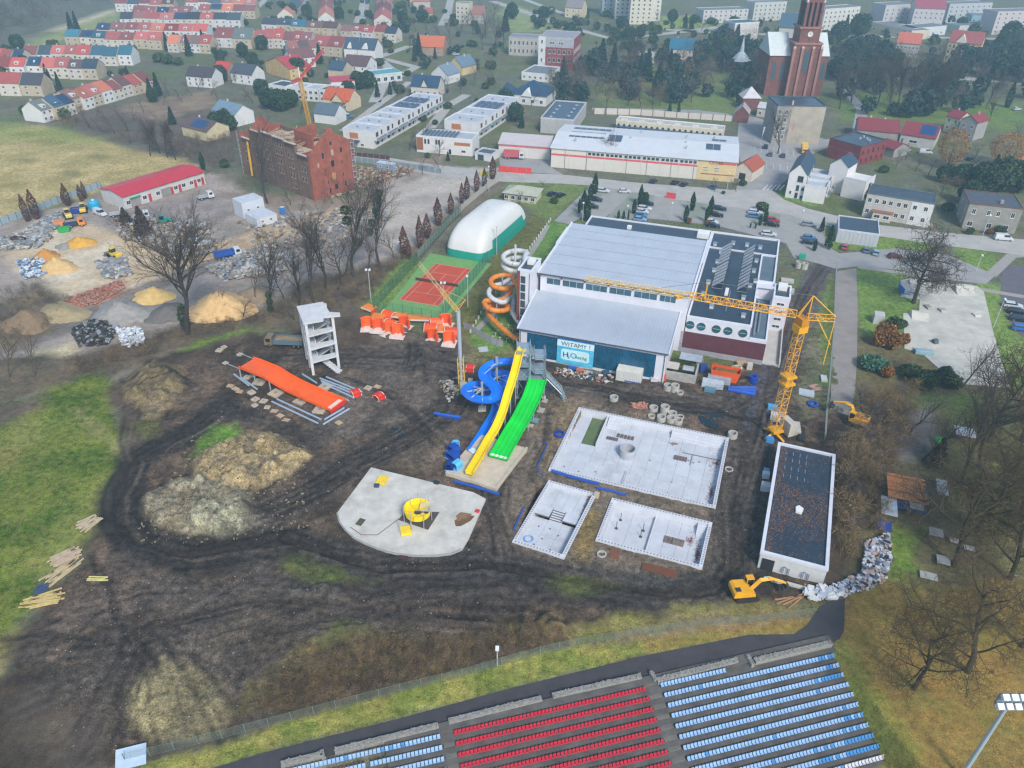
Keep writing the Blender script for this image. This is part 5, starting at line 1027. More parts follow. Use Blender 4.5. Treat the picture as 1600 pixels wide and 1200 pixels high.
for y,z,w_,h_ in((3.2,10.6,.8,1.6),(D*.5,16.8,1.0,1.4),(D*.72,13.6,1.0,1.9),(D*.5,9.6,1.6,2.3),(D*.72,9.8,.5,1.2),(D*.33,8.6,.5,1.3),(D*.36,4.2,.5,1.3),(D*.72,5.6,.5,1.2),(D*.38,.8,.9,2.1),(D*.53,1.6,1.5,2.1),(D*.75,1.8,1.0,2.0),(D*.3,13.0,1.0,2.2),(D*.52,13.4,1.1,2.0)):WIN(ml,L+1.0,y,z,w_,h_,'r',M('a06a50',.9),DK if w_ not in(.8,1.1)else M('a89a90',.9),1,False)  # dark planes again colour in the shade inside the gable openings
B(M('b08048',.8)).box(L+1.0,D*.5-.9,5.2,L+1.06,D*.5+.7,7.6).o('boarding',ml)
B(MILLD).box(0,D-1,-.5,L,D,14.5).o('wall',ml);B(MILLR).box(-.9,.0,-.5,-.02,D,15).o('wall',ml)
for i in range(4):B(MILLR).box(L*.2+i*L*.2,1.0,-.5,L*.2+.6+i*L*.2,D-1.0,13.5).o('cross_wall',ml)
PALE=M('b3a48e',.95,.25,.8)
for i,(x0,x1,z)in enumerate(((.6,L*.2,12.5),(L*.2+.7,L*.4,13.8),(L*.4+.7,L*.6,12.8),(L*.6+.7,L*.8,13.4),(L*.8+.7,L-.1,10.5))):B(PALE).box(x0,1.02,z,x1,D-1.02,z+.3).o('floor_deck',ml)
B(MILLR).box(L*.55,D*.45,13,L*.55+.7,D*.95,19).o('cross_wall',ml);B(MILLR).box(L*.55+.7,D*.45,13,L*.8,D*.45+.7,18.6).o('cross_wall',ml)
b=B(MILLR);b.xprism([(2,13),(D-2,13),(D/2,19.6)],.2,.9);b.o('gable_wall',ml)
b=B(M('a08a6c',.9,.2))
for i in range(46):x,y=rnd.uniform(2,L-3),rnd.uniform(2,D-3);a=rnd.uniform(0,3);b.beam((x,y,13.9+rnd.random()),(x+4*math.cos(a),y+4*math.sin(a),14.2+rnd.uniform(0,2.2)),.22)
b.o('timber_debris',ml,kind='stuff')
for(x,y0,y1)in((-1.6,-.5,D*.4),):
 b=B(M('9aa4aa',.6));
 for yy in(0,2,4,6):b.tube([(-1.8,yy,0),(-1.8,yy,15.5)],.08,4)
 for z in range(2,16,2):b.tube([(-1.8,0,z),(-1.8,6,z)],.07,4);b.box(-1.8,0,z,-.95,6,z+.08)
 b.o('scaffold',ml,kind='stuff')
for x,y in((L+1.6,D-.4),):
 b=B(M('9aa4aa',.6));[b.tube([(L+1.8,D-k,0),(L+1.8,D-k,17)],.08,4)for k in(0,1.4)];[b.box(L+1.1,D-1.4,z,L+1.8,D,z+.08)for z in range(2,17,2)];b.o('scaffold',ml,kind='stuff')
b=B(M('d9a81c',.6));b.tube([(5.5,-.6,13),(5.9,-1.0,6),(6,-1.2,1)],.35,8);b.o('rubble_chute',ml)
g=G(486,205);t=T('site_crane','red and yellow mobile crane rising behind the old mill','crane',g);k=(G(469,118,22)-g)
ZB=24;tp=G(468,122,ZB)-g;LATT(t,(0,0,0),(tp.x,tp.y,ZB),1.3,1.7,CY1,.17,'mast_section')
j0,j1=Vector((tp.x,tp.y,ZB)),G(504,78,ZB+2)-g;LATT(t,j0,j1,1.2,1.5,M('c2403c',.5),.16,'jib',tri=True);j2=G(455,130,ZB)-g;LATT(t,j0,j2,1.2,1.5,M('c2403c',.5),.16,'counter_jib',tri=True);B(M('d9d4cc')).beam(j0,j0+Vector((0,0,4)),.4).o('mast_head',t)
wr=Rect(4.3,(191,307.5),(318,268.5),(284,258));wr.D=min(max(wr.D,9),13);L,D=wr.L,wr.D
ws=GABLE('workshop','long white workshop with bright red metal roof in the yard','workshop',4.3,wr,M('bdbab6',.8,.1,.5,0,0,.2),M('bc2f3c',.5,.08,.4,0,.05),1.0,'x',.5,chim=0)
for x in(L*.06,L*.42,L*.78):pass
for x,w_,h_,c in((L*.13,3.4,2.9,'8a8f8e'),(L*.5,3.6,2.8,'7f8c86')):
 WIN(ws,x,0,.05,w_,h_,'f',M('b0303a'),M(c,.6),2,False,name='gate')
B(M('2f9a5c',.6)).box(L*.13-1.9,-.5,3.0,L*.13+1.9,-.002,3.2).o('canopy',ws)
for x in(L*.05,L*.24,L*.4,L*.62,L*.72,L*.82,L*.92):WIN(ws,x,0,1.2,1.5,1.4,'f',WHITE)
for x in(L*.3,L*.57,L*.67,L*.87,L*.965):B(M('b0303a',.7)).box(x-.5,-.05,.0,x+.5,-.002,2.6).o('red_panel',ws)
def CABIN(label,a,b_,D,h,col_,name='office_cabin',group=None,wn=2):
 r_=Rect(h,a,b_,depth=D);t=T(name,label,'cabin',r_.A,r_.rz,group);b=B(M(col_,.6,.06));b.box(0,0,.1,r_.L,D,h)
 for i in range(int(r_.L/.5)):b.box(i*.5+.1,-.03,.15,i*.5+.25,0,h-.1)
 b.o('wall',t);B(M('b9c0c8',.6,.1)).box(-.05,-.05,h,r_.L+.05,D+.05,h+.1).o('roof',t)
 for i in range(wn):WIN(t,r_.L*(i+.6)/(wn+.3),-.03,h*.45,.9,.8,'f')
 return t
CABIN('upper white office cabin with pale roof in front of the old mill',(377,318),(411,309),6,5.4,'c2c6cc');CABIN('low white office cabin with two small windows below the taller one',(401,343),(432,334),7,2.8,'c6c8ca');CABIN('small blue grey cabin on the waste ground right of the mill',(588,254),(613,258),2.6,2.7,'8fa0b4');CABIN('blue portable toilet beside the white office cabins',(436,324),(441,325),1.2,2.3,'2f7ac0','portable_toilet',None,0)
sr=Rect(8.0,(861,228),(1153,251),(1160,213));L,D=sr.L,sr.D
sm=T('supermarket','long white supermarket hall with pale roof and red stripe','supermarket',sr.A,sr.rz);CR=M('c9c1b2',.8,.06);CR2=M('cdb583',.8,.08)
B(CR).box(.1,.15,-.3,L-.1,D-.1,7.3).o('wall',sm);npn=10
for i in range(npn):
 x0,x1=.2+(L-.4)*i/npn,.2+(L-.4)*(i+1)/npn;B(CR2 if i>=8 else M('cbc5ba',.8,.05)).box(x0+.05,.05,-.2,x1-.05,.148,7.2).o('wall_panel',sm)
 if i not in(8,):B(M('cf5258',.7,.08)).box(x0+(.6 if i>7 else .1),.0,4.6 if i<8 else 6.1,x1-.1,.048,5.3 if i<8 else 6.7).o('red_stripe',sm)
 if 1<i<8:
  for k in range(4):WIN(sm,x0+(k+.6)*(x1-x0)/4.3,.05,5.6,(x1-x0)/5.2,1.1,'f',M('a9b4ba'),GL('2a3a42'),1,False)
for x in[L*k for k in(.08,.2,.42,.53,.66,.78)]:B(M('7a7a7a')).box(x-.08,-.06,0,x+.08,.047,7.2).o('downpipe',sm)
b=B(M('c6c9cb',.6,.06,.3,0,0,.1));b.xprism([(-.5,7.3),(D/2,9.0),(D+.3,7.4),(D+.3,7.6),(D/2,9.25),(-.5,7.55)],-.4,L+.4);b.o('roof',sm)
for i,(x0,x1,f0,f1)in enumerate(((.07,.27,.35,.55),(.07,.29,.72,.85),(.29,.37,.3,.5),(.83,.91,.28,.45),(.86,.94,.6,.72))):
 y0,y1=D*f0,D*f1;zz=lambda y:(7.55+(y+.5)/(D/2+.5)*1.7 if y<D/2 else 9.25-(y-D/2)/(D/2)*1.65)+.04
 n_=max(2,int((x1-x0)*L/2.2))
 for k in range(n_):xa,xc=L*(x0+(x1-x0)*k/n_),L*(x0+(x1-x0)*(k+.93)/n_);q=B(M('4d5a6a',.4,.15,.4,.3));q.add([(xa,y0,zz(y0)+.05),(xc,y0,zz(y0)+.05),(xc,y1,zz(y1)+.05),(xa,y1,zz(y1)+.05)],[(0,1,2,3)]);q.o('solar_panel',sm)
for k in range(9):x,y=rnd.uniform(.1,.9)*L,rnd.uniform(.2,.8)*D;B(M('9a9c9c')).box(x,y,8,x+.6,y+.6,9.6).o('roof_vent',sm)
TEXT('O',sm,(L*.855,-.02,5.95),1.7,M('5a2f3a',.6));TEXT('M',sm,(L*.876,-.03,5.9),1.8,M('b03a6a',.6));TEXT('AR',sm,(L*.898,-.02,5.95),1.6,M('5a3a40',.6))
for x in(.84,.9):
 for z in(3.4,4.3):WIN(sm,L*x,.05,z,2,.5,'f',WHITE,GL('5a6a72'),1,False)
B(M('8a4a3c',.8)).box(L*.82,-.1,2.3,L-.2,.047,2.5).o('sign_ledge',sm)
ar=Rect(5.2,(779,223),(861,229),depth=15);t=T('supermarket_annex','low white store annex with pink stripe beside the supermarket','annex',ar.A,ar.rz);L,D=ar.L-.3,ar.D;B(CR).box(0,0,-.3,L,D,4.8).o('wall',t);b=B(M('b6aeae',.7,.08));b.xprism([(-.3,4.8),(D/2,7.0),(D,4.9),(D,5.1),(D/2,7.25),(-.3,5.05)],-.2,L);b.o('roof',t)
for i in range(5):B(M('c7c2ba',.8,.05)).box(L*i/5+.08,-.06,0,L*(i+1)/5-.08,-.002,4.0).o('wall_panel',t);B(M('c4606a',.7)).box(L*i/5+.05,-.1,4.05,L*(i+1)/5-.05,-.002,4.6).o('red_stripe',t)
gr=Rect(3.8,(1147,262),(1176,268),depth=12);t=GABLE('entrance_house','small cream entrance house with orange tiled roof at the supermarket end','building',3.8,gr,M('c9bfae',.8),TILE('a04f38'),2.6,'y',chim=0);WIN(t,gr.L*.5,0,0,2.4,2.5,'f',M('3a3a48'),GL(),2,False,name='door')
ac=Rect(5,(963,187),(1131,203),depth=7);t=T('arcade_building','long low cream row of arched windows behind the supermarket','building',ac.A,ac.rz);L,D=ac.L,ac.D;B(M('cbbfa4',.8)).box(0,0,-.3,L,D,4.6).o('wall',t);b=B(M('d5d0c2',.7));CORN(b,L,D,4.6,5.1,.3,.05);b.o('parapet',t);B(M('a9a9a6',.7)).box(.3,.3,4.6,L-.3,D-.3,4.7).o('roof',t)
for i in range(19):
 b=B(GL('33383c'));x=L*(i+.5)/19;n_=[(x+.55*math.cos(k*math.pi/8),3.0+.6*math.sin(k*math.pi/8))for k in range(9)]+[(x-.55,1.2),(x+.55,1.2)];b.yprism(n_[::-1],-.05,.0);b.o('arched_window',t)
for i in range(6):B(M('d5d0c2',.7)).box(L*(i+.3)/6,-.08,4.9,L*(i+.3)/6+2.6,.25,5.9).o('gable_block',t)
B(M('35536a',.6)).box(0,-2.4,2.6,L,-.06,2.75).o('canopy',t)
def wins(t,r_,h,nf,nr,zs,w_=1.1,hh=1.4,nl=0,**kw):
 if nf:WALLWIN(t,r_.L,r_.D,'f',nf,zs,w_,hh,**kw)
 if nr:WALLWIN(t,r_.L,r_.D,'r',nr,zs,w_,hh,**kw)
 if nl:WALLWIN(t,r_.L,r_.D,'l',nl,zs,w_,hh,**kw)
WW=M('d0cecb',.8,.07,.5,0,0,.12);WGREY=M('95938f',.85,.12,.5,0,0,.25)
t,r_=FLAT('shop_block','grey flat roofed block with round skylights left of the supermarket','building',6.5,(845,183),(897,187),(925,160),wall=M('a8a6a4',.8),par=M('b5b7ba'))
for i in range(8):B(M('8fa0aa',.4)).lathe([(.8,5.8),(.8,6.2),(.1,6.5)],10,(r_.L*(.25+.5*(i%2)),r_.D*(.12+.1*i),0)).o('skylight',t)
B(M('b03a44')).box(r_.L-2.4,-.06,0,r_.L-.8,-.002,4.2).o('red_door_panel',t)
hr=Rect(3.0,(786,300),(838,306),depth=8);t=T('garden_pavilion','small cream pavilion with pale hipped roof beside the dome','pavilion',hr.A,hr.rz);L,D=hr.L,hr.D;B(M('c2bda6',.8)).box(.3,.3,-.2,L-.3,D-.3,2.9).o('wall',t);b=B(M('a8a896',.7));b.add([(-.4,-.4,2.8),(L+.4,-.4,2.8),(L+.4,D+.4,2.8),(-.4,D+.4,2.8),(D/2,D/2,4.6),(L-D/2,D/2,4.6)],[(0,1,5,4),(1,2,5),(2,3,4,5),(3,0,4),(3,2,1,0)]);b.o('roof',t);WALLWIN(t,L,D,'f',5,(.8,),1.3,1.4,1.2)
def TERR(a,b_,c,n_,h,desc,grp,pv=()):
 R0=Rect(h,a,b_,c);W_,Dn=R0.L,R0.D/n_
 for i in range(n_):
  t=T('terrace_house',f'white flat house, {ORD[i]} from the near end of {desc}','house',R0.w(0,i*Dn),R0.rz,grp);hh=h+rnd.uniform(-.15,.15)-.12*i;D=Dn-.06
  B(WW).box(0,0,-.3,W_,D,hh-.5).o('wall',t);b=B(M('c9cacc',.6));CORN(b,W_,D,hh-.5,hh,.25,.02);b.o('parapet',t);B(M('adb2b8',.7,.12,.4,0,0,.2)).box(.25,.25,hh-.5,W_-.25,D-.25,hh-.42).o('roof',t)
  for k in range(2):x=W_*(.3+.35*k);B(M('7f868c')).box(x,D*.4,hh-.42,x+.7,D*.4+.7,hh+.15).o('chimney',t)
  if i in pv:
   for k in range(4):q=B(M('46536a',.35,.1,.4,.3));x=W_*(.12+.2*k);q.add([(x,.8,hh-.3),(x+W_*.17,.8,hh-.3),(x+W_*.17,D-.8,hh+.2),(x,D-.8,hh+.2)],[(0,1,2,3)]);q.o('solar_panel',t)
  for z in(1.0,4.0):WIN(t,W_,D*.35,z,2.0,1.9,'r',M('a87a5a'),GL(),2,False);WIN(t,W_,D*.75,z,1.2,1.9,'r',M('8a8c90'),GL(),1,False)
  B(M('b9bcc0',.7)).box(W_+.01,.4,3.1,W_+1.5,D-.5,3.3).o('balcony',t);B(M('7d8a90',.5)).box(W_+1.42,.4,3.3,W_+1.5,D-.5,4.2).o('balcony_rail',t)
  if i==0:B(M('b5703f',.8)).box(W_*.22,-.06,3.4,W_*.5,-.002,5.6).o('wood_panel',t);WIN(t,W_*.62,0,.6,1.4,1.0,'f',WHITE);B(M('3f4650')).box(-.5,-2.6,2.6,W_*.55,-.002,2.8).o('carport_roof',t)
TERR((535,199),(582,204.5),(666,143),7,7.2,'the left hand white terrace','white terrace houses',(4,5));TERR((694,186),(746,192),(782,148),4,7.0,'the shorter white terrace','white terrace houses',(2,))
t,r_=FLAT('corner_house','white flat roofed corner house with brown wood panels and solar panels','house',6.6,(650,211),(738,218),(749,207),wall=WW,roof=M('a4a9ae',.7))
for k in range(9):q=B(M('55606f',.35,.1,.4,.3));x=r_.L*(.06+.07*k);q.add([(x,1,6.2),(x+1.2,1,6.2),(x+1.2,r_.D-1,6.7),(x,r_.D-1,6.7)],[(0,1,2,3)]);q.o('solar_panel',t)
for x in(.16,.22,.36,.41):WIN(t,r_.L*x,0,3.5,.8,1.9,'f',M('6a6c70'),GL(),1,False)
for x,z in((.75,4),(.88,4),(.84,1.2)):WIN(t,r_.L*x,0,z,1.6,.8,'f',M('b5703f'),GL(),2,False)
B(M('8f5a36',.8)).box(.1,-.06,1,r_.L*.12,-.002,5.9).o('wood_panel',t);B(M('a8693f',.8)).box(r_.L*.68,-.04,3.8,r_.L*.96,-.002,5.0).o('wood_panel',t);WIN(t,r_.L*.6,0,0,1.2,2.2,'f',WHITE,GL(),1,False,name='door')
t,r_=FLAT('garage','low white garage with dark roof joined to the corner house side','garage',3.0,(742,237),(768,241),(775,233),wall=WW,par=M('c0c2c4'));WIN(t,r_.L*.35,0,0,2.6,2.2,'f',M('5a6066'),M('3a444c',.6),1,False,name='garage_door')
t,r_=FLAT('grey_tenement','tall grey tenement with blank rendered wall before the church','tenement',15.6,(1216,164),(1292,165),(1303,151),wall=M('8f8b85',.9,.14,.4,0,.05,.35),par=M('3f5560',.7),pt=.3,ph=.3)
B(M('a39a8a',.9,.16,.3,0,.05,.4)).box(r_.L*.3,-.12,-.2,r_.L-.05,-.002,14.9).o('rendered_wall',t)
for x in(.07,.2):
 for z in(2,5.4,8.8,12):WIN(t,r_.L*x,0,z,1.2,1.7,'f',WHITE,GL(),2)
WALLWIN(t,r_.L,r_.D,'r',3,(2,5.4,8.8,12),1.1,1.7)
B(M('b0a48c')).box(r_.L*.3,1,15.3,r_.L*.33,2,17).o('chimney',t)
t,r_=FLAT('brick_block','dark red brick block with flat blue black roof','building',7.6,(1297,215),(1347,229),(1375,215),wall=brick('7d3434'),par=M('55404a',.8),ph=.25)
for z in(1,4.2):WALLWIN(t,r_.L,r_.D,'r',5,(z,),1.0,1.6,frame=M('6a3a3a'))
for x,y in((.5,.5),(.62,.62),(.75,.55),(.45,.7)):B(M('aab0b4')).box(r_.L*x,r_.D*y,7.3,r_.L*x+.8,r_.D*y+.5,8.2).o('roof_vent',t)
B(M('9a6060',.8)).box(0,-.04,4.2,r_.L,-.002,4.35).o('band',t)
RT=TILE('7f2f36')
t=GABLE('red_roofed_hall','low building with wide dark red roof behind the brick block','building',4.5,Rect(4.5,(1340,202),(1405,208),depth=15),M('8f8b84'),RT,3.2,'x',chim=1)
rr_=Rect(4.5,(1408,209),(1462,217),depth=16);t=GABLE('red_roofed_barn','pale walled barn with red roof carrying blue solar panels','building',4.5,rr_,M('b0aca6',.85),RT,3.4,'x',chim=0);s_=3.4/8
for k in range(8):q=B(M('1f4f86',.3,.1,.4,.3));x=rr_.L*(.5+.056*k);q.add([(x,1.2,4.5+1.2*s_+.33),(x+rr_.L*.05,1.2,4.5+1.2*s_+.33),(x+rr_.L*.05,7,4.5+7*s_+.33),(x,7,4.5+7*s_+.33)],[(0,1,2,3)]);q.o('solar_panel',t)
WIN(t,rr_.L*.4,0,1.5,3,1.2,'f');WIN(t,rr_.L*.08,0,1,1,2,'f')
t=GABLE('red_lean_to','small dark red roofed annex beside the brick block','building',3.2,Rect(3.2,(1372,226),(1398,234),depth=9),WGREY,RT,1.8,'x',chim=0)
r_=Rect(7.5,(1502,186),(1528,192),depth=9);t=GABLE('grey_house','grey gabled house with red roof beyond the willow','house',7.5,r_,WGREY,RT,2.2,'y');wins(t,r_,7,2,0,(1.4,4.6));r_=Rect(6.5,(1480,181),(1500,186),depth=8);t=GABLE('cream_house','small cream house with red roof joined to the grey gabled one','house',6.5,r_,M('c2bda0'),RT,2.2,'x');wins(t,r_,6,2,0,(1.4,4.2))
BLR=M('2f4658',.55,.12,.6,0,.06)
ra=Rect(8.6,(1234,270),(1262,274),depth=19);t=GABLE('white_apartments','white apartment block with slate blue roof and stepped roof terraces','apartments',8.6,ra,WW,BLR,3.4,'y',.3,chim=2);L=ra.L
for x,z,w_,h_ in((.66,6,1.9,2),(.6,2.9,1,1.9),(.6,.3,1,1.9),(.25,1.6,.6,.9),(.9,3.2,.9,.9),(.9,.5,.9,.9)):WIN(t,L*x,0,z,w_,h_,'f',M('5a6068'))
for k,(y0,y1)in enumerate(((0,5.8),(6.2,12),(12.4,18.2))):
 x0,x1=L+.02,L+7.0+k*.5;h=5.9;y0-=(1.2 if k==0 else 0);B(WW).box(x0,y0,-.3,x1,y1,h-.8).o('wing_wall',t)
 for q in((x0,y0,x1,y0+.25),(x0,y1-.25,x1,y1),(x1-.25,y0+.25,x1,y1-.25)):B(M('c6c8ca')).box(q[0],q[1],h-.8,q[2],q[3],h).o('parapet',t)
 B(M('a9b2b8',.7)).box(x0,y0+.25,h-.8,x1-.25,y1-.25,h-.7).o('terrace_floor',t);WIN(t,L,(y0+y1)/2,h-.6,2.2,2.1,'r',M('5a6068'))
 for z in(.3,3.0):WIN(t,x1,(y0+y1)/2,z,2.4,2.0,'r',M('5a6068'));
 B(M('b9bcbe')).box(x1+.01,y0+.6,2.7,x1+1.4,y1-.6,2.85).o('balcony',t);B(M('8a949a')).box(x1+1.32,y0+.6,2.85,x1+1.4,y1-.6,3.8).o('balcony_rail',t)
rbk=Rect(9.6,(1298,256),(1326,262),depth=9);t=GABLE('white_apartments','rear white apartment block with tall gable and plain side wall','apartments',9.6,rbk,WW,BLR,2.6,'y',.25,chim=2);L=rbk.L;B(WW).box(L+.02,-2,-.3,L+7.5,7.5,6.2).o('wing_wall',t);
b=B(M('c6c8ca'));b.box(L+.02,-2,6.2,L+7.5,-1.75,7);b.box(L+7.25,-1.75,6.2,L+7.5,7.5,7);b.o('parapet',t);[WIN(t,L+7.5,3,z,2.4,2,'r',M('5a6068'))for z in(.3,3.2)]
t,r_=FLAT('transformer_house','low grey flat roofed utility building on the grass verge','building',4.2,(1310,357.5),(1375,366),(1385,345),wall=M('a9abb0',.8,.1),par=M('c2c6ca'),pt=.3,ph=.3)
for i in range(10):B(M('b2b5ba',.8,.06)).box(r_.L*i/10+.04,-.07,0,r_.L*(i+1)/10-.04,-.002,3.5).o('wall_panel',t)
t,r_=FLAT('pale_tenement','white and grey two storey tenement above the main street','tenement',8.0,(1356,301),(1461,318),(1469,303),wall=M('b5b0a8',.85,.1,.4,0,0,.2),roof=M('3c4a54',.6,.3,.4),par=M('5a666e'),ph=.2,pt=.25)
B(WW).box(r_.L*.68,-.08,-.2,r_.L+.02,-.002,7.4).o('rendered_wall',t);wins(t,r_,7,0,2,(1,4.6));
for x in(.06,.17,.28,.38,.5,.6,.74,.9):WIN(t,r_.L*x,-.08 if x>.68 else 0,5,1.2,1.5,'f');WIN(t,r_.L*x,-.08 if x>.68 else 0,1.4,1.2,1.5,'f')
B(M('8a5f4a',.8)).box(r_.L*.14,-2.4,2.8,r_.L*.46,-.002,3.0).o('porch_roof',t);B(M('bdb6ac')).box(r_.L*.16,-2.2,-.2,r_.L*.44,-.01,2.8).o('porch',t);WIN(t,r_.L*.23,-2.2,1,1.8,1.2,'f');WIN(t,r_.L*.37,-2.2,1,1.8,1.2,'f')
t,r_=FLAT('grey_villa','weathered grey two storey house at the right edge of the street','house',8.4,(1516,317),(1600,326),(1588,304),wall=M('8d8b82',.9,.16,.4,0,0,.35),roof=M('4a5058',.7,.25),par=M('6a4a44'),ph=.2,pt=.25)
for x in(.12,.4,.58,.85):WIN(t,r_.L*x,0,5,1.1,1.7,'f')
for x in(.12,.48,.8):WIN(t,r_.L*x,0,1,1.6,1.6,'f')
WALLWIN(t,r_.L,r_.D,'l',2,(1.2,5),1.1,1.6);B(M('9a8f88')).box(r_.L*.6,3,8,r_.L*.66,4,9.2).o('chimney',t)
r_=Rect(4.5,(1590,262),(1622,268),depth=10);t=GABLE('orange_roof_house','house with bright orange roof cut by the right edge','house',4.5,r_,M('a89a90'),TILE('b5603c'),3,'x');
cz=brick('74473f');cz2=M('98685a',.9,.2)
cg=G(1247,152);t=T('brick_church','red brick gothic church with tall clock tower and pale roof','church',cg,0)
B(cz).box(-6.5,0,-.5,6.5,12.5,25).o('tower_base',t);B(cz).box(-4.8,.8,25,4.8,11.5,32).o('tower_shaft',t);B(cz2).box(-6.9,-.35,24.6,6.9,12.9,25.4).o('cornice',t);B(cz2).box(-5.6,.4,31.6,5.6,11.9,32.4).o('cornice',t)
for x in(-3.6,-1.2,1.2,3.6):
 for y in(1.9,10.1):B(cz).box(x-.6,y-.7,32.4,x+.6,y+.7,43).o('belfry_pier',t);
B(DK).box(-3.0,2.6,32.4,3.0,9.5,43).o('belfry_shade_box',t);B(cz).box(-4.2,1.4,43,4.2,10.6,47).o('belfry_top',t)  # solid dark box paints the shade inside the open belfry
b=B(M('2f5c66',.6));b.lathe([(4.2,47),(.15,78)],8,(0,6,0));b.o('spire',t)
for x in(-4,4):
 for y in(1.6,10.4):B(M('b8b0a8')).lathe([(.7,43),(.1,50)],6,(x,y,0)).o('pinnacle',t)
b=B(M('d5d0c4',.5)).lathe([(1.25,0),(1.25,.15),(.02,.15)],20);b.m(DK);b.box(-.06,.0,.16,.06,.9,.2);b.box(-.06,-.06,.16,.6,.06,.2);o_=b.o('clock_face',t,(0,.75,29.2));o_.rotation_euler=(R(90),0,0)
for x,z,w_,h_ in((0,12,2.6,9),(0,26.2,.8,2.4)):n_=[(x+w_/2*math.cos(k*math.pi/8),z+h_-w_/2+w_*.9*math.sin(k*math.pi/8))for k in range(9)]+[(x-w_/2,z),(x+w_/2,z)];B(M('39525c',.4)).yprism(n_[::-1],-.06 if z<20 else .7,.3 if z<20 else .9).o('lancet_window',t)
for x in(-6.6,6.6,-2.6,2.6):B(cz2).box(x-.6,-.9,-.3,x+.6,-.002,23).o('buttress',t);B(M('b8a89c')).box(x-.6,-.9,23,x+.6,-.1,23.8).o('buttress_cap',t)
for s_ in(-1,1):
 x0,x1=(-16.5,-6.52)if s_<0 else(6.52,12.5);B(cz).box(x0,4,-.5,x1,24,19).o('nave_wall',t);b=B(M('bfc6c4',.6,.08));b.xprism([(3.4,18.8),(14,28),(24.6,18.8)],x0-.3 if s_<0 else x0,x1 if s_<0 else x1+.3);b.o('nave_roof',t)
 for k in range(2):x=x0+(x1-x0)*(.3+.42*k);n_=[(x+.9*math.cos(q*math.pi/8),14.5+1.6*math.sin(q*math.pi/8))for q in range(9)]+[(x-.9,7.5),(x+.9,7.5)];B(M('39525c',.4)).yprism(n_[::-1],3.94,4.1).o('lancet_window',t)
r_=Rect(13,(1218,42),(1252,44),depth=14);t=GABLE('parish_house','pale gabled house with slate roof behind the church','house',13,r_,M('b5ada0'),M('3a5566',.6),7,'x',chim=0)
g=G(1154,113);t=T('brick_chapel','small brick chapel with pale pointed roof and thin spire','chapel',g);B(cz).prism([(5*math.cos(k*.7854+.39),5*math.sin(k*.7854+.39))for k in range(8)],-.3,6.5).o('wall',t);B(M('b9c0c2',.6)).lathe([(5.8,6.4),(1.2,11),(.9,14),(.05,19)],8).o('roof',t);WIN(t,0,-4.7,1.2,1.4,3,'f',STONE,DK)
g=G(1172,172);t=T('brick_kiosk','small brick gatehouse with pale pyramid roof by the churchyard wall','gatehouse',g);B(cz).box(-4,0,-.3,4,8,5.5).o('wall',t);b=B(M('b9b4b4',.6));b.add([(-4.5,-.5,5.4),(4.5,-.5,5.4),(4.5,8.5,5.4),(-4.5,8.5,5.4),(0,4,10)],[(0,1,4),(1,2,4),(2,3,4),(3,0,4),(3,2,1,0)]);b.o('roof',t)
r_=Rect(4.2,(1148,176),(1170,178),depth=8);GABLE('brick_gatehouse','brick gatehouse with pale gable roof at the wall end','gatehouse',4.2,r_,cz,M('a49898',.7),3,'y',chim=0)
r_=Rect(4.0,(1184,168),(1215,172),depth=8);t=GABLE('low_white_house','low white house with pale roof between gatehouse and tenement','house',4,r_,M('b9b2a8'),M('b4b6b4',.7),1.6,'x',chim=0);wins(t,r_,4,3,0,(1,))
t,r_=FLAT('school_building','red brick school with white stair tower and grey top floor','school',17,(842,57),(897,60),(925,50),wall=brick('8a4240'),roof=M('8f8d92',.7),par=M('a9a8a8'),ph=.3)
B(M('9f9ea2',.8)).box(-.02,-.1,11.8,r_.L+.02,-.002,16.5).o('grey_storey',t);B(M('c9c8c6')).box(-.1,-.4,-.2,r_.L*.2,-.11,17.2).o('stair_tower',t)
for z in(4,8.4):WALLWIN(t,r_.L,r_.D,'f',5,(z,),1.6,2.3,r_.L*.32,2.5);WALLWIN(t,r_.L,r_.D,'r',8,(z,),1.2,2.2)
[WIN(t,r_.L*x,-.1,13.3,1.2,1.4,'f')for x in(.35,.42,.6,.67)];[WIN(t,r_.L*.1,-.4,z,1.1,2,'f')for z in(4,9,13.5)]
t,r_=FLAT('school_wing','long pale grey school wing left of the red brick school','school',10.5,(790,57),(841,58),depth_:=None,13,wall=M('a9a49c',.85),roof=M('7f8086'),par=M('9a9a9a'))if False else FLAT('school_wing','long pale grey school wing left of the red brick school','school',10.5,(795,57),(841,59),None,13,wall=M('a9a49c',.85),roof=M('7f8086'),par=M('9a9a9a'))
wins(t,r_,10,7,0,(1.5,6),1.2,2.4)
t,r_=FLAT('annex_hall','low white flat roofed hall in front of the red school','building',4.2,(815,112),(858,116),(872,104),wall=WW,roof=M('6f7478',.8));wins(t,r_,4,5,0,(1.3,),1.2,1.2)
def HIP(name,label,h,r_,wall,roof,rh):
 t=T(name,label,'house',r_.A,r_.rz);L,D=r_.L,r_.D;B(wall).box(0,0,-.3,L,D,h).o('wall',t);q=min(L,D)/2;b=B(roof);o=.5
 b.add([(-o,-o,h),(L+o,-o,h),(L+o,D+o,h),(-o,D+o,h),(q,D/2,h+rh),(max(L-q,q+.1),D/2,h+rh)],[(0,1,5,4),(1,2,5),(2,3,4,5),(3,0,4),(3,2,1,0)]);b.o('roof',t);return t
SL=M('27425a',.55,.12,.6,0,.08)
r_=Rect(4.6,(798,146),(853,151),depth=17);t=HIP('slate_villa','white villa with wide slate blue hipped roof and front gable',4.6,r_,WW,SL,5.2);wins(t,r_,4,4,0,(1,),1.5,1.6);b=B(WW);b.yprism([(r_.L*.3,4),(r_.L*.62,4),(r_.L*.46,7.4)],-.6,4);b.o('front_gable',t)
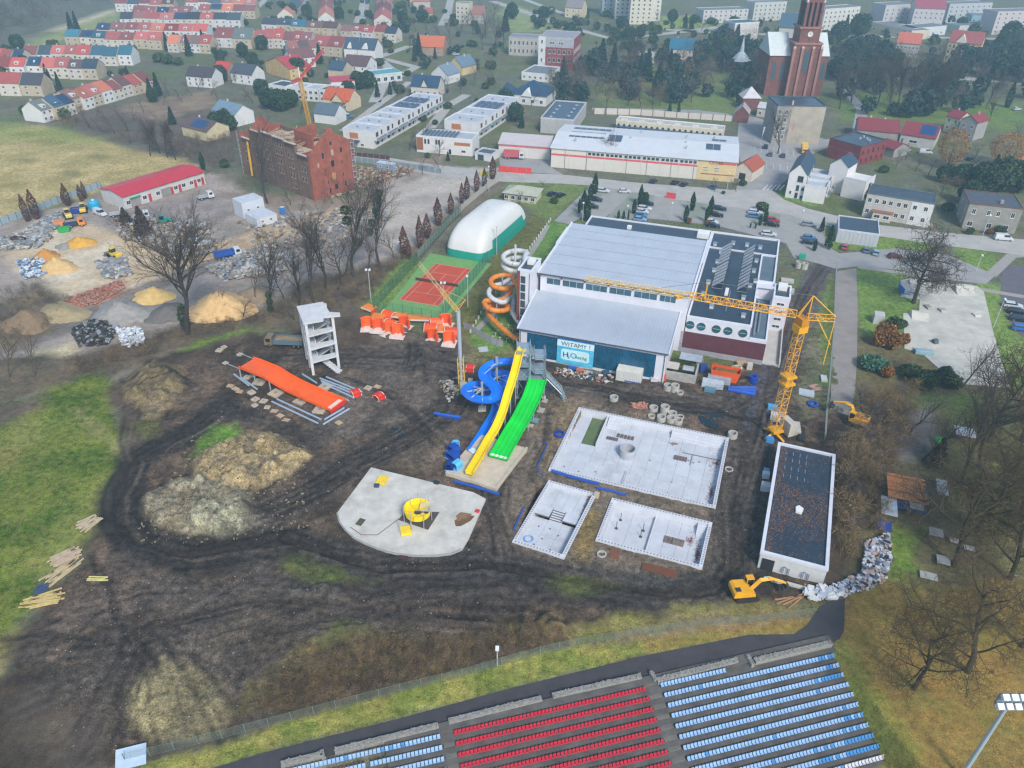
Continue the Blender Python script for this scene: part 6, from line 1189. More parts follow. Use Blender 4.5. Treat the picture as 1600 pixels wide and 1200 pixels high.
r_=Rect(4.6,(777,146),(797,148),depth=11);t=HIP('slate_bungalow','white bungalow with slate blue roof left of the villa',4.6,r_,WW,SL,4.4);wins(t,r_,4,2,0,(1,),1.5,1.6)
r_=Rect(4.8,(642,134),(684,137),depth=10);t=GABLE('slate_house','pale house with dark slate twin gables by the lane','house',4.8,r_,M('c4b9ae'),SL,4.2,'x');wins(t,r_,4,4,2,(1,),1.2,1.6);b=B(M('c4b9ae'));b.yprism([(r_.L*.38,4.8),(r_.L*.62,4.8),(r_.L*.5,8)],-.4,4);b.o('front_gable',t);B(SL).yprism([(r_.L*.35,4.7),(r_.L*.5,8.2),(r_.L*.65,4.7),(r_.L*.65,4.9),(r_.L*.5,8.45),(r_.L*.35,4.9)],-.6,4.4).o('dormer_roof',t)
r_=Rect(4.4,(674,114),(699,118),depth=11);t=GABLE('white_house','white gabled house with grey roof below the yellow one','house',4.4,r_,WW,M('6f7f8c',.6),4.2,'y');wins(t,r_,4,3,0,(1,));r_=Rect(4.4,(700,101),(722,105),depth=12);t=GABLE('yellow_house','pale yellow gabled house with grey skylit roof','house',4.4,r_,M('c9b284'),M('5f7484',.6),4.4,'y');wins(t,r_,4,3,0,(1,))
r_=Rect(5,(652,72),(692,74),depth=12);t=GABLE('orange_house','brick house with orange roof behind a large conifer','house',5,r_,M('a0826e'),TILE('b8633f'),5,'x');wins(t,r_,4,3,0,(1.2,))
r_=Rect(6,(1046,76),(1083,78),depth=11);t=GABLE('teal_roof_house','large cream house with blue green roof among dark conifers','house',6,r_,M('c4b8a8'),M('1f5f7a',.6),5,'x');wins(t,r_,6,4,2,(1,4))
r_=Rect(3.5,(985,84),(1020,90),depth=9);GABLE('long_shed','pale low shed with curved light roof among park trees','shed',3.5,r_,M('b9b2a8'),M('b5b0a8'),2,'x',chim=0)
t,r_=FLAT('white_block','plain white block with dark roof at the far field edge','building',13,(1149,36),(1187,34),None,14,wall=M('c4bdb8'),roof=M('3f6070'));
r_=Rect(4,(283,196),(323,206),depth=11);t=GABLE('pv_house','yellow bungalow with brown roof covered in solar panels','house',4,r_,M('c2b48f'),TILE('5d4a48'),2.8,'x');s_=2.8/5.5
for k in range(5):q=B(M('33567e',.3,.1,.4,.3));x=r_.L*(.3+.11*k);q.add([(x,.6,4+.6*s_+.36),(x+r_.L*.1,.6,4+.6*s_+.36),(x+r_.L*.1,4.6,4+4.6*s_+.36),(x,4.6,4+4.6*s_+.36)],[(0,1,2,3)]);q.o('solar_panel',t)
r_=Rect(5,(331,171),(366,180),depth=10);t=GABLE('grey_roof_house','white house with pale grey metal roof beside the bungalow','house',5,r_,WW,M('6f8494',.5),3.2,'x');wins(t,r_,5,3,0,(1,3))
r_=Rect(5.2,(290,118),(330,121),depth=10);t=GABLE('dark_roof_house','white house with dark brown roof and roof windows above the scrub','house',5.2,r_,WW,TILE('443c40'),3.6,'x');wins(t,r_,5,4,0,(.8,3));r_=Rect(5,(334,108),(355,110),depth=8);GABLE('red_roof_cottage','small cottage with bright red roof between two dark roofed houses','house',5,r_,M('a08c80'),TILE('b5423a'),3.2,'x',chim=2);r_=Rect(5.2,(360,113),(393,117),depth=10);t=GABLE('slate_roof_house','white house with slate grey roof right of the red cottage','house',5.2,r_,WW,TILE('434a54'),3.8,'x');wins(t,r_,5,3,0,(.8,3))
r_=Rect(5.5,(414,97),(452,108),depth=13);t=GABLE('yellow_villa','large yellow house with red roof left of the far crane','house',5.5,r_,M('c4a66c'),TILE('a83c40'),4,'y');wins(t,r_,5,3,3,(1,3.4));r_=Rect(5.5,(455,92),(492,88),depth=11);t=GABLE('brown_villa','house with long brown roof and grey panels behind the yellow one','house',5.5,r_,WW,TILE('6d4a48'),4,'x');wins(t,r_,5,4,0,(1,3.2))
r_=Rect(4.6,(504,153),(545,158),depth=10);t=GABLE('orange_gable_house','cream house with orange roof and front gable behind the mill','house',4.6,r_,M('c9b89a'),TILE('b3552f'),4,'x');b=B(M('c9b89a'));b.yprism([(r_.L*.4,4),(r_.L*.85,4),(r_.L*.62,7.6)],-1.6,4);b.o('front_gable',t);B(TILE('b3552f')).yprism([(r_.L*.35,3.9),(r_.L*.62,7.9),(r_.L*.9,3.9),(r_.L*.9,4.15),(r_.L*.62,8.15),(r_.L*.35,4.15)],-1.9,4.3).o('dormer_roof',t);wins(t,r_,4,3,0,(1,))
r_=Rect(4.2,(490,176),(523,180),depth=9);GABLE('skylight_house','white house with grey roof and skylights just behind the mill','house',4.2,r_,WW,M('55646e',.6),3.4,'x')
for k,(a,b_,c,pv)in enumerate((((419,131),(446,135),'2c3f52',1),((447,134),(471,137),'a9b0b2',0),((472,137),(497,139),'a9b0b2',1),((498,139),(522,141),'2c3f52',1))):
 t,r_=FLAT('panel_house',f'white row house {["with blue solar roof at the left end", "left of the far crane mast with bare roof", "right of the far crane mast", "with solar roof at the right end"][k]} of its row','house',6,a,b_,None,10,wall=WW,roof=M(c,.5,.1),group='white row behind the mill');wins(t,r_,6,3,0,(.8,3.4),1.5,1.4)
t,r_=FLAT('red_flat_house','low house with broad flat red roof','house',5.5,(517,128),(554,126),None,13,wall=WW,roof=M('b53a48',.6),par=M('b53a48',.6),ph=.1)
r_=Rect(5.2,(535,101),(572,104),depth=13);t=GABLE('brown_roof_house','white house with brown roof beside the red flat roof','house',5.2,r_,WW,TILE('5d4444'),4,'x');wins(t,r_,5,3,2,(.8,3));r_=Rect(5,(512,108),(535,110),depth=11);GABLE('solar_roof_house','house with dark roof and tall blue solar panel','house',5,r_,M('b8a890'),TILE('33485c'),3.4,'x')
for k,(a,b_)in enumerate((((537,75),(557,76)),((558,76),(585,78)))):r_=Rect(6,a,b_,depth=11);t=GABLE('dormer_house',f'white house with slate roof and arched dormer, {["left", "right"][k]} of the pair','house',6,r_,WW,TILE('38485a'),5,'x',group='paired dormer houses');b=B(WW);b.yprism([(r_.L*.25,6),(r_.L*.65,6),(r_.L*.45,9)],-.2,3);b.o('dormer',t);wins(t,r_,6,3,0,(1,))
t,r_=FLAT('showroom','low white flat showroom with blue green roof edge','building',4.5,(575,118),(628,112),None,12,wall=M('b9bdba'),roof=M('5f8f96',.5),par=M('a9c4c4'));wins(t,r_,4,5,0,(.8,),2,2)
RC={'r':('9a4a44','red'),'o':('a8634a','orange'),'b':('6a4c48','brown'),'d':('3a4148','dark grey'),'t':('2c5868','teal'),'g':('73827f','grey green'),'p':('38465a','solar panelled'),'k':('8a4f4a','rusty')}
WC=[WW,M('c6beae',.8),M('bfb7ac',.8),M('c4c2be',.8),M('b5a58c',.8)]
def JIT(h):k=rnd.choice((.82,.92,1,1.1,1.2));q=rnd.choice((0,10,-8));return ''.join('%02x'%max(0,min(255,int(int(h[i:i+2],16)*k)+(q if i else 0)))for i in(0,2,4))
def ROW(desc,a,b_,code,h,D,rh,grp,win_=2,z2=True,ridge='x'):
 A,Bq=G(*a,h),G(*b_,h);n_=len(code);d=(Bq-A)/n_;rz=math.atan2(d.y,d.x)
 for i,c in enumerate(code):
  if c=='.':continue
  class q:pass
  r_=Rect.__new__(Rect);r_.rz=rz;r_.ux=d.normalized();r_.uy=Vector((-r_.ux.y,r_.ux.x,0));r_.L=d.length-.08;r_.D=D;r_.A=V3(A+d*i+r_.uy*rnd.uniform(-1.5,1.5),0);r_.h=h;hh=h+rnd.uniform(-.45,.45)
  t=GABLE('terraced_house',f'{RC[c][1]} roof house, {ORD[i]} from left in {desc}','house',hh,r_,rnd.choice(WC),TILE(JIT(RC[c][0])),rh*rnd.uniform(.9,1.12),ridge,.12,grp,chim=rnd.choice([1,2,1,0]))
  if win_:WALLWIN(t,r_.L,D,'f',win_,(.9,3.4)if z2 else(1,),1.3,1.2)
  if c in 'pd' and rnd.random()<.8 or c=='p':
   s_=rh/(D/2)
   for k in range(2):x=r_.L*(.15+.4*k);u=B(M('2f4a70',.3,.1,.4,.3));u.add([(x,.8,hh+.8*s_+.28),(x+r_.L*.35,.8,hh+.8*s_+.28),(x+r_.L*.35,D*.4,hh+D*.4*s_+.28),(x,D*.4,hh+D*.4*s_+.28)],[(0,1,2,3)]);u.o('solar_panel',t)
  if c not in 'pd' and rnd.random()<.45:
   s_=rh/(D/2);x=r_.L*rnd.uniform(.2,.5);zd=hh+1.2*s_;B(WW).box(x,.9,zd-.3,x+2.0,D*.42,zd+1.35).o('dormer',t);WIN(t,x+1.0,.9,zd+.2,1.3,.9,'f',None,GL(),2,False)
  elif rnd.random()<.6:
   x=r_.L*.4;s_=rh/(D/2);u=B(M('b9c6d0',.3));u.add([(x,1.6,hh+1.6*s_+.3),(x+1,1.6,hh+1.6*s_+.3),(x+1,2.9,hh+2.9*s_+.3),(x,2.9,hh+2.9*s_+.3)],[(0,1,2,3)]);u.o('skylight',t)
TG='terraced houses of the far estate'
ROW('the diagonal row by the field',(64,173),(160,145),'gppbok',5.2,11,3.4,TG);ROW('the right half diagonal row',(161,145),(236,124),'orbrk',5.2,11,3.4,TG)
ROW('the two houses at the left edge',(-4,131),(62,133),'rd',5.4,10,4.2,TG);ROW('the row below the conifers',(-6,104),(152,107),'rrdrrbd',5.4,10,3.6,TG)
ROW('the third row from the field',(36,84),(203,87),'kdrrrttt',5.4,10,3.6,TG);ROW('the fourth row from the field',(100,58),(252,63),'tdtrrrr',5.4,10,3.4,TG)
ROW('the fifth row from the field',(150,45),(322,49),'pkrkorrr',5.4,10,3.4,TG);ROW('the sixth row from the field',(186,29),(376,31),'dkkkddkdd',5.4,10,3.4,TG)
ROW('the tall pair by the lawn',(334,59),(393,61),'rg',5.6,13,5,TG);ROW('the long red middle row',(397,60),(486,63),'rrrkkb',5.4,11,4.4,TG);ROW('the tall pair beyond the red row',(487,69),(534,73),'kk',6,12,4.6,TG)
ROW('the dark dormer row',(408,38),(526,44),'ddtbb',5.6,10,3,TG);ROW('the row beside the far street',(532,47),(618,53),'bkrrp',5.6,10,3,TG)
ROW('the hazy top left row',(205,18),(300,20),'kkdkk',5.4,10,3.2,TG);ROW('the hazy top middle row',(310,15),(398,17),'kdokk',5.4,10,3.2,TG);ROW('the topmost left row',(290,4),(400,5),'kkdkok',5.4,10,3.2,TG);ROW('the topmost row by the woods',(180,6),(270,7),'kdkkb',5.4,10,3.2,TG)
def ROWY(desc,pts,code,w_,rh):
 A,Bq=G(*pts[0],5.4),G(*pts[1],5.4);n_=len(code);d=(Bq-A)/n_;rz=math.atan2(d.y,d.x)-math.pi/2
 for i,c in enumerate(code):
  r_=Rect.__new__(Rect);r_.rz=rz;r_.uy=d.normalized();r_.ux=Vector((r_.uy.y,-r_.uy.x,0));r_.L=w_;r_.D=d.length-.08;r_.A=V3(A+d*i,0);r_.h=5.4
  t=GABLE('terraced_house',f'{RC[c][1]} roof house, {ORD[i]} from the near end of {desc}','house',5.4,r_,rnd.choice(WC),TILE(JIT(RC[c][0])),rh,'y',.12,TG,chim=1)
  WALLWIN(t,r_.L,r_.D,'r',2,(.9,3.4),1.3,1.2)
  if i==0:WALLWIN(t,r_.L,r_.D,'f',2,(.9,3.4),1.2,1.2)
ROW('the short row at the left margin',(-14,90),(32,91),'rkd',5.4,10,3.6,TG);ROW('the short row above the scrub',(262,66),(328,69),'okbr',5.4,10,3.6,TG);ROW('the row behind the yellow villa',(452,78),(500,74),'kbb',5.4,10,3.8,TG)
ROWY('the row by the far lane',[(433,24),(470,-20)],'odkkk',11,4);ROWY('the row with cream end gable',[(497,29),(500,-20)],'okkkk',11,4);ROWY('the row right of the far street',[(584,32),(592,-20)],'rkkrk',12,4);ROWY('the rows at the top centre',[(640,0),(645,-30)],'kkd',11,4)
def FARB(label,a,b_,D,h,wall,roof='6f747a',nf=0,zs=(),nr=0,name='apartment_block',cat='apartments',ph=.3):
 t,r_=FLAT(name,label,cat,h,a,b_,None,D,wall=M(wall,.85,.08),roof=M(roof,.8),par=M(wall,.8),ph=ph)
 for z in zs:
  if nf:WALLWIN(t,r_.L,r_.D,'f',nf,(z,),1.4,1.4)
  if nr:WALLWIN(t,r_.L,r_.D,'r',nr,(z,),1.4,1.4)
 return t
zz=tuple(1.4+2.8*k for k in range(10))
def TOWER(label,base,w_,d_,h,wall,n_,rz=0):
 g=G(*base);t=T('tower_block',label,'tower block',g,rz,'far tower blocks');B(M(wall,.85,.06)).box(0,0,-.3,w_,d_,h).o('wall',t);B(M('8f9498')).box(.3,.3,h,w_-.3,d_-.3,h+.8).o('roof',t)
 for k in range(int(h/2.8)):
  for i in range(n_):WIN(t,w_*(i+.5)/n_,0,1.2+2.8*k,1.4,1.4,'f',None,GL('3a4c58'),1,False)
 return t
TOWER('pale tower block with shadowy balconies, centre of the far group',(983,38),16,13,30,'c9c2ae',4);TOWER('pale tower block left of the central far tower',(960,30),11,12,30,'bfc0b8',3);TOWER('plain pale tower block right of the central far tower',(1002,33),14,10,30,'c6c4b8',3,.1);TOWER('rear pale tower block at the right of the far group',(1018,22),7,12,28,'c4beb6',2);TOWER('grey tower block half hidden at the left of the far group',(940,24),9,12,26,'a9b4b4',2)
FARB('pale long flats behind the church tower',(1290,14),(1345,10),12,16,'c4c2b8',nf=8,zs=zz[:5]);FARB('far pale flats left of the church spire',(1180,4),(1230,2),12,13,'b9b8b0',nf=7,zs=zz[:4]);FARB('far long pale office block above the sports field',(1100,16),(1170,14),14,9,'bcb8b4',nf=9,zs=zz[:3])
FARB('white low shop with yellow flank beyond the trees',(1362,34),(1425,48),16,6,'c4bda6',nf=5,zs=(1,),name='shop',cat='shop');FARB('white glass fronted shop right of the yellow flanked one',(1428,44),(1480,40),14,6,'bfc4c4',nf=4,zs=(1,),name='shop',cat='shop');FARB('teal fronted shop at the far right',(1520,24),(1568,26),16,8,'8fb0b8',nf=6,zs=(1,4),name='shop',cat='shop');FARB('pale long store at the far right',(1500,40),(1590,36),14,5,'b5b8b0',nf=0,name='store',cat='shop')
r_=Rect(14,(1430,12),(1478,14),depth=16);t=GABLE('red_roof_block','large pale block with broad red roof at the top right','building',14,r_,M('b9b4b4'),TILE('8f4250'),6,'x');wins(t,r_,12,6,0,(3,7,10));FARB('pale tenement at the top right corner',(1560,18),(1640,16),14,15,'b9b0ae',nf=8,zs=zz[:5]);FARB('pale tenement left of the red roof block',(1385,8),(1428,6),14,14,'b4b0b0',nf=5,zs=zz[:4]);FARB('grey flats at the top right',(1485,6),(1552,4),14,13,'aeb0b0',nf=8,zs=zz[:4])
r_=Rect(8,(1402,66),(1438,69),depth=11);t=GABLE('red_roof_school','school house with orange red roof and long dormer','school',8,r_,M('a9a49c'),TILE('b5604a'),5,'x');wins(t,r_,8,6,0,(1.4,4.8));r_=Rect(11,(1483,65),(1534,70),depth=15);t=GABLE('yellow_school','yellow three storey school with red roof and white front gable','school',11,r_,M('cbb98c'),TILE('8f4a48'),5.5,'x');wins(t,r_,11,8,0,(1.4,4.6,7.8),1.3,1.9);b=B(M('c9c4b4'));b.yprism([(r_.L*.2,11),(r_.L*.55,11),(r_.L*.38,15.5)],-.2,4);b.o('front_gable',t)
r_=Rect(7,(883,11),(909,13),depth=12);t=GABLE('cream_house','cream gabled house beside the far road','house',7,r_,M('c9bd9c'),TILE('7f7a7a'),5,'x');wins(t,r_,7,3,0,(1,4));r_=Rect(6,(718,22),(756,23),depth=12);t=GABLE('long_roof_house','long house with wide brown roof among bare street trees','house',6,r_,M('a8a098'),TILE('8a5f54'),5,'x');wins(t,r_,6,6,0,(1,3.6));FARB('cream block above the long roofed house',(712,4),(732,5),10,14,'c2b8a4',nf=3,zs=zz[:4]);r_=Rect(6,(645,2),(672,2),depth=10);GABLE('pink_roof_house','house with pink roof at the top edge of the gardens','house',6,r_,M('b5a89c'),TILE('9a5f58'),4,'x');r_=Rect(4,(662,20),(676,20),depth=7);GABLE('garden_cottage','small cottage with reddish roof among the gardens','house',4,r_,M('a99a90'),TILE('94504c'),3,'x');r_=Rect(6,(1360,22),(1392,26),depth=10);t=GABLE('pink_villa','pinkish villa with dark roof beyond the church','house',6,r_,M('bf9a94'),TILE('44586a'),4,'x');wins(t,r_,6,4,0,(1,3.4))
TYRE=M('1b1b1c',.9);CGL=M('1b2630',.12,.1);LAMP=M('d9dcdc',.25,.03);TAIL=M('8f1a1a',.3,.05);_car={}
def wheel_mesh(r_=.32,w_=.22):
 k=('w',r_,w_)
 if k not in _car:
  b=B(TYRE);b.lathe([(r_*.6,-w_/2),(r_,-w_/2),(r_,w_/2),(r_*.6,w_/2)],12,closed=True);b.m(M('8d9196',.4));b.lathe([(r_*.6,w_*.4),(.02,w_*.45)],10);me_=b.mesh('wheel');me_.transform(Matrix.Rotation(R(90),4,'X'));_car[k]=me_
 return _car[k]
def loft(b,prof_lo,prof_hi,wl,wh):pass
def CARP(col_,kind='hatch'):
 k=(col_,kind)
 if k in _car:return _car[k]
 t=T('parked_car','car','car');L_={'hatch':4.1,'wagon':4.7,'van':5.3}[kind];h=L_/2;pt_=M(col_,.25,.05,.5,.1)
 low=[(-h,.35),(-h,.75),(-h+.12,.92),(h-1.25,.95),(h-.15,.74),(h,.55),(h,.35)]
 if kind=='van':low=[(-h,.35),(-h,1.1),(-h+.05,1.15),(h-1.1,1.15),(h-.1,.85),(h,.6),(h,.35)]
 cab={'hatch':[(-h+.1,.9),(-h+.55,1.45),(h-2.0,1.48),(h-1.2,.93)],'wagon':[(-h+.1,.9),(-h+.4,1.45),(h-2.2,1.48),(h-1.3,.93)],'van':[(-h+.05,1.12),(-h+.1,2.05),(h-1.7,2.1),(h-1.0,1.12)]}[kind]
 b=B(pt_);b.yprism(low,-.88,.88);n_=len(cab)
 V=[(x,-.84 if z<1.2 else-.68,z)for x,z in cab]+[(x,.84 if z<1.2 else .68,z)for x,z in cab];b.add(V,[(0,1,2,3)[::-1],(4,5,6,7),(0,4,5,1),(1,5,6,2),(2,6,7,3)]);b.o('body',t)
 g=B(CGL);z0,z1=cab[0][1]+.06,cab[1][1]-.08
 def lerp(p,q,f):return(p[0]+(q[0]-p[0])*f,p[1]+(q[1]-p[1])*f)
 fa=(h-2.9 if kind=='van' else None)
 for s_ in(-1,1):
  A,Bq,Cq,Dq=lerp(cab[0],cab[1],.15),lerp(cab[0],cab[1],.85),lerp(cab[3],cab[2],.85),lerp(cab[3],cab[2],.12)
  if fa:A,Bq=(fa,A[1]),(fa,Bq[1])
  yy=lambda z:s_*(.84-.16*(z-cab[0][1])/(cab[1][1]-cab[0][1])+.012)
  g.add([(p[0],yy(p[1]),p[1])for p in(A,Bq,Cq,Dq)],[(0,1,2,3)])
 for p,q,o_ in((cab[3],cab[2],.015),)+(()if fa else((cab[0],cab[1],-.015),)):
  a_,c_=lerp(p,q,.1),lerp(p,q,.9);g.add([(a_[0]+o_,-.78,a_[1]),(a_[0]+o_,.78,a_[1]),(c_[0]+o_,.64,c_[1]),(c_[0]+o_,-.64,c_[1])],[(0,1,2,3)])
 g.o('window',t)
 for x in(-h+.8,h-.85):
  for y in(-.8,.8):OB('wheel',wheel_mesh(),t,(x,y,.32))
 lm=_car.setdefault('lamp',B(LAMP).box(-.03,-.2,-.08,.03,.2,.08).mesh('headlight'));tm=_car.setdefault('tail',B(TAIL).box(-.03,-.16,-.1,.03,.16,.1).mesh('tail_light'))
 for y in(-.62,.62):OB('headlight',lm,t,(h-.02,y,.66));OB('tail_light',tm,t,(-h-.01,y,.78))
 _car[k]=t;t['used']=0;return t
def CAR(px,rz,col_,kind,label,group='parked cars',z=.03,name=None):
 p_=CARP(col_,kind);g=G(*px,z)
 if not p_['used']:p_['used']=1;p_.location=g;p_.rotation_euler=(0,0,rz);p_['label']=label;p_['group']=group;c=p_
 else:c=DUP(p_,g,rz,label,group)
 if kind=='van':c['category']='van'
 return c
hz_=HA.rz;DB,WHI,BLK,LBL,REDC,SIL='1d2d42','c9ccce','1a1c20','4d7fa8','b02a3a','8c979f'
lots='cars in the hall car park'
for px,f,c,k,lb in(((942,300),0,WHI,'wagon','white estate car at the top left corner of the car park'),((976,301),.3,WHI,'hatch','small white car on the street just above the car park'),((931,314),0,DB,'wagon','dark blue car, upper of two beside the left thuja row'),((926,325),0,BLK,'hatch','dark car, lower of two beside the left thuja row'),((1011,320),0,DB,'wagon','dark blue car at the top of the middle parking row'),((1007,328),0,WHI,'wagon','white car second from the top of the middle row'),((1004,333),0,WHI,'hatch','white car third from the top of the middle row'),((1002,339),0,LBL,'hatch','blue car fourth from the top of the middle row'),((1000,345),0,'7fa3c0','hatch','light blue car nearest the hall in the middle row'),((1124,328),0,DB,'wagon','dark blue car, upper of the dark pair right of the walkway'),((1119,338),0,BLK,'wagon','black car, lower of the dark pair right of the walkway'),((1112,349),0,WHI,'hatch','white car close behind the hall roof corner'),((1115,355),0,DB,'hatch','dark blue car tucked against the hall roof corner'),((1180,334),0,WHI,'wagon','white car at the top of the row beside the spreading juniper'),((1179,340),0,LBL,'wagon','blue car below the white one beside the juniper'),((1207,346),0,REDC,'wagon','bright red car in the right car park row'),((1206,353),0,BLK,'wagon','dark car directly below the red one'),((1201,368),0,WHI,'wagon','white car with black windows nearest the right wing roof'),((1264,353),0,SIL,'wagon','silver blue estate at the right end of the car park'),((1264,374),0,LBL,'hatch','bright blue car above a dark one by the lone thuja'),((1263,381),0,DB,'hatch','dark car below the bright blue one by the lone thuja'),((1320,388),1.4,'b04a5a','hatch','faded red car parked nose out on the access road'),((1354,393),1.4,'5f7486','hatch','grey blue car left of the pale blue one on the access road'),((1369,397),1.4,'8fa9bc','hatch','pale blue car below the utility building'),((1398,403),.3,'5a1a24','hatch','dark red car at the end of the access road line'),((1582,480),0,WHI,'wagon','white car topmost in the right edge car park'),((1589,490),0,BLK,'wagon','black car second from the top at the right edge'),((1593,501),0,DB,'wagon','dark blue car third from the top at the right edge'),((1596,516),0,'2f6fc0','wagon','bright blue car lowest in the right edge car park'),((1021,285),1.3,DB,'hatch','dark car parked by the supermarket middle panels'),((1055,287),1.3,BLK,'hatch','black car, left of the pair by the supermarket'),((1069,290),1.3,DB,'hatch','dark car, right of the pair by the supermarket'),((1115,294),1.3,'34688c','hatch','blue car parked under the yellow supermarket wall'),((1196,231),1.6,'24405a','hatch','dark car on the forecourt nearest the lawn'),((1203,243),1.6,'4a5f72','hatch','grey car in the left bay of the forecourt'),((1223,245),1.6,'34485a','hatch','dark grey car right of centre on the forecourt'),((863,305),1.2,DB,'hatch','dark car left of two beside the pavilion'),((877,307),1.2,BLK,'hatch','dark car right of two beside the pavilion'),((1515,250),1.0,DB,'hatch','dark car in the shade between willow and evergreen'),((310,70),.2,WHI,'hatch','white car, left of two on the pale estate yard'),((346,72),.2,WHI,'hatch','white car, right of two on the pale estate yard'),((1513,134),.6,WHI,'hatch','white car in the far tree lined car park'),((1531,128),.1,DB,'hatch','dark car beside the white one in the far car park'),((1570,131),.1,SIL,'hatch','silver car at the right of the far car park'),((1421,122),.1,BLK,'hatch','black car behind bare trees in the far car park'),((1588,172),.6,WHI,'hatch','white car by the cemetery lawn at the right edge'),((545,184),1.0,LBL,'hatch','blue car parked behind the skylight house'),((538,180),1.0,WHI,'hatch','white car parked behind the skylight house'),((712,86),.1,WHI,'hatch','white car by the far garden street'),((770,84),.1,WHI,'hatch','white car on the pale yard right of bare street trees')):
 CAR(px,hz_+f,c,k,lb,lots)
for px,f,lb in(((1567,375),.12,'white van driving along the main street at right'),((157,336),-.3,'white van parked by the workshop gable'),((1416,238),1.2,'white van in the yard below the red roofed barn'),((1445,240),.3,'white van right of the other in the barn yard')):CAR(px,hz_+f,WHI if '15' in str(px)else 'c4c6c8','van',lb,'white vans')
def TRUCK(px,rz,cabc,bedc,label,kind='tip',L_=6.5,name='tipper_truck',cat='truck',fill=None,grp=None):
 t=T(name,label,cat,G(*px,.02),rz,grp);b=B(M(cabc,.4,.06));x1=L_/2;b.yprism([(x1-1.9,.6),(x1,.6),(x1,1.5),(x1-.35,2.5),(x1-1.9,2.55)],-1.1,1.1);b.o('cab',t)
 g=B(CGL);g.add([(x1+.01,-.95,1.5),(x1+.01,.95,1.5),(x1-.33,.9,2.42),(x1-.33,-.9,2.42)],[(0,1,2,3)]);[g.box(x1-1.5,s_*1.105-.01,1.5,x1-.45,s_*1.105+.01,2.3)for s_ in(-1,1)];g.o('window',t)
 B(M('2c2e30',.8)).box(-x1,-.5,.5,x1-.2,.5,.85).o('chassis',t);bm=M(bedc,.55,.12,.6,0,0,.1);xe=x1-2.1
 if kind=='tip':
  for q in((-x1,-1.2,.95,xe,1.2,1.1),(-x1,-1.2,1.1,xe,-1.1,2.1),(-x1,1.1,1.1,xe,1.2,2.1),(-x1,-1.1,1.1,-x1+.1,1.1,2.0),(xe-.1,-1.1,1.1,xe,1.1,2.3)):B(bm).box(*q).o('bed_side',t)
  if fill:B(M(fill,.95,.3)).box(-x1+.1,-1.1,1.1,xe-.1,1.1,1.7).o('load',t)
 elif kind=='flat':B(bm).box(-x1,-1.05,.9,xe,1.05,1.05).o('flatbed',t);[B(bm).box(-x1,s_,1.05,xe,s_+.05,1.4).o('bed_side',t)for s_ in(-1.05,1.0)]
 else:B(bm).box(-x1,-1.2,.9,xe,1.2,3.2).o('cargo_box',t)
 for x in([x1-1.1,-x1+1.0]+([-x1+2.1]if L_>6 else[])):
  for y in(-.95,.95):OB('wheel',wheel_mesh(.48,.3),t,(x,y,.48))
 return t
TRUCK((357,402),.55,'c4c8cc','1f4f9c','blue tipper truck with white cab on the tan yard lane',L_=7.5);TRUCK((117,354),-2.9+3.4,'d9822b','27395c','orange cabbed lorry beside the yellow plant',L_=6.2,kind='flat',name='lorry');TRUCK((1256,238),-1.62-.2,'d9a02c','d9b45c','yellow box van parked at the forecourt edge','box',6.8,'box_van','van');TRUCK((803,248),-.1,'c6c8ca','b5545c','lorry with red and white box in the supermarket yard','box',8,'lorry')
for px,rz,lb in(((186,338),-2.7,'white pickup closest to the workshop gable'),((222,342),-2.75,'white flatbed pickup in front of the workshop gate'),((322,311),-2.5,'white pickup in front of the old mill cabins'),((305,357),-.5,'white pickup among junk right of the yard tractor'),((317,385),.5-.2,'white pickup above the tan yard lane')):TRUCK(px,rz+math.pi,'c9cbcc','9ca0a2',lb,'flat',5.2,'pickup_truck','pickup',None,'white pickups in the yard')
t=TRUCK((446,540),math.pi-.05,'7a6a50','5a6b78','rusty grey dump truck half hidden behind the concrete tower','tip',9.0,'dump_truck','dump truck','8f7a58');t.scale=(1,1.15,1.05)
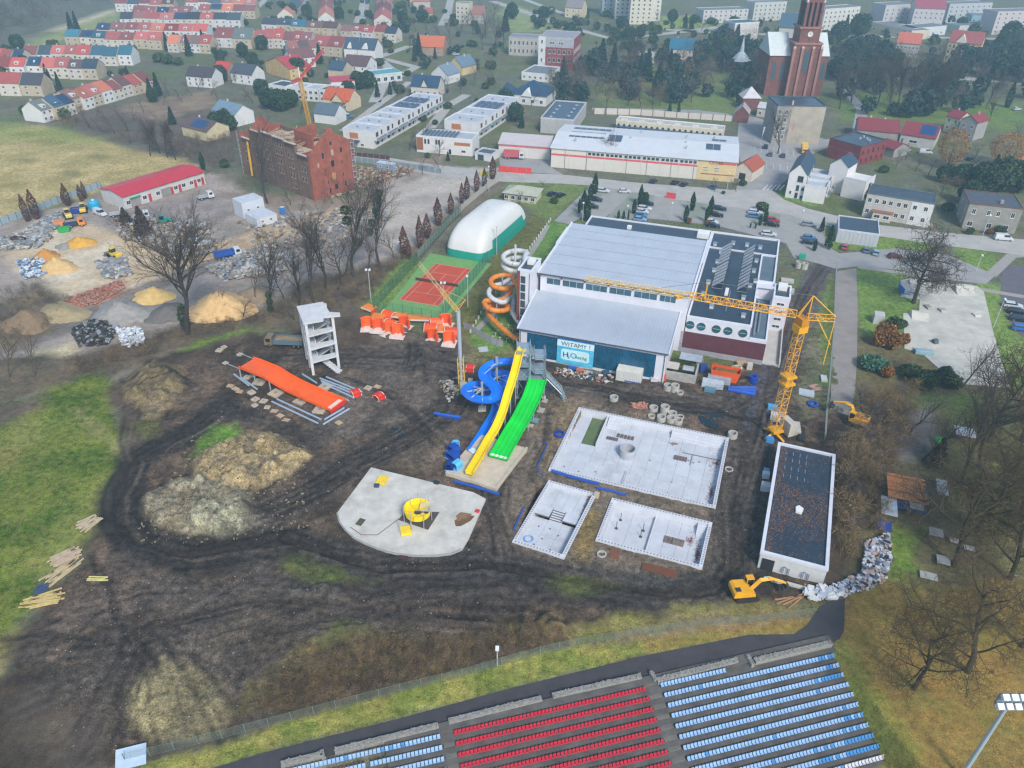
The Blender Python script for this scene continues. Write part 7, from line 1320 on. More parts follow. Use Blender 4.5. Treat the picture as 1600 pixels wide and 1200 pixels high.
def DIGGER(px,rz,label,reach,zb=.0,dipper=1.0,body=CY1):
 g=G(*px);g.z=GZ(g.x,g.y);t=T('excavator',label,'excavator',g,rz)
 for y in(-1.25,1.25):B(M('2a2826',.9,.2)).yprism([(-1.9,.45),(-1.5,.0),(1.5,.0),(1.9,.45),(1.5,.9),(-1.5,.9)],y-.28,y+.28).o('track',t)
 up_=rz*0;b=B(body);b.yprism([(-2.3,1.0),(1.1,1.0),(1.1,1.5),(.2,2.15),(-1.9,2.2),(-2.3,1.9)],-1.35,1.35);b.o('house',t);B(M('2f2f2f',.7)).box(-2.0,-1.1,2.2,-1.2,-.3,2.26).o('engine_grille',t);B(M('1c1c1c',.9)).box(-1.1,-1.0,.7,1.0,1.0,1.0).o('turntable',t)
 B(CGL).box(.15,.4,1.6,1.25,1.3,2.95).o('cab_glass',t);B(body).box(.1,.35,2.95,1.3,1.35,3.08).o('cab_roof',t);[B(body).box(x,y,1.5,x+.1,y+.1,2.95).o('cab_post',t)for x in(.12,1.18)for y in(.36,1.24)]
 e1=Vector((reach*.55,-.3,3.6));e2=Vector((reach*.95,-.3,2.4*dipper));bk=e2+Vector((.25,0,-1.4))
 b=B(body);b.tube([(.6,-.3,1.7),(reach*.3,-.3,3.6),e1],[.38,.42,.3],4);b.o('boom',t);b=B(body);b.tube([e1+Vector((-.5,0,.3)),e2],[.32,.2],4);b.o('dipper_arm',t);B(STEEL).tube([(1.1,-.3,1.7),(reach*.3,-.3,3.1)],.1).o('ram',t);B(STEEL).tube([(reach*.35,-.3,4.1),e1+Vector((-.4,0,.5))],.09).o('ram',t)
 b=B(M('3a3632',.8,.2));b.yprism([(e2.x-.1,e2.z),(e2.x+.5,e2.z-.3),(e2.x+.4,e2.z-1.3),(e2.x-.5,e2.z-1.2),(e2.x-.4,e2.z-.9),(e2.x+.1,e2.z-.7)],-.9,.3);b.o('bucket',t);return t
DIGGER((1163,930),.12,'yellow tracked excavator at the lower right corner of the site',6.4);DIGGER((1336,662),math.pi-.7,'yellow and black excavator among shrubs beyond the site fence',5.6,0,1.2)
def LOADER(px,rz,label,c):
 t=T('wheel_loader',label,'loader',G(*px,.02),rz);m_=M(c,.45,.08);B(m_).yprism([(-2.6,.8),(-.4,.8),(-.4,1.7),(-2.4,1.75),(-2.6,1.5)],-.9,.9).o('engine_hood',t);B(CGL).box(-.45,-.65,1.6,.8,.65,2.8).o('cab_glass',t);B(m_).box(-.55,-.75,2.8,.9,.75,2.95).o('cab_roof',t);B(m_).box(-.4,-.8,.8,.9,.8,1.6).o('chassis',t)
 for y in(-.6,.45):B(m_).beam((.8,y,1.4),(2.6,y,.6),.25).o('lift_arm',t)
 B(M('6a6458',.7,.2)).yprism([(2.4,.2),(3.6,.15),(3.6,.25),(2.8,.5),(2.6,1.3),(2.4,1.2)],-1.3,1.3).o('bucket',t)
 for x in(-1.6,1.2):
  for y in(-.95,.95):OB('wheel',wheel_mesh(.65,.45),t,(x,y,.65))
LOADER((179,402),2.6,'yellow wheel loader on the tan yard sand','d9bb3a');LOADER((107,340),2.2,'pale yellow loader, left of the parked yard plant','d0b860');LOADER((131,331),2.0,'yellow loader beside the round blue tank','d2b23c');LOADER((255,350),-2.6,'small orange cabbed green tractor in the yard junk','1f8a78')
for px,c,lb,rz in(((149,327),'1f9ac0','rounded turquoise tank between loader and workshop',.4),):
 t=T('storage_tank',lb,'tank',G(*px),rz);B(M(c,.5,.1)).lathe([(1.6,0),(1.75,.6),(1.7,2.4),(1.1,3.0),(.1,3.1)],14).o('shell',t);B(M('e0e6e6',.5)).lathe([(.4,3.05),(.4,3.3),(.05,3.3)],8).o('lid',t)
def SKIP(px,c,label,L_=3.6,W_=1.8,h=1.5,rz=0,fill='7a6a58',name='skip'):
 t=T(name,label,'skip',G(*px),rz);b=B(M(c,.55,.1,.6,0,0,.1));p0=[(-L_/2,0),(L_/2,0)]
 for y in(-W_/2,W_/2-.08):b.yprism([(-L_*.4,.1),(L_*.4,.1),(L_/2,h),(-L_/2,h)],y,y+.08)
 b.yprism([(-L_*.4,.1),(-L_/2,h),(-L_/2+.08,h),(-L_*.4+.08,.1)][::-1],-W_/2+.08,W_/2-.08);b.yprism([(L_*.4-.08,.1),(L_/2-.08,h),(L_/2,h),(L_*.4,.1)][::-1],-W_/2+.08,W_/2-.08);b.box(-L_*.4,-W_/2+.08,.05,L_*.4,W_/2-.08,.12)
 for i in range(5):x=-L_*.36+i*L_*.18;b.box(x,-W_/2-.07,.2,x+.1,-W_/2,h-.1)
 b.o('shell',t);B(M(fill,.95,.3,1.5)).box(-L_*.38,-W_/2+.1,.13,L_*.38,W_/2-.1,h*.75).o('load',t);return t
SKIP((101,362),'2a9a4a','green skip in front of the orange lorry',rz=.3);SKIP((94,352),'d08a5c','faded orange skip behind the green one',3,rz=.3);SKIP((1132,592),'e05a1c','bright orange skip of soil behind the brick wing',6.4,2.6,2.6,hz_,'7a5f38');SKIP((30,378),'4a3434','dark brown container left of the sand heaps',4.4,2,1.4,-.3,'3a2c2c');SKIP((120,333),'1d3f8c','dark blue skip between the yellow loaders',3,2,1.8,.3)
for i in range(9):CAR((1402+i*22+(i%3)*4,124-(i%2)*9),.3,('c4c6c8','27333f','5f7486','8c979f')[i%4],'hatch',f'car, {ORD[i]} from left in the hazy far car park',lots)
for i in range(6):CAR((985+i*9,50+(i%2)*3),.2,('c4c6c8','27333f','8a2a34')[i%3],'hatch',f'car, {ORD[i]} from left below the far tower blocks',lots)
BARK=M('3b342d',.95,.25,2,0,.2);BARK2=M('55493c',.95,.25,2,0,.2);TWIG=M('4a4038',.95,.2,1.5);TWIG2=M('6d5d4c',.95,.2,1.5);MOSS=M('3a3524',.95,.3,1.2)
def bare(seed,H=20.,spread=.5,trunk=.35,lean=(0,0),fine=1.,bark=BARK,twig=TWIG,lv2=6,lv3=6,rad=.02,n0=9,tw=.024):
 r_=random.Random(seed);tb=B(bark);cb_=B(twig)
 def br(p,d,L_,rr,lvl):
  n_=4 if lvl<2 else 3;P=[p];q=d.normalized()
  for i in range(n_):q=(q+Vector((r_.gauss(0,.16),r_.gauss(0,.16),r_.gauss(.06 if lvl else .0,.12)))).normalized();P.append(P[-1]+q*L_/n_)
  if lvl<3:(tb if lvl<2 else cb_).tube(P,[rr*(1-.75*i/n_)for i in range(n_+1)],6 if lvl==0 else 4 if lvl==1 else 3,False)
  else:
   e=P[-1];s_=q.orthogonal().normalized()*max(rr,tw);cb_.add([P[0]-s_,P[0]+s_,e],[(0,1,2)])
   s2=q.cross(s_);cb_.add([P[0]-s2,P[0]+s2,e],[(0,1,2)])
  if lvl>=(4 if fine>1 else 3):return
  k=[int(n0+r_.random()*3),lv2,lv3,4][lvl]
  for i in range(k):
   f=(trunk+(1-trunk)*(i+r_.random())/k)if lvl==0 else .25+.75*(i+r_.random())/k;j=min(int(f*n_),n_-1);o_=P[j].lerp(P[j+1],f*n_-j);a=r_.uniform(0,6.28)if lvl else i*2.4+r_.random()
   tt=(P[j+1]-P[j]).normalized();s_=tt.orthogonal().normalized();s2=tt.cross(s_);side=s_*math.cos(a)+s2*math.sin(a);ang=spread*(1.25 if lvl==0 else 1.35)*r_.uniform(.7,1.25)
   nd_=tt*math.cos(ang)+side*math.sin(ang);br(o_,nd_,L_*(.62-.25*(f-trunk)if lvl==0 else .55)*r_.uniform(.75,1.15),rr*(.42 if lvl==0 else .4),lvl+1)
 br(Vector((0,0,-.3)),Vector((lean[0],lean[1],1)),H*.82,H*rad,0);return tb.mesh('trunk',True),cb_.mesh('crown')
def leafm(h,v=.35):return M(h,.9,v,.5)
def leafy(seed,shape,H,Rr,n_,mats,s=.35,trunk=True,up_=0.):
 r_=random.Random(seed);b=B();
 for m_ in mats:b.m(m_)
 lobes=[(r_.uniform(0,6.28),r_.uniform(.15,.9),r_.uniform(.5,.9))for _ in range(9)]
 for i in range(n_):
  if shape=='cone':f=r_.random()**.8;z=H*(.04+.96*f);rr=Rr*(1-f)**.85*(.82+.18*math.sin(z*5.3/max(H/9,.6)))*math.sqrt(r_.uniform(.3,1))+.05
  elif shape=='col':f=r_.random();z=H*(.02+.98*f);rr=Rr*min(1,(1-f)*2.6,.55+f*1.6)*math.sqrt(r_.uniform(.4,1))
  else:
   u,v,w_=r_.gauss(0,1),r_.gauss(0,1),r_.gauss(0,1);q=math.sqrt(u*u+v*v+w_*w_)+1e-6;k=r_.uniform(.45,1)**.5;lo=1.
   a0=math.atan2(v,u)
   for la,lz,lr in lobes:lo=max(lo*1.,1.0);lo+=.12*lr*math.cos(a0*2+la)*math.cos(w_/q*3+lz*5)/3
   rr=None;x,y,z=u/q*Rr*k*lo,v/q*Rr*k*lo,H*.55+w_/q*H*.45*k*lo
  if shape in('cone','col'):a=r_.uniform(0,6.28);x,y=rr*math.cos(a),rr*math.sin(a)
  b.cur=min(int(r_.random()*len(mats)),len(mats)-1);e=Vector((r_.gauss(0,1),r_.gauss(0,1),r_.gauss(0,1)+up_)).normalized();g=e.orthogonal().normalized()*s*r_.uniform(.6,1.3);e2=e.cross(g).normalized()*s*r_.uniform(.5,1.1);c=Vector((x,y,max(z,.08)))
  b.add([c-g,c+e2,c+g,c-e2*.6],[(0,1,2,3)])
 me_=b.mesh('crown');t=B(BARK).tube([(0,0,-.2),(0,0,H*.6)],[Rr*.09+.04,.03],5).mesh('trunk')if trunk else None
 return t,me_
DKG=[leafm('1d3a30'),leafm('274838'),leafm('16302a')];THU=[leafm('1c3a22'),leafm('26482b'),leafm('15301c')];RUS=[leafm('5d3a2c'),leafm('744a36'),leafm('4a3028')];WIL=[leafm('8f6a34'),leafm('a57c40'),leafm('77582c')];BSH=[leafm('3a4d26'),leafm('4a5f30'),leafm('2c3d20')];TAN=[leafm('7d6a48'),leafm('8f7a50'),leafm('675a44')];BLG=[leafm('3f6a55'),leafm('4f7d62'),leafm('2f5444')];GRB=[leafm('75664f'),leafm('857458'),leafm('5f5344')];ORB=[leafm('8a5a24'),leafm('a06a2a'),leafm('5f4a26')];IVY=[leafm('2a3a20'),leafm('38492a')]
KIN={'x':bare(41,3,.75,.05,n0=16,lv2=6,lv3=4,rad=.012,tw=.018,bark=BARK2,twig=M('7a6546',.95,.3,.6)),'z':bare(42,3,.8,.05,n0=16,lv2=6,lv3=4,rad=.012,tw=.018,twig=M('5a4b3c',.95,.3,.6)),'a':bare(1,20,.5),'b':bare(2,18,.62,.28),'c':bare(3,16,.42,.3,bark=BARK2,twig=TWIG2),'d':bare(4,20,.86,.2,fine=2,lv2=8,lv3=7,rad=.026,n0=12,tw=.03,bark=MOSS,twig=M('54462f',.95,.2,1.5)),'e':bare(5,14,.5,.2,lv3=7,twig=M('6a5c58',.95,.2)),'Y':bare(6,26,.46,.45,(.12,.02),fine=2,lv2=7,lv3=6,rad=.026,n0=12,tw=.03),'S':bare(7,16,1.0,.3,(.12,.1),fine=2,lv2=9,lv3=8,rad=.03,n0=13,tw=.036),'r':bare(9,20,.34,.25,fine=2,lv2=6,lv3=5),'k':leafy(11,'cone',14,3.4,1500,DKG,.6),'K':leafy(12,'cone',9,2.3,900,DKG,.5),'t':leafy(13,'col',5.5,.75,700,THU,.24),'u':leafy(14,'cone',4.5,1.1,600,THU,.24),'R':leafy(15,'col',9,1.25,900,RUS,.26),'W':leafy(16,'ball',15,6.5,2600,WIL,.3,True),'g':leafy(17,'ball',11,5,1900,DKG+BSH,.65),'h':leafy(18,'ball',2.0,1.4,420,BSH,.26,False),'T':bare(19,5.5,.7,.06,n0=18,lv2=8,lv3=6,rad=.014,tw=.024,bark=BARK2,twig=M('8a7550',.95,.3,.5)),'B':leafy(20,'ball',2.6,2.6,800,BLG,.3,False),'O':leafy(21,'ball',4,1.8,700,ORB,.3),'G':bare(22,7,.75,.1,n0=14,lv2=7,lv3=5,rad=.016,tw=.03,twig=M('77654f',.95,.3,.5)),'Q':leafy(23,'cone',6,2.4,700,[leafm('3a2e28'),leafm('4d3c32')],.35)}
KH=dict(x=3,z=3,a=20,b=18,c=16,d=20,e=14,Y=26,S=16,r=20,k=14,K=9,t=5.5,u=4.5,R=9,W=15,g=11,h=2,T=5.5,B=2.6,O=4,G=7,Q=6)
NM={**{q:('bare_tree','tree')for q in 'abcdeYSrG'},'k':('conifer','tree'),'K':('conifer','tree'),'t':('thuja','shrub'),'u':('spruce','tree'),'R':('columnar_hornbeam','tree'),'W':('willow_tree','tree'),'g':('evergreen_tree','tree'),'h':('green_shrub','shrub'),'T':('tan_shrub','shrub'),'B':('blue_juniper','shrub'),'O':('orange_shrub','shrub'),'Q':('dark_yew','shrub')}
WORD={'bare_tree':'bare tree','conifer':'dark conifer','thuja':'dark green thuja column','spruce':'small dark spruce','columnar_hornbeam':'russet columnar tree','willow_tree':'golden willow','evergreen_tree':'dense evergreen tree','green_shrub':'green shrub','tan_shrub':'tan leaved shrub','blue_juniper':'blue green juniper','orange_shrub':'orange brown shrub','dark_yew':'dark brown bushy conifer'}
def TREE(px,k,h,label,group=None):
 nm,ct=NM[k];g=G(*px);g.z=GZ(g.x,g.y)if g.y<175 else 0;t=T(nm,label,ct,g,rnd.uniform(0,6.28)if k not in 'YS' else 0,group);s_=h/KH[k]*rnd.uniform(.95,1.05);t.scale=(s_*rnd.uniform(.8,1.15),s_*rnd.uniform(.8,1.15),s_*rnd.uniform(.92,1.06))
 tr,cr_=KIN[k]
 if tr:OB('trunk',tr,t)
 OB('crown',cr_,t);return t
def WOOD(where,data,group=None):
 q=[]
 for d in data.split():
  x,y,k,h=d.split(',');q.append((int(x),int(y),k,float(h)))
 cnt,tot={},{}
 for x,y,k,h in q:tot[NM[k][0]]=tot.get(NM[k][0],0)+1
 for x,y,k,h in sorted(q):
  n_=NM[k][0];i=cnt[n_]=cnt.get(n_,0)+1
  TREE((x,y),k,h,(f'{WORD[n_]}, {ORD[i - 1]} from left {where}' if tot[n_]>1 else f'{WORD[n_]} {where}'),group or f'trees {where}')
t=TREE((293,521),'Y',27,'tall leaning bare tree with ivy at its foot between yard and site');OB('ivy',leafy(31,'ball',8,1.2,500,IVY,.35,False)[1],t)
t=TREE((1427,474),'S',17,'spreading bare tree leaning over the skate park corner')
for px,k,h,lb in(((1428,1076),'d',15,'gnarled bare tree on the leaf covered slope beside the seats'),((1512,1050),'d',19,'largest bare tree at the lower right, leaning to the right edge'),((1490,884),'d',21,'mossy bare tree among the picnic shelters'),((1578,905),'d',20,'bare tree at the right edge above the leaf covered slope'),((1560,770),'d',20,'bare tree behind the mossy one near the right edge'),((1596,690),'d',22,'bare tree at the right edge beside the small white shelter'),((1502,760),'r',18,'thin bare tree between shelters and white roofed shed'),((1505,602),'b',12,'bare tree at the lower edge of the skate park'),((1552,640),'b',12,'bare tree right below the skate park corner'),((1592,610),'a',12,'bare tree below the right hand lawn at the edge')):TREE(px,k,h,lb)
WOOD('in the line between yard and site','424,488,r,19 445,470,b,11 468,478,r,16 491,474,r,21 508,450,r,20 528,452,a,15 553,432,r,23 592,412,r,22 540,428,c,15 575,425,c,12 400,470,c,9 615,402,c,9 350,490,e,6 380,496,e,6 460,500,e,7')
MIS=leafy(33,'ball',2.2,1.1,160,IVY,.3,False)[1]
for(x,y),hs_ in(((592,412),(9,12,15,17,19)),((553,432),(8,13,16)),((424,488),(1,3,5))):
 g=G(x,y)
 for i,z in enumerate(hs_):
  tt=[o_ for o_ in bpy.data.objects if o_.name.startswith('bare_tree')and(o_.location-Vector((g.x,g.y,o_.location.z))).length<.2][0];OB('mistletoe' if x!=424 else 'ivy',MIS,tt,(rnd.uniform(-2,2)if x!=424 else 0,rnd.uniform(-2,2)if x!=424 else 0,z-1))
WOOD('along the yard wall by the dome','632,398,R,9 657,388,R,10 668,372,R,8 685,352,R,9 705,335,R,8 722,318,R,7 730,312,R,9 745,300,R,8 757,292,R,7 770,280,R,9 640,405,R,6');WOOD('on the strip in front of the mill','455,320,e,7 470,330,e,5 520,318,e,6 540,312,e,6 560,300,e,6 580,292,e,6 600,285,e,6 620,280,e,6 640,276,e,6 660,272,e,6 690,272,e,7 418,318,r,20');WOOD('behind the concrete yard wall','44,346,R,9 58,342,R,10 107,322,R,8 128,314,R,6 134,310,R,6 100,318,R,4');WOOD('in the yard junk','198,352,Q,6 226,370,Q,9')
WOOD('in the hall car park','905,333,t,5 912,328,t,7 917,345,t,9 922,312,t,6 929,303,t,7 966,342,t,3 974,342,t,3 981,343,t,3 990,334,t,5 1000,321,t,7 1006,318,g,4 1071,346,t,5 1081,329,t,6 1103,347,t,5 1110,332,t,6 1187,352,t,4 1195,347,t,5 1190,330,h,3 1283,362,u,5 1293,388,u,7 1272,392,t,4 1172,356,t,2 1180,357,t,2 1076,350,O,2 1106,352,O,2');WOOD('on the grass beside the pavilion','812,318,e,5 850,300,e,4 800,300,h,2 866,318,h,2')
WOOD('beside the skate park','1380,535,O,5 1394,545,O,4 1372,540,O,4 1411,538,O,3 1362,575,B,3 1376,578,B,2 1385,590,O,3 1402,575,T,4 1420,590,h,3 1440,610,g,5 1452,604,g,4 1472,598,g,4 1486,606,h,3 1395,515,h,3 1408,512,h,2');WOOD('in the thicket right of the site fence','1355,650,T,6 1385,630,T,7 1405,655,T,6 1345,700,T,5 1370,690,T,5 1340,745,T,6 1360,770,T,6 1335,800,T,5 1375,720,G,5 1355,830,T,5 1330,860,T,4 1400,690,G,5 1380,660,G,6 1350,720,G,4 1465,715,Q,5 1458,730,Q,5 1345,790,G,5 1370,812,T,4 1326,770,G,4 1320,820,T,3 1420,625,T,5')
WOOD('in the churchyard park','958,112,k,15 940,106,k,16 1010,128,k,15 1030,130,k,14 1045,120,k,13 1055,140,k,13 1022,150,k,12 1000,120,k,12 985,64,g,8 1000,60,g,8 1115,80,k,12 1128,92,g,11 1138,78,g,10 1150,70,k,12 1108,100,g,9 1148,128,t,10 1150,146,t,10 1152,160,t,9 1158,140,t,8 870,108,k,9 880,118,k,10 990,108,a,17 965,150,e,13 980,165,e,12 1000,168,e,12 1020,170,e,11 945,150,e,12 930,140,e,11 910,125,e,10 1060,165,e,11 1080,160,e,12 1100,140,e,12 1115,130,e,11 1000,150,G,9 1030,166,G,8 970,140,G,8 1075,130,G,9 1145,105,e,10 1175,140,e,14 1188,120,e,12 1185,100,e,11 947,180,c,14 905,165,k,8 1046,175,u,5 1060,176,u,5 1095,110,g,9 905,135,G,8 880,140,G,9 860,130,G,8 895,150,G,8')
WOOD('in the avenue right of the church','1312,170,r,18 1330,160,r,18 1335,120,b,18 1360,170,a,20 1372,160,r,20 1385,176,r,21 1400,168,r,20 1420,180,r,22 1438,174,r,20 1452,180,r,20 1470,160,r,18 1486,150,a,18 1300,120,g,10 1318,60,k,16 1340,58,g,14 1310,66,g,12 1325,90,g,11 1540,170,r,14 1573,168,t,12 1545,190,r,10 1590,100,g,14 1575,70,g,14 1560,84,g,13 1595,130,e,11 1500,110,e,10 1560,120,e,10 1240,290,h,2 1215,240,r,15 1450,130,e,12 1410,140,e,14 1350,140,e,14 1520,100,g,10 1600,60,k,14')
WOOD('in the gardens behind the right tenements','1480,262,W,14 1565,262,W,13 1512,320,g,9 1535,300,g,11 1560,300,g,12 1590,300,g,11 1500,290,g,8 1548,280,k,9 1475,285,g,7 1450,275,e,8 1430,268,e,7 1400,262,e,7 1380,270,h,3 1470,305,G,7 1490,300,G,6 1415,250,e,6 1520,262,e,8 1340,300,h,3 1352,310,h,3 1480,330,h,3 1515,366,h,2 1545,366,O,2 1560,367,h,3 1370,340,h,2 1150,300,e,5 1130,303,h,1 1160,290,h,2 1590,230,e,10')
WOOD('among the far terraced houses','82,140,k,9 96,148,k,10 74,122,K,7 112,120,K,7 122,50,k,12 112,48,k,11 40,110,g,8 15,96,g,9 30,80,g,9 262,80,k,11 276,78,k,10 296,88,k,11 310,76,g,8 318,72,k,9 336,84,e,7 248,150,k,11 240,160,g,7 235,146,K,7 200,120,K,6 345,100,g,7 380,90,g,8 396,105,g,8 345,128,g,8 362,132,e,8 410,78,g,9 398,72,g,8 466,120,g,9 500,100,k,12 560,140,g,9 575,138,g,9 545,150,g,8 590,152,K,8 610,148,K,6 420,170,g,10 440,174,g,9 455,168,g,9 410,150,g,8 470,178,e,9 395,160,e,9 352,200,g,8 340,205,g,8 360,205,g,7 270,195,K,8 262,208,Q,5 318,265,t,6 352,262,h,3 250,55,e,8 185,62,K,6 210,88,e,6 455,30,g,10 480,25,g,9 530,30,g,9 580,60,g,8 615,60,e,8 170,140,h,3 130,150,h,3 60,180,h,4 100,185,h,4 40,178,h,4')
WOOD('in the upper middle gardens','655,88,k,14 640,80,e,10 648,96,K,8 680,92,K,6 620,60,g,9 630,40,g,10 650,50,e,9 670,55,e,9 660,35,g,9 690,60,e,10 705,70,e,11 720,50,e,12 740,55,a,14 760,60,a,15 775,75,a,15 785,78,a,15 755,78,a,14 730,40,e,12 790,50,k,14 770,30,e,12 745,25,e,12 800,30,g,11 700,140,e,7 720,145,e,7 740,135,e,8 760,140,e,9 750,115,e,8 770,120,e,8 735,105,h,3 700,170,h,3 690,160,G,5 670,180,G,5 660,190,h,3 680,195,h,2 745,160,h,2 790,165,g,8 806,190,g,8 815,200,K,6 830,165,e,7 840,150,G,6 865,158,G,7 620,150,e,6 640,235,e,9 655,230,e,10 686,244,e,8 745,240,h,2 700,252,u,4 668,247,h,2 870,175,K,6 890,60,g,10 905,42,e,10 925,50,e,10 950,55,e,9 870,40,e,9 1030,40,e,9 1050,36,g,9 1070,44,K,9 1080,46,k,10 1095,50,e,8 970,45,g,8 1010,50,e,8 1205,60,e,9 1390,30,g,8 1440,36,g,8 1490,34,k,12 1500,46,g,9 1545,46,g,8 900,20,g,10 850,30,g,10')
WOOD('in the scrub below the diagonal row','120,196,e,7 140,200,e,8 160,206,e,7 180,210,e,8 200,205,e,9 215,215,e,8 228,222,e,8 170,192,e,7 190,190,e,7 150,186,e,6 210,190,e,7 240,205,e,7 250,240,r,12 235,244,r,12 262,246,r,13 275,250,r,12 300,150,e,8 285,160,e,7 265,150,e,8 330,150,e,8 345,165,e,7 255,165,e,6 225,176,e,6 310,140,e,8 130,180,G,5 110,178,G,5 205,225,G,5')
for px,k,h,lb in(((14,590),'c',11,'bare tree at the left edge by the pale sandy patch'),((55,588),'c',9,'slim bare tree right of the pale sandy patch'),((960,262),'c',11,'bare tree standing against the supermarket front'),((1117,300),'e',5,'small bare tree at the supermarket corner')):TREE(px,k,h,lb)
for px,k,h,lb in(((1545,690),'d',18,'bare tree between the white shelter and the right edge'),((1525,830),'d',17,'bare tree right of the pale picnic tables'),((1585,830),'r',19,'tall thin bare tree at the right edge behind the slope'),((1440,720),'b',12,'bare tree beside the orange plank shelter'),((1420,680),'e',11,'small bare tree at the paved square corner'),((1596,1010),'d',17,'bare tree at the right edge on the leaf covered slope'),((1530,730),'a',17,'bare tree below the white sheet roofed shelter'),((1345,640),'e',9,'small bare tree at the head of the paved path thicket'),((1450,800),'e',9,'small bare tree right of the blue tarpaulin')):TREE(px,k,h,lb)
def mass(name,label,pts_fn,n_,kinds,s0,s1):
 b=B();r_=random.Random(5);src=[]
 for k in kinds:me_=KIN[k][1];src.append((KH[k],[tuple(v.co)for v in me_.vertices],[tuple(p_.vertices)for p_ in me_.polygons],me_.materials[0]))
 for i in range(n_):
  x,y=pts_fn(r_);H_,V,Fs,mt=r_.choice(src);h=r_.uniform(s0,s1);k=h/H_;a=r_.uniform(0,6.28);c,s=math.cos(a)*k,math.sin(a)*k;z0=GZ(x,y)if y<175 else 0;st_=r_.randrange(0,3);step_=max(1,len(Fs)//170);b.m(mt);FF=Fs[st_::step_];V2,F2=[],[]
  for f in FF:
   o_=len(V2);pc_=[V[j]for j in f];ce=[sum(p_[q]for p_ in pc_)/len(pc_)for q in range(3)];g=2.0 if len(kinds)else 1
   V2+=[(x+((ce[0]+(p_[0]-ce[0])*g)*c-(ce[1]+(p_[1]-ce[1])*g)*s),y+((ce[0]+(p_[0]-ce[0])*g)*s+(ce[1]+(p_[1]-ce[1])*g)*c),z0+(ce[2]+(p_[2]-ce[2])*g)*k)for p_ in pc_];F2.append(tuple(range(o_,len(V2))))
  b.add(V2,F2)
 return b.o(name,kind='stuff',label=label)
def inpoly(px):
 P=gpts(px);xs=[p_[0]for p_ in P];ys=[p_[1]for p_ in P]
 def f(r_):
  while True:
   x,y=r_.uniform(min(xs),max(xs)),r_.uniform(min(ys),max(ys));c=False
   for i in range(len(P)):
    (ax,ay),(bx,by)=P[i-1],P[i]
    if(ay>y)!=(by>y)and x<(bx-ax)*(y-ay)/(by-ay)+ax:c=not c
   if c:return x,y
 return f
mass('woodland','hazy bare woodland beyond the pale track',inpoly([(-60,105),(0,88),(60,52),(110,30),(180,4),(230,-14),(150,-40),(-120,-40)]),460,'ea',8,13)
mass('woodland','far hazy trees along the top edge of town',inpoly([(240,-6),(700,-10),(1200,-8),(1700,-4),(1800,-40),(200,-45)]),260,'eg',8,14)
mass('garden_shrubbery','hedges and garden bushes between the far houses',inpoly([(0,120),(100,60),(300,10),(640,0),(800,60),(780,150),(640,170),(540,150),(400,120),(250,100),(100,150)]),620,'hGge',1.5,5)
mass('park_trees','dense mixed trees filling the churchyard park',inpoly([(870,170),(860,110),(930,92),(1060,95),(1150,60),(1195,80),(1180,150),(1040,165)]),230,'eaegcb',6,13)
mass('park_trees','hazy bare trees round the church lawns',inpoly([(1305,180),(1300,90),(1420,80),(1600,90),(1620,180),(1480,190)]),230,'eeag',6,13)
mass('garden_shrubbery','bushes and low trees of the upper right town',inpoly([(820,20),(1200,30),(1600,40),(1600,130),(1300,120),(1000,90),(840,60)]),460,'hGge',1.5,6)
mass('undergrowth','brown brambles on the spoil bank above the wire fence',inpoly([(380,1108),(470,1040),(600,1000),(700,1000),(820,985),(900,1000),(640,1072),(480,1115)]),420,'xzzG',.7,2.2)
mass('undergrowth','brown scrub between the yard and the site',inpoly([(90,570),(300,512),(420,492),(480,446),(600,412),(640,400),(575,470),(480,500),(390,508),(260,548),(120,590)]),480,'xzze',.9,2.8)
mass('undergrowth','dark scrub at the left of the yard',inpoly([(-60,470),(60,440),(110,470),(80,515),(0,540),(-60,555)]),200,'zze',1,2.6)
mass('undergrowth','brown undergrowth between storage building and park',inpoly([(1310,720),(1345,660),(1420,640),(1400,720),(1350,830),(1330,900),(1306,860)]),260,'xxz',.8,2.6)
mass('undergrowth','tangled low growth under the park trees',inpoly([(1440,700),(1600,640),(1640,880),(1520,900),(1440,800)]),200,'xz',.8,2.0)
mass('undergrowth','bramble scrub around the old mill and the field edge',inpoly([(70,190),(190,215),(330,265),(375,250),(370,205),(250,225),(110,185)]),330,'zzxe',1,3.4)
mass('thicket','dense tan brown thicket right of the site fence',inpoly([(1312,690),(1345,640),(1430,620),(1420,700),(1390,760),(1350,850),(1320,880),(1308,800)]),150,'xTe',2.5,6)
def AT(px,z=None):g=G(*px);g.z=(GZ(g.x,g.y)if g.y<175 else 0)if z is None else z;return g
def BOXT(name,label,cat,px,sz,c,rz=0,z=None,group=None,part='body',mat=None):
 t=T(name,label,cat,AT(px,z),hz_+rz,group);B(mat or M(c,.75,.12,.8,0,0,.2)).box(-sz[0]/2,-sz[1]/2,-.1,sz[0]/2,sz[1]/2,sz[2]).o(part,t);return t
OG='orange slide pieces by the court fence';WF=M('d9cfc6',.6)
def half(t,L_,r_,a0,a1,mat,n_=9,ribs=3,rot=0):
 o_,q=[],[]
 for i in range(n_+1):a=a0+(a1-a0)*i/n_;o_.append((r_*math.cos(a),r_*math.sin(a)));q.append((r_*.92*math.cos(a),r_*.92*math.sin(a)))
 b=B(mat);b.xprism(o_+q[::-1],-L_/2,L_/2);w_=b.o('shell',t)
 for k in range(ribs):
  x=-L_/2+L_*k/max(ribs-1,1);b=B(WF if k in(0,ribs-1)else ORG);b.xprism([(p_[0]*1.07,p_[1]*1.07)for p_ in o_]+o_[::-1],x-.05,x+.05);b.o('flange',t)
kinds_=(('arched orange half tube with pale flanges',0),('upright orange trough with open front',1),('flat orange lid panel',2))
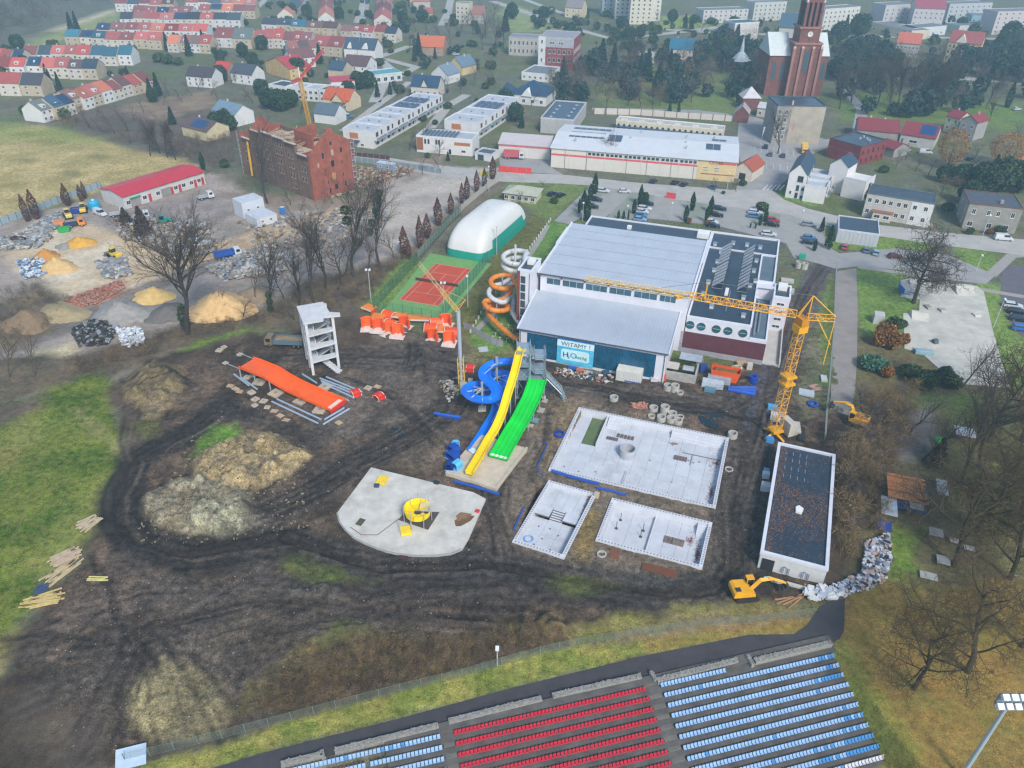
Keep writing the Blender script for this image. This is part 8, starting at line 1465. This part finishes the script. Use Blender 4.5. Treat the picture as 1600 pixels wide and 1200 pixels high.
for i,(x,y,k,w_)in enumerate(((578,486,2,'set highest at the left end'),(575,517,1,'lowest at the left end'),(592,500,2,'second column from the left, upper'),(592,522,1,'second column from the left, lower'),(608,496,0,'third column, upper'),(609,526,1,'third column, lower'),(612,511,0,'third column, middle'),(626,498,2,'fourth column, upper'),(623,530,1,'fourth column at the front edge'),(632,514,1,'fourth column, middle'),(655,502,3,'long one alone in the gap'),(674,515,0,'left of the right hand group'),(682,506,0,'back of the right hand group'),(676,533,1,'front left of the right hand group'),(690,520,2,'centre of the right hand group'),(697,509,1,'back right of the right hand group'),(702,537,1,'front right of the right hand group'),(705,522,0,'beside the crane tube'))):
 kk=min(k,2);t=T('slide_section',f'{kinds_[kk][0]}, {w_}','slide part',AT((x,y)),hz_+rnd.uniform(-.5,.5),OG);t.scale=(1.2,1.2,1.35);m_=M(rnd.choice(['e8521a','ee5f1e','df4414']),.45,.1,.6)
 if kk==0:half(t,2.6,1.25,0,math.pi,m_,9,5)
 elif kk==1:
  q_=[(1.2*math.cos(a*.35-.35),1.0*math.sin(a*.35-.35))for a in range(11)];C_=q_+[(x_*.88,y_*.88)for x_,y_ in q_[::-1]];F_c=[(x_*1.1,y_*1.1)for x_,y_ in q_]+[(x_*.86,y_*.86)for x_,y_ in q_[::-1]]
  B(m_).prism(C_,.1,2.0).o('shell',t);B(M('f0743a',.5)).prism(F_c,2.0,2.1).o('flange',t);B(ORG).prism(F_c,1.0,1.08).o('flange',t);B(WF).box(-1.4,-1.5,0,1.4,1.4,.14).o('pallet',t)
 else:
  L_=4.6 if k==3 else 2.8;B(M('e8832c',.45,.1)).box(-L_/2,-1.1,.75,L_/2,1.1,.9).o('lid',t);B(WF).box(-L_/2,-1.2,.6,L_/2,-1.1,.9).o('flange',t);[B(m_).box(xx,-1,0,xx+.2,1,.75).o('trestle',t)for xx in(-L_/2,L_/2-.2)]
for px,lb,rz in(((735,578),'short red slide tunnel standing on mud left of the blue slide',.2),((592,622),'orange barrel shaped slide piece right of the wide slide',1.2),((556,616),'upright red slide pieces at the foot of the wide slide',.9)):t=T('slide_section',lb,'slide part',AT(px),hz_+rz);half(t,1.8,1.05,.0,math.pi,RED,8,3);B(RED).box(-.9,-1,0,.9,-.85,.9).o('side_wall',t);B(RED).box(-.9,.85,0,.9,1,.9).o('side_wall',t)
PS=M('a9bccd',.4,.1,.8,.3);PG='galvanised pipes round the wide slide'
for i,(a,c,lb)in enumerate((((366,586),(389,603),'short pipe at the upper left of the wide slide'),((376,590),(402,609),'second short pipe at the upper left'),((425,628),(497,662),'outer long pipe below the wide slide'),((433,624),(502,657),'inner long pipe below the wide slide'),((505,664),(546,640),'outer pipe at the foot of the wide slide'),((507,657),(538,639),'inner pipe at the foot of the wide slide'),((473,586),(495,600),'thin pipe under the concrete tower'),((500,592),(548,611),'upper pipe of the bundle behind the wide slide'),((502,597),(556,617),'second pipe of the bundle behind the wide slide'),((504,601),(552,622),'lowest pipe of the bundle behind the wide slide'),((510,590),(566,613),'topmost pipe of the bundle behind the wide slide'),((517,615),(545,627),'short pipe just above the slide foot'))):
 A,C_=AT(a),AT(c);d=C_-A;t=tag(OB('steel_pipe',B(PS).tube([(0,0,.22),d+Vector((0,0,.22))],.2,8).mesh('steel_pipe'),None,A),lb,'pipe',PG)
PLC=M('b9a184',.85,.2);PADC=M('b3a590',.9,.15)
def PALLET(t,w_=1.5,d_=1.1):
 for i in range(6):B(PLC).box(-w_/2+i*w_/6,-d_/2,.1,-w_/2+(i+.7)*w_/6,d_/2,.16).o('slat',t)
 for y in(-d_/2,-.05,d_/2-.1):B(PLC).box(-w_/2,y,0,w_/2,y+.1,.1).o('bearer',t)
n_=0
for x,y,s in((343,548,1),(350,543,0),(375,555,0),(352,567,0),(360,603,2),(368,607,2),(375,611,2),(393,614,1),(399,624,1),(398,634,0),(412,627,1),(418,638,0),(429,643,2),(438,650,2),(447,656,2),(530,662,2),(386,590,1),(396,586,1),(405,597,3),(470,626,3),(500,641,3),(431,615,3),(508,606,3),(590,604,2),(575,606,1)):
 n_+=1;t=T('pallet' if s==2 else 'concrete_pad',('wooden pallet, ' if s==2 else 'square concrete pad, ')+f'{ORD[n_ - 1] if n_ < 21 else ["twenty first", "twenty second", "twenty third", "twenty fourth", "twenty fifth"][n_ - 21]} of those round the wide slide','pallet' if s==2 else 'concrete pad',AT((x,y)),hz_+rnd.uniform(-.4,.2),'pads and pallets round the wide slide')
 if s==2:PALLET(t)
 else:w_=(.55,.7,0,1.25)[s];B(PADC).box(-w_,-w_,-.1,w_,w_,.3).o('pad',t);B(M('8f8678')).box(-w_*.3,-w_*.3,.3,w_*.3,w_*.3,.36).o('socket',t)
RG='concrete rings behind the largest basin';RC_=M('aaa79e',.9,.14,.8,0,.08,.2)
for px,h,lb in(((1021,641),.9,'concrete ring at the back left of the ring group'),((1038,645),1.7,'tallest concrete ring pipe at the back of the group'),((1018,651),.5,'flat concrete ring at the left of the group'),((1050,650),1.0,'concrete ring right of the tallest one'),((1033,656),1.1,'narrow concrete ring at the middle front'),((1048,658),1.0,'concrete ring at the right front'),((1059,660),.9,'low open concrete ring nearest the basin'),((1063,652),.3,'flat concrete lid at the right of the ring group'),((1043,608),1.2,'left concrete ring beside the block hut'),((1054,610),1.5,'right concrete ring beside the block hut'),((1062,615),.5,'small ring in front of the block hut'),((959,625),.9,'lone concrete ring in front of the white container'),((1144,683),1.1,'lone concrete ring at the far corner of the largest basin'),((1139,734),.2,'flat tyre like ring right of the largest basin'),((1247,418),1.8,'left round concrete tank behind the right wing'),((1256,420),1.8,'right round concrete tank behind the right wing'),((940,868),.4,'small white chamber ring below the split basin')):
 r_=.95 if h>.8 else .8;q=r_*.7;tag(B(RC_).lathe([(q,0),(r_,0),(r_,h),(q,h)],16,closed=True).o('concrete_ring',None,AT(px)),lb,'concrete ring',RG)
t=BOXT('site_container','white site container in front of the dark glass front','container',(983,592),(5.6,2.5,2.6),'c9c9c2');B(M('d5d3c6',.6)).box(-2.8,-1.25,2.6,2.8,1.25,2.7).o('roof',t);B(M('2f4fa0')).box(-.8,-1.3,.0,2.8,-1.26,.3).o('blue_strip',t);[B(M('c2c2bb',.7)).box(-2.7+i*.5,-1.29,.35,-2.5+i*.5,-1.26,2.5).o('rib',t)for i in range(11)]
t=T('block_hut','roofless grey block hut with lean to sheet beside the hall','hut',AT((1062,590)),hz_);[B(M('a19e98',.95,.2,1.2)).box(*q).o('wall',t)for q in((-4,-1.5,-.2,3.6,-1.1,2.0),(3.2,-1.1,-.2,3.6,4,2.6),(-4,-1.1,-.2,-3.6,4,2.2))];B(M('a9b2ba',.5)).box(-.9,3,3.0,4,6,3.12).o('roof_sheet',t);B(M('aab0b6',.6)).box(.3,.4,1.9,2.8,2.4,2.0).o('table_top',t);B(M('bdb5ac',.8)).box(-3.6,.5,1.6,-.6,3.4,1.75).o('slab',t)
for px,sz,c,lb,rz in(((1113,605),(4.6,1.8,1.4),'b9c0c6','stack of pale sheet bundles in front of the orange skip',0),((1123,597),(5,1.6,1.3),'a2a8ac','stack of grey boards between skip and sheet bundles',0),((1109,612),(2.4,1.3,.7),'5a7f8f','blue wrapped bundle on the lower stack',0),((1093,569),(1.6,1.2,1.3),'8a8378','small grey crate left of the orange skip',.1),((1098,580),(1.5,1.4,1.7),'27438f','dark blue wrapped load left of the orange skip',.3),((1170,577),(1.2,1.0,1.5),'b9b4aa','pale sacks by the corner of the brick wing',.2),((1158,570),(2.2,1.2,.8),'b59a72','tan boxes by the corner of the brick wing',.4),((1149,577),(2.0,1.2,.6),'a98f66','heap of tan cartons below the brick wing',-.2),((896,577),(2.4,1.0,.7),'2a55a0','blue roll left of the striped heap under the banner',0),((906,582),(1.6,1.2,.9),'b56a50','striped red and white pallet load under the banner',0),((918,585),(2.0,1.2,.7),'b9a79c','pale bagged load under the banner',0),((947,584),(1.4,1.2,.8),'35506a','dark blue load left of the white container',.2),((1034,592),(1.6,1.3,1.2),'cf4f34','red load at the corner of the hall',.3),((1022,595),(1.6,1,.7),'c5bfc4','pale bags right of the white container',.3),((1196,745),(1.2,1.0,1.2),'c4c6ca','white load on pallet, upper of two left of storage',.1),((1195,765),(1.6,1.3,1.5),'bdbcc0','white wrapped load beside the storage building',0),((1197,738),(1,.9,.8),'5fa0c8','light blue load above the white wrapped one',0),((1211,654),(2,1.4,1.5),'b9c0c6','white tank by the crane base',0),((1206,640),(1.8,1.2,.9),'4f9ac8','light blue box by the crane base',0),((1202,690),(1.5,1.2,.9),'3f88c0','blue drum crate at the storage building corner',.2),((1243,672),(1.6,3.6,1.0),'b5aea0','curved concrete segment right of the crane base',.1),((1252,680),(1.2,4.4,.6),'23262a','bundle of black pipes right of the crane base',0),((1260,614),(3.2,2.4,.35),'a9b4bc','grey sheets on the verge by the blue coil',0),((1287,593),(1.3,2.4,.4),'c2c4c4','white board lying at the site fence',.1),((1230,440),(3.4,2.0,.6),'b5b0ac','pale slabs below the round tanks',0),((1228,455),(4.2,3.0,.5),'b0aca8','larger pale slabs beside the right wing',0),((1030,892),(5.6,1.6,.06),'6b3f26','rusty steel sheet below the split basin',0),((960,866),(1.6,2.2,.12),'744a34','rusty formwork grid between the small basins',.1),((932,776),(.9,.9,.8),'b9a68c','tan crate between the small basins',0),((755,546),(2.2,2.2,.12),'aeb4b8','pale sheet lying at the hoarding corner',.5),((828,667),(1.4,1.0,.25),'b3a58c','tan pad lower of the row beside the green slide',0),((835,658),(1.6,1.2,.4),'6f8f9c','grey blue pallet beside the green slide',0),((845,642),(1.4,1.6,.3),'a8a294','pale pad beside the green slide',0),((851,628),(1.2,1.2,.3),'aaa498','pale pad below the stair tower',0),((630,871),(1.3,1.0,.3),'4a2f2a','brown crate at the curved deck edge',0),((672,862),(1.3,1.1,.3),'8f9294','grey grating stack at the curved deck edge',0),((589,762),(.9,.7,.8),'34485c','dark pump unit on the upper splash deck',.3),((682,757),(.9,.6,.8),'1f3038','dark box at the upper deck edge',0),((746,801),(.7,.7,.6),'c8302a','red bag at the right edge of the splash deck',0),((1371,503),(2.4,2.6,2.4),'b4b6b4','small white hut on the lawn left of the skate park',0)):
 BOXT('pallet_load' if 'hut' not in lb else 'garden_hut',lb,'hut' if 'hut' in lb else 'building material',px,sz,c,rz)
for px,lb in(((1161,612),'fan of blue pipes and tarpaulin at the bend of the mud road'),((703,648),'bundle of blue and pale pipes left of the blue slide')):
 t=T('pipe_bundle',lb,'pipes',AT(px),hz_);k=12 if px[0]>1000 else 5
 for i in range(k):a=.25+i*.06;B(M(rnd.choice(['1d55b8','2b6ac8','17439a']),.4)).tube([(-3.2,-1+i*.12,.2+.05*(i%3)),(2.6,-1.3+i*.28,.25+.12*(i%4))],.13,6).o('pipe',t)
t=tag(B(M('173f9c',.45)).lathe([(.5,0),(.95,0),(.95,1.7),(.5,1.7)],16,closed=True).o('pipe_roll',None,AT((1176,598))),'upright blue pipe roll above the blue pipe fan','pipe roll')
for px,lb,c in(((874,681),'blue pipe coil beside the upper left basin corner','123c9c'),((1270,632),'blue pipe coil on the grass beside grey sheets','1b4fa8'),((1152,576),'white pipe coil behind the orange skip','c4c8c8')):tag(B(M(c,.5)).lathe([(.75,0),(1.1,.1),(1.1,.4),(.75,.5)],18,closed=True).o('pipe_coil',None,AT(px)),lb,'pipe coil')
BP=M('1f4fa4',.5,.1,.6)
for pts,r_,lb in(([(862,737),(900,748),(935,758)],.3,'thick blue pipe along the near edge of the largest basin'),([(932,764),(955,769),(978,776)],.25,'blue pipe above the split basin'),([(710,752),(740,761),(780,773)],.28,'blue pipe below the landing deck'),([(872,718),(890,712),(905,735),(930,745)],.12,'thin blue pipe at the basin corner'),([(845,690),(856,694),(838,732),(850,742)],.1,'thin grey blue pipe left of the largest basin'),([(802,830),(818,795),(838,756)],.14,'dark blue pipe along the small stepped basin'),([(1112,551),(1140,560),(1170,566)],.35,'dark blue wrapped pipe along the brick wing')):tag(B(BP).tube([AT(q)+Vector((0,0,r_))for q in pts],r_,8).o('pipe',None),lb,'pipe')
tag(B(M('6a6058')).tube([AT(q,.36)for q in((660,785),(640,792),(625,812),(590,838),(565,838),(548,826))],.06,5).o('hose',None),'thin grey hose winding across the splash deck','hose')
PUD=M('1d2a30',.08,.2,.5)
for px in([(1090,650),(1105,644),(1130,648),(1135,660),(1118,670),(1098,664)],[(612,668),(628,664),(632,680),(622,685)],[(775,640),(800,632),(800,650),(780,655)]):sheet('puddle',px,.03,PUD,'dark puddle on the site')
def HEAP(px,r_,h,c,lb,sx=1.0,nm='sand_heap',rough=.18):
 n_,b=26,B(M(c,.95,.2,.8,0,.25));V=[(0,0,h)];s=rnd.uniform(0,9)
 for j in range(1,9):
  for i in range(n_):
   a=6.28318*i/n_;q=j/8*(1+rough*math.sin(3*a+s)*.6+rough*rnd.gauss(0,.35));V.append((r_*sx*q*math.cos(a),r_*q*math.sin(a),max(h*(1-(j/8))**(1.15)*(1+rough*rnd.gauss(0,.5)),0)-(.15 if j==8 else 0)))
 b.add(V,[(0,1+i,1+(i+1)%n_)for i in range(n_)]+[(1+(j-1)*n_+i,1+j*n_+i,1+j*n_+(i+1)%n_,1+(j-1)*n_+(i+1)%n_)for j in range(1,8)for i in range(n_)])
 tag(b.o(nm,None,AT(px),hz_,smooth=True),lb,'heap')
for a in(((345,482),8.5,5,'c9a673','largest pale sand heap right of the leaning tree',1.1),((240,464),5,2.8,'cfae6c','yellow sand heap left of the leaning tree',1.2),((190,490),7,3.4,'8f8b85','grey gravel heap beside the haul lane',1.2),((265,490),6,2.2,'6b6660','dark grey gravel heap behind the leaning tree'),((72,402),4,2.6,'b5803c','orange brown sand heap on the tan yard'),((90,418),5,3.2,'c4a46f','pale sand heap in front of the orange brown one',1.2),((125,380),4.5,2,'c9993f','bright yellow sand heap near the green skip',1.1),((102,385),3,1.2,'8a8880','small grey heap beside the yellow sand'),((45,505),6,3.6,'7f6a52','brown soil heap at the left of the haul lane',1.1),((95,490),6,2,'9a8a68','weedy tan heap above the haul lane',1.3),((400,462),5,2.6,'84735f','brown heap between the bare trees',1.2),((220,490),3,1.2,'a9a6a0','small pale gravel heap')):HEAP(*a)
def JUNK(label,px,cols,n_,s0,s1,name='rubble',zmax=.6,long_=1.4):
 f=inpoly(px);b=B();r_=random.Random(len(label));n_=int(n_*1.5);s1*=.8
 for i in range(n_):
  x,y=f(r_);b.m(M(r_.choice(cols),.85,.2,1));s=r_.uniform(s0,s1);z=(GZ(x,y)if y<175 else 0)+r_.uniform(0,zmax);b.ob((x,y,z+s*.25),(s*r_.uniform(.6,long_),s*r_.uniform(.4,1),s*r_.uniform(.2,.6)),r_.uniform(0,3.1),r_.uniform(-.3,.3))
 return b.o(name,kind='stuff',label=label)
GR=['9a9894','b9b8b4','85868a','6d6c6c','a8a298','7a8590','8f8272'];BRN=['8a7358','b09a78','6a5a4a','9a8a74']
JUNK('paving and junk stacks along the yard wall',[(30,368),(90,330),(98,350),(60,380),(20,385)],GR,320,.5,1.6);JUNK('stacks of pale stone in the left yard',[(0,372),(60,362),(88,368),(60,388),(0,392)],GR,160,.6,1.8);JUNK('white and blue bagged stone by the sand',[(28,412),(68,404),(75,430),(40,440)],['b9c6d2','8fa3b8','d0d4d6','5f6f80'],190,.4,1.3,zmax=.9);JUNK('red brick rubble spread beside the haul lane',[(100,470),(188,438),(196,452),(150,476),(112,484)],['a5604a','8f5442','b57a60','9a8a80'],700,.2,.7,zmax=.35)
JUNK('stacked kerbs and stones in the middle of the yard',[(150,410),(196,405),(205,430),(168,440)],GR,170,.6,1.9);JUNK('junk stacks around the yard conifers',[(180,345),(240,338),(262,360),(235,385),(190,375)],GR+BRN,330,.5,1.6,zmax=.9);JUNK('junk and pallets behind the leaning tree',[(240,352),(330,350),(340,395),(280,408),(235,392)],GR+BRN,420,.5,1.6,zmax=.8);JUNK('stone stacks below the blue tipper',[(320,420),(400,392),(470,398),(440,430),(350,440)],GR,480,.5,1.7,zmax=.8);JUNK('scrap between mill and yard',[(370,345),(450,340),(560,320),(620,335),(570,380),(500,400),(400,385)],GR+BRN,360,.4,1.5,zmax=.5);JUNK('white bagged waste heap below the gravel',[(184,520),(220,517),(228,538),(196,545)],['c9ced2','aeb8c2','d9dcdc'],190,.4,1.1,zmax=1.3);JUNK('dark scrap heap beside the white bags',[(112,520),(150,500),(185,515),(170,540),(125,545)],['2b2b2e','3a3836','5a544e','8a8d90'],240,.4,1.2,zmax=1.2);JUNK('building rubble round the old mill',[(490,320),(560,298),(640,272),(650,262),(560,262),(556,296)],BRN+['a06a54','b9b0a4'],330,.4,1.4,zmax=.4)
JUNK('scattered stones and scraps on the dark mud',[(60,1100),(120,900),(260,900),(520,900),(820,950),(640,1060),(330,1150),(120,1190)],['7a7268','6a6056','857a6c','5a5048','2c2826','3a3531','9a948a'],520,.06,.26,zmax=.04);JUNK('scattered lumps and scraps on the inner site',[(220,780),(340,640),(500,560),(800,570),(1180,620),(1190,880),(900,900),(500,880)],['7a7166','6f665b','958e84','5f554b','2f2b28','443e39','8a7560'],1000,.06,.32,zmax=.04);JUNK('earth clods on the spoil',[(200,850),(300,680),(480,690),(480,830),(330,850)],['857a62','6f6452','8f8468','554a40'],420,.12,.5,zmax=.05)
JUNK('builders waste along the hall front',[(868,578),(958,590),(956,600),(866,588)],['b56a50','c6c2bc','35506a','9a8a74','2a3440'],120,.3,.9);JUNK('waste by the slide crane foot',[(685,600),(718,590),(735,610),(700,628)],GR+BRN,90,.3,.9);JUNK('waste bags and scrap beside the park fence',[(1352,850),(1386,838),(1392,880),(1375,915),(1310,935),(1300,922),(1345,900)],['c9cccf','8f9aa8','2c3036','b5bcc4','5a6270','b59a8a'],700,.25,1.0,zmax=.8);JUNK('pale bags along the terrace corner',[(1255,925),(1318,920),(1320,935),(1262,938)],['c9cccf','aab2ba','d6d6d0'],50,.6,1.6)
JUNK('loose bricks between tower and hall',[(985,634),(1010,630),(1012,640),(990,642)],['c08a78','b5806c'],90,.2,.5)
for px,n_,L_,c,lb,rz in(((66,938),16,6,'c2ac70','stack of yellow formwork beams at the lower meadow edge',.35),((102,872),24,4.5,'b5a288','weathered timber heap in the middle of the meadow edge',.9),((139,818),20,3.6,'b9a88c','uppermost timber heap by the black haul road',1.0),((96,893),8,6.5,'bda982','long light boards below the weathered timber heap',1.1),((157,897),3,4.2,'c9c27a','yellow beams lying on the mud right of the stacks',.0),((62,918),6,2.2,'3a4a6a','dark board heap above the yellow beams',.6),((1217,645),9,3.4,'a98a6c','timber stack left of the crane base',.0),((1236,930),4,7,'a8805c','long planks on the verge by the excavator',.45),((1272,604),7,2.4,'b08a7c','lattice frame beside the blue coil',.1),((1300,780),5,5,'7a7268','grey boards behind the storage building',1.4)):
 t=T('timber_heap',lb,'timber',AT(px),hz_*0+rz);m_=M(c,.85,.2,1.5)
 for i in range(n_):a=rnd.gauss(0,.12);B(m_).ob((rnd.uniform(-.4,.4),-1.3+2.6*(i%8)/8+rnd.uniform(-.1,.1),.15+.2*(i//8)),(L_*rnd.uniform(.6,1),.22,.14),a).o('beam',t)
t=T('yellow_sheet_board','pale sheet metal board leaning at the lower left verge','board',AT((206,1186)),.3);b=B(M('a9bccb',.5,.15));b.ob((0,0,.5),(3.6,2.6,.06),0,.3);b.o('sheet',t)
t=T('timber_shelter','shelter roofed with bright orange brown planks among park trees','shelter',AT((1414,782)),-.32);[B(M(rnd.choice(['b87444','c2804c','a5663a']),.8,.15,1)).box(-3.6,y,2.4+.02*i,2.6+rnd.uniform(-.3,.4),y+.5,2.52+.02*i).o('plank',t)for i,y in enumerate([-3+.56*k for k in range(12)])];[B(M('6a4a34')).box(x,y,-.2,x+.2,y+.2,2.4).o('post',t)for x in(-3.4,2.2)for y in(-2.8,3)];[B(M('c08250',.8)).box(x,y,2.75,x+.25,y+2.4,2.87).o('plank',t)for y in(-2.5,.6)for x in(.9,1.25,1.6,1.95)]
for px,sz,c,lb,h in(((1502,690),(3.6,3.2),'bcc4cc','white sheet roofed shelter under the right hand trees',2.4),((1468,772),(1.8,4.4),'8f9498','grey slab roof right of the orange plank shelter',1.6),((1385,803),(2.6,5.0),'b4bdc4','white boards roof beside the blue tarpaulin',1.8),((1378,830),(2.4,2.6),'27428f','dark blue tarpaulin roof at the waste heap',1.4),((1420,798),(5,2.6),'1f5088','bright blue tarpaulin below the plank shelter',1.0),((1426,806),(2.2,2.2),'8f8a84','round roofed picnic shelter on the blue tarpaulin',2.4),((1456,848),(2.2,2.0),'8a877f','grey roofed picnic shelter, upper of two below the trees',2.4),((1490,850),(1.6,1.2),'a5a6a4','pale picnic table right of the upper shelter',.8),((1512,862),(1.6,1.2),'a0a19c','pale picnic table among the mossy roots',.8),((1472,880),(2,2),'9a9a96','pale bench frame below the picnic shelters',.7),((1450,902),(2.6,1.6),'a3a3a0','low grey slab at the edge of the leaf slope',.3)):
 t=T('shelter' if h>.9 else 'picnic_table',lb,'shelter' if h>.9 else 'table',AT(px),-.35);B(M(c,.7,.15,1)).box(-sz[0]/2,-sz[1]/2,h,sz[0]/2,sz[1]/2,h+.1).o('roof' if h>.9 else 'table_top',t);[B(M('5a4a3c')).box(x-.06,y-.06,-.2,x+.06,y+.06,h).o('post',t)for x in(-sz[0]*.42,sz[0]*.42)for y in(-sz[1]*.42,sz[1]*.42)]
tag(B(M('28c04a',.5)).lathe([(.1,0),(.7,.2),(.8,.9),(.4,1.5),(.05,1.6)],10).o('green_bin',None,AT((1466,693))),'bright green bin at the edge of the paved square','bin')
def LAMP_(px,h,label,heads=1,name='street_lamp',c='a9b0b4'):
 t=T(name,label,'lamp',AT(px),0);B(M(c,.5)).tube([(0,0,-.2),(0,0,h)],[.12,.07],6).o('pole',t)
 for i in range(heads):x=(i-(heads-1)/2)*.9;B(M('c9cdd0',.4)).ob((x,-.25,h+.05),(.5,.7,.22),0,.35).o('lamp_head',t)
 if heads>1:B(M(c,.5)).box(-.6,-.05,h-.1,.6,.05,h).o('cross_bar',t)
for px,h,lb,k in(((580,472),9.2,'court floodlight left of the tennis court',2),((694,486),8,'court floodlight right of the near court corner',2),((731,478),8.5,'court floodlight halfway along the hall side',1),((776,398),9,'floodlight beside the air dome corner',1),((777,1040),4,'lamp post behind the wire fence above the seats',1),((910,345),6,'car park lamp by the left thuja row',1),((1047,345),6,'car park lamp in the second bay',1),((979,345),5,'car park lamp in the first bay',1),((1134,306),8,'street lamp by the supermarket corner',1),((1250,352),5,'car park lamp beside the silver blue estate',1),((1531,380),9,'leaning street pole on the right verge',1),((1552,512),8,'lamp on the lawn right of the skate park',1),((1375,215),8,'tall lamp behind the brick block',1),((1525,424),5,'lamp on the right grass island',1),((764,300),9,'lamp at the yard gate',1)):LAMP_(px,h,lb,k)
fl=T('floodlight_mast','tall stadium floodlight mast at the lower right corner','floodlight',G(1500,1215,0));B(M('9fabb2',.45,.1)).tube([(0,0,-1),(1.0,.3,15.6)],[.32,.2],8).o('pole',fl);B(M('6d7880',.6)).box(-1.0,-.1,15.0,3.0,.1,17.0).o('head_frame',fl)
for z in(15.2,16.9):[B(M('d3d9de',.4)).ob((x,-.45,z),(.75,.7,.55),0,.5).o('lamp',fl)for x in(-.6,.4,1.4,2.5)]
for px,c,lb in(((1187,233),'d5d6d2','left white flag on the forecourt lawn'),((1210,232),'d5d6d2','middle white flag on the forecourt lawn'),((1232,228),'b9506a','pink flag on the forecourt lawn')):t=T('flag',lb,'flag',AT(px));B(M('b9bcbe')).tube([(0,0,0),(0,0,9)],.07,5).o('flagpole',t);B(M(c,.7)).yprism([(.05,4.5),(.7,8.9),(.05,8.9)],-.03,.03).o('cloth',t)
for px,c,lb in(((755,273),'c9b81e','left yellow recycling bin at the yard gate'),((764,274),'b9c01e','right yellow recycling bin at the yard gate'),((1253,404),'2a9a78','green skip shaped bin behind the round tanks'),((1048,310),'c9404a','red advertising board beside the street')):BOXT('waste_bin' if 'bin' in lb else 'sign_board',lb,'bin' if 'bin' in lb else 'sign',px,(1.8,1.2,1.4)if 'bin' in lb else(3.2,.3,2.0),c)
b=B(M('c9cac8',.7));[b.box(x,y,0,x+.12,y+.12,.8).box(x-.25,y,.8,x+.4,y+.12,.9)for x in[i*1.7 for i in range(5)]for y in[j*1.6 for j in range(5)]];tag(b.o('frost_heads',None,AT((770,530)),hz_),'field of small white T shaped posts on the hall lawn','posts',kind='stuff')
b=B();b.box(-1700,-300,-9,1700,1500,97);hm=bpy.data.materials.new('haze');hm.use_nodes=True;n=hm.node_tree.nodes;n.remove(n['Principled BSDF']);pv=n.new('ShaderNodeVolumePrincipled');pv.inputs['Color'].default_value=(.56,.85,1,1);pv.inputs['Density'].default_value=.00045;pv.inputs['Anisotropy'].default_value=.3
hm.node_tree.links.new(pv.outputs[0],n['Material Output'].inputs['Volume']);b.m(hm);b.mi=[0]*6;b.o('haze',kind='stuff')
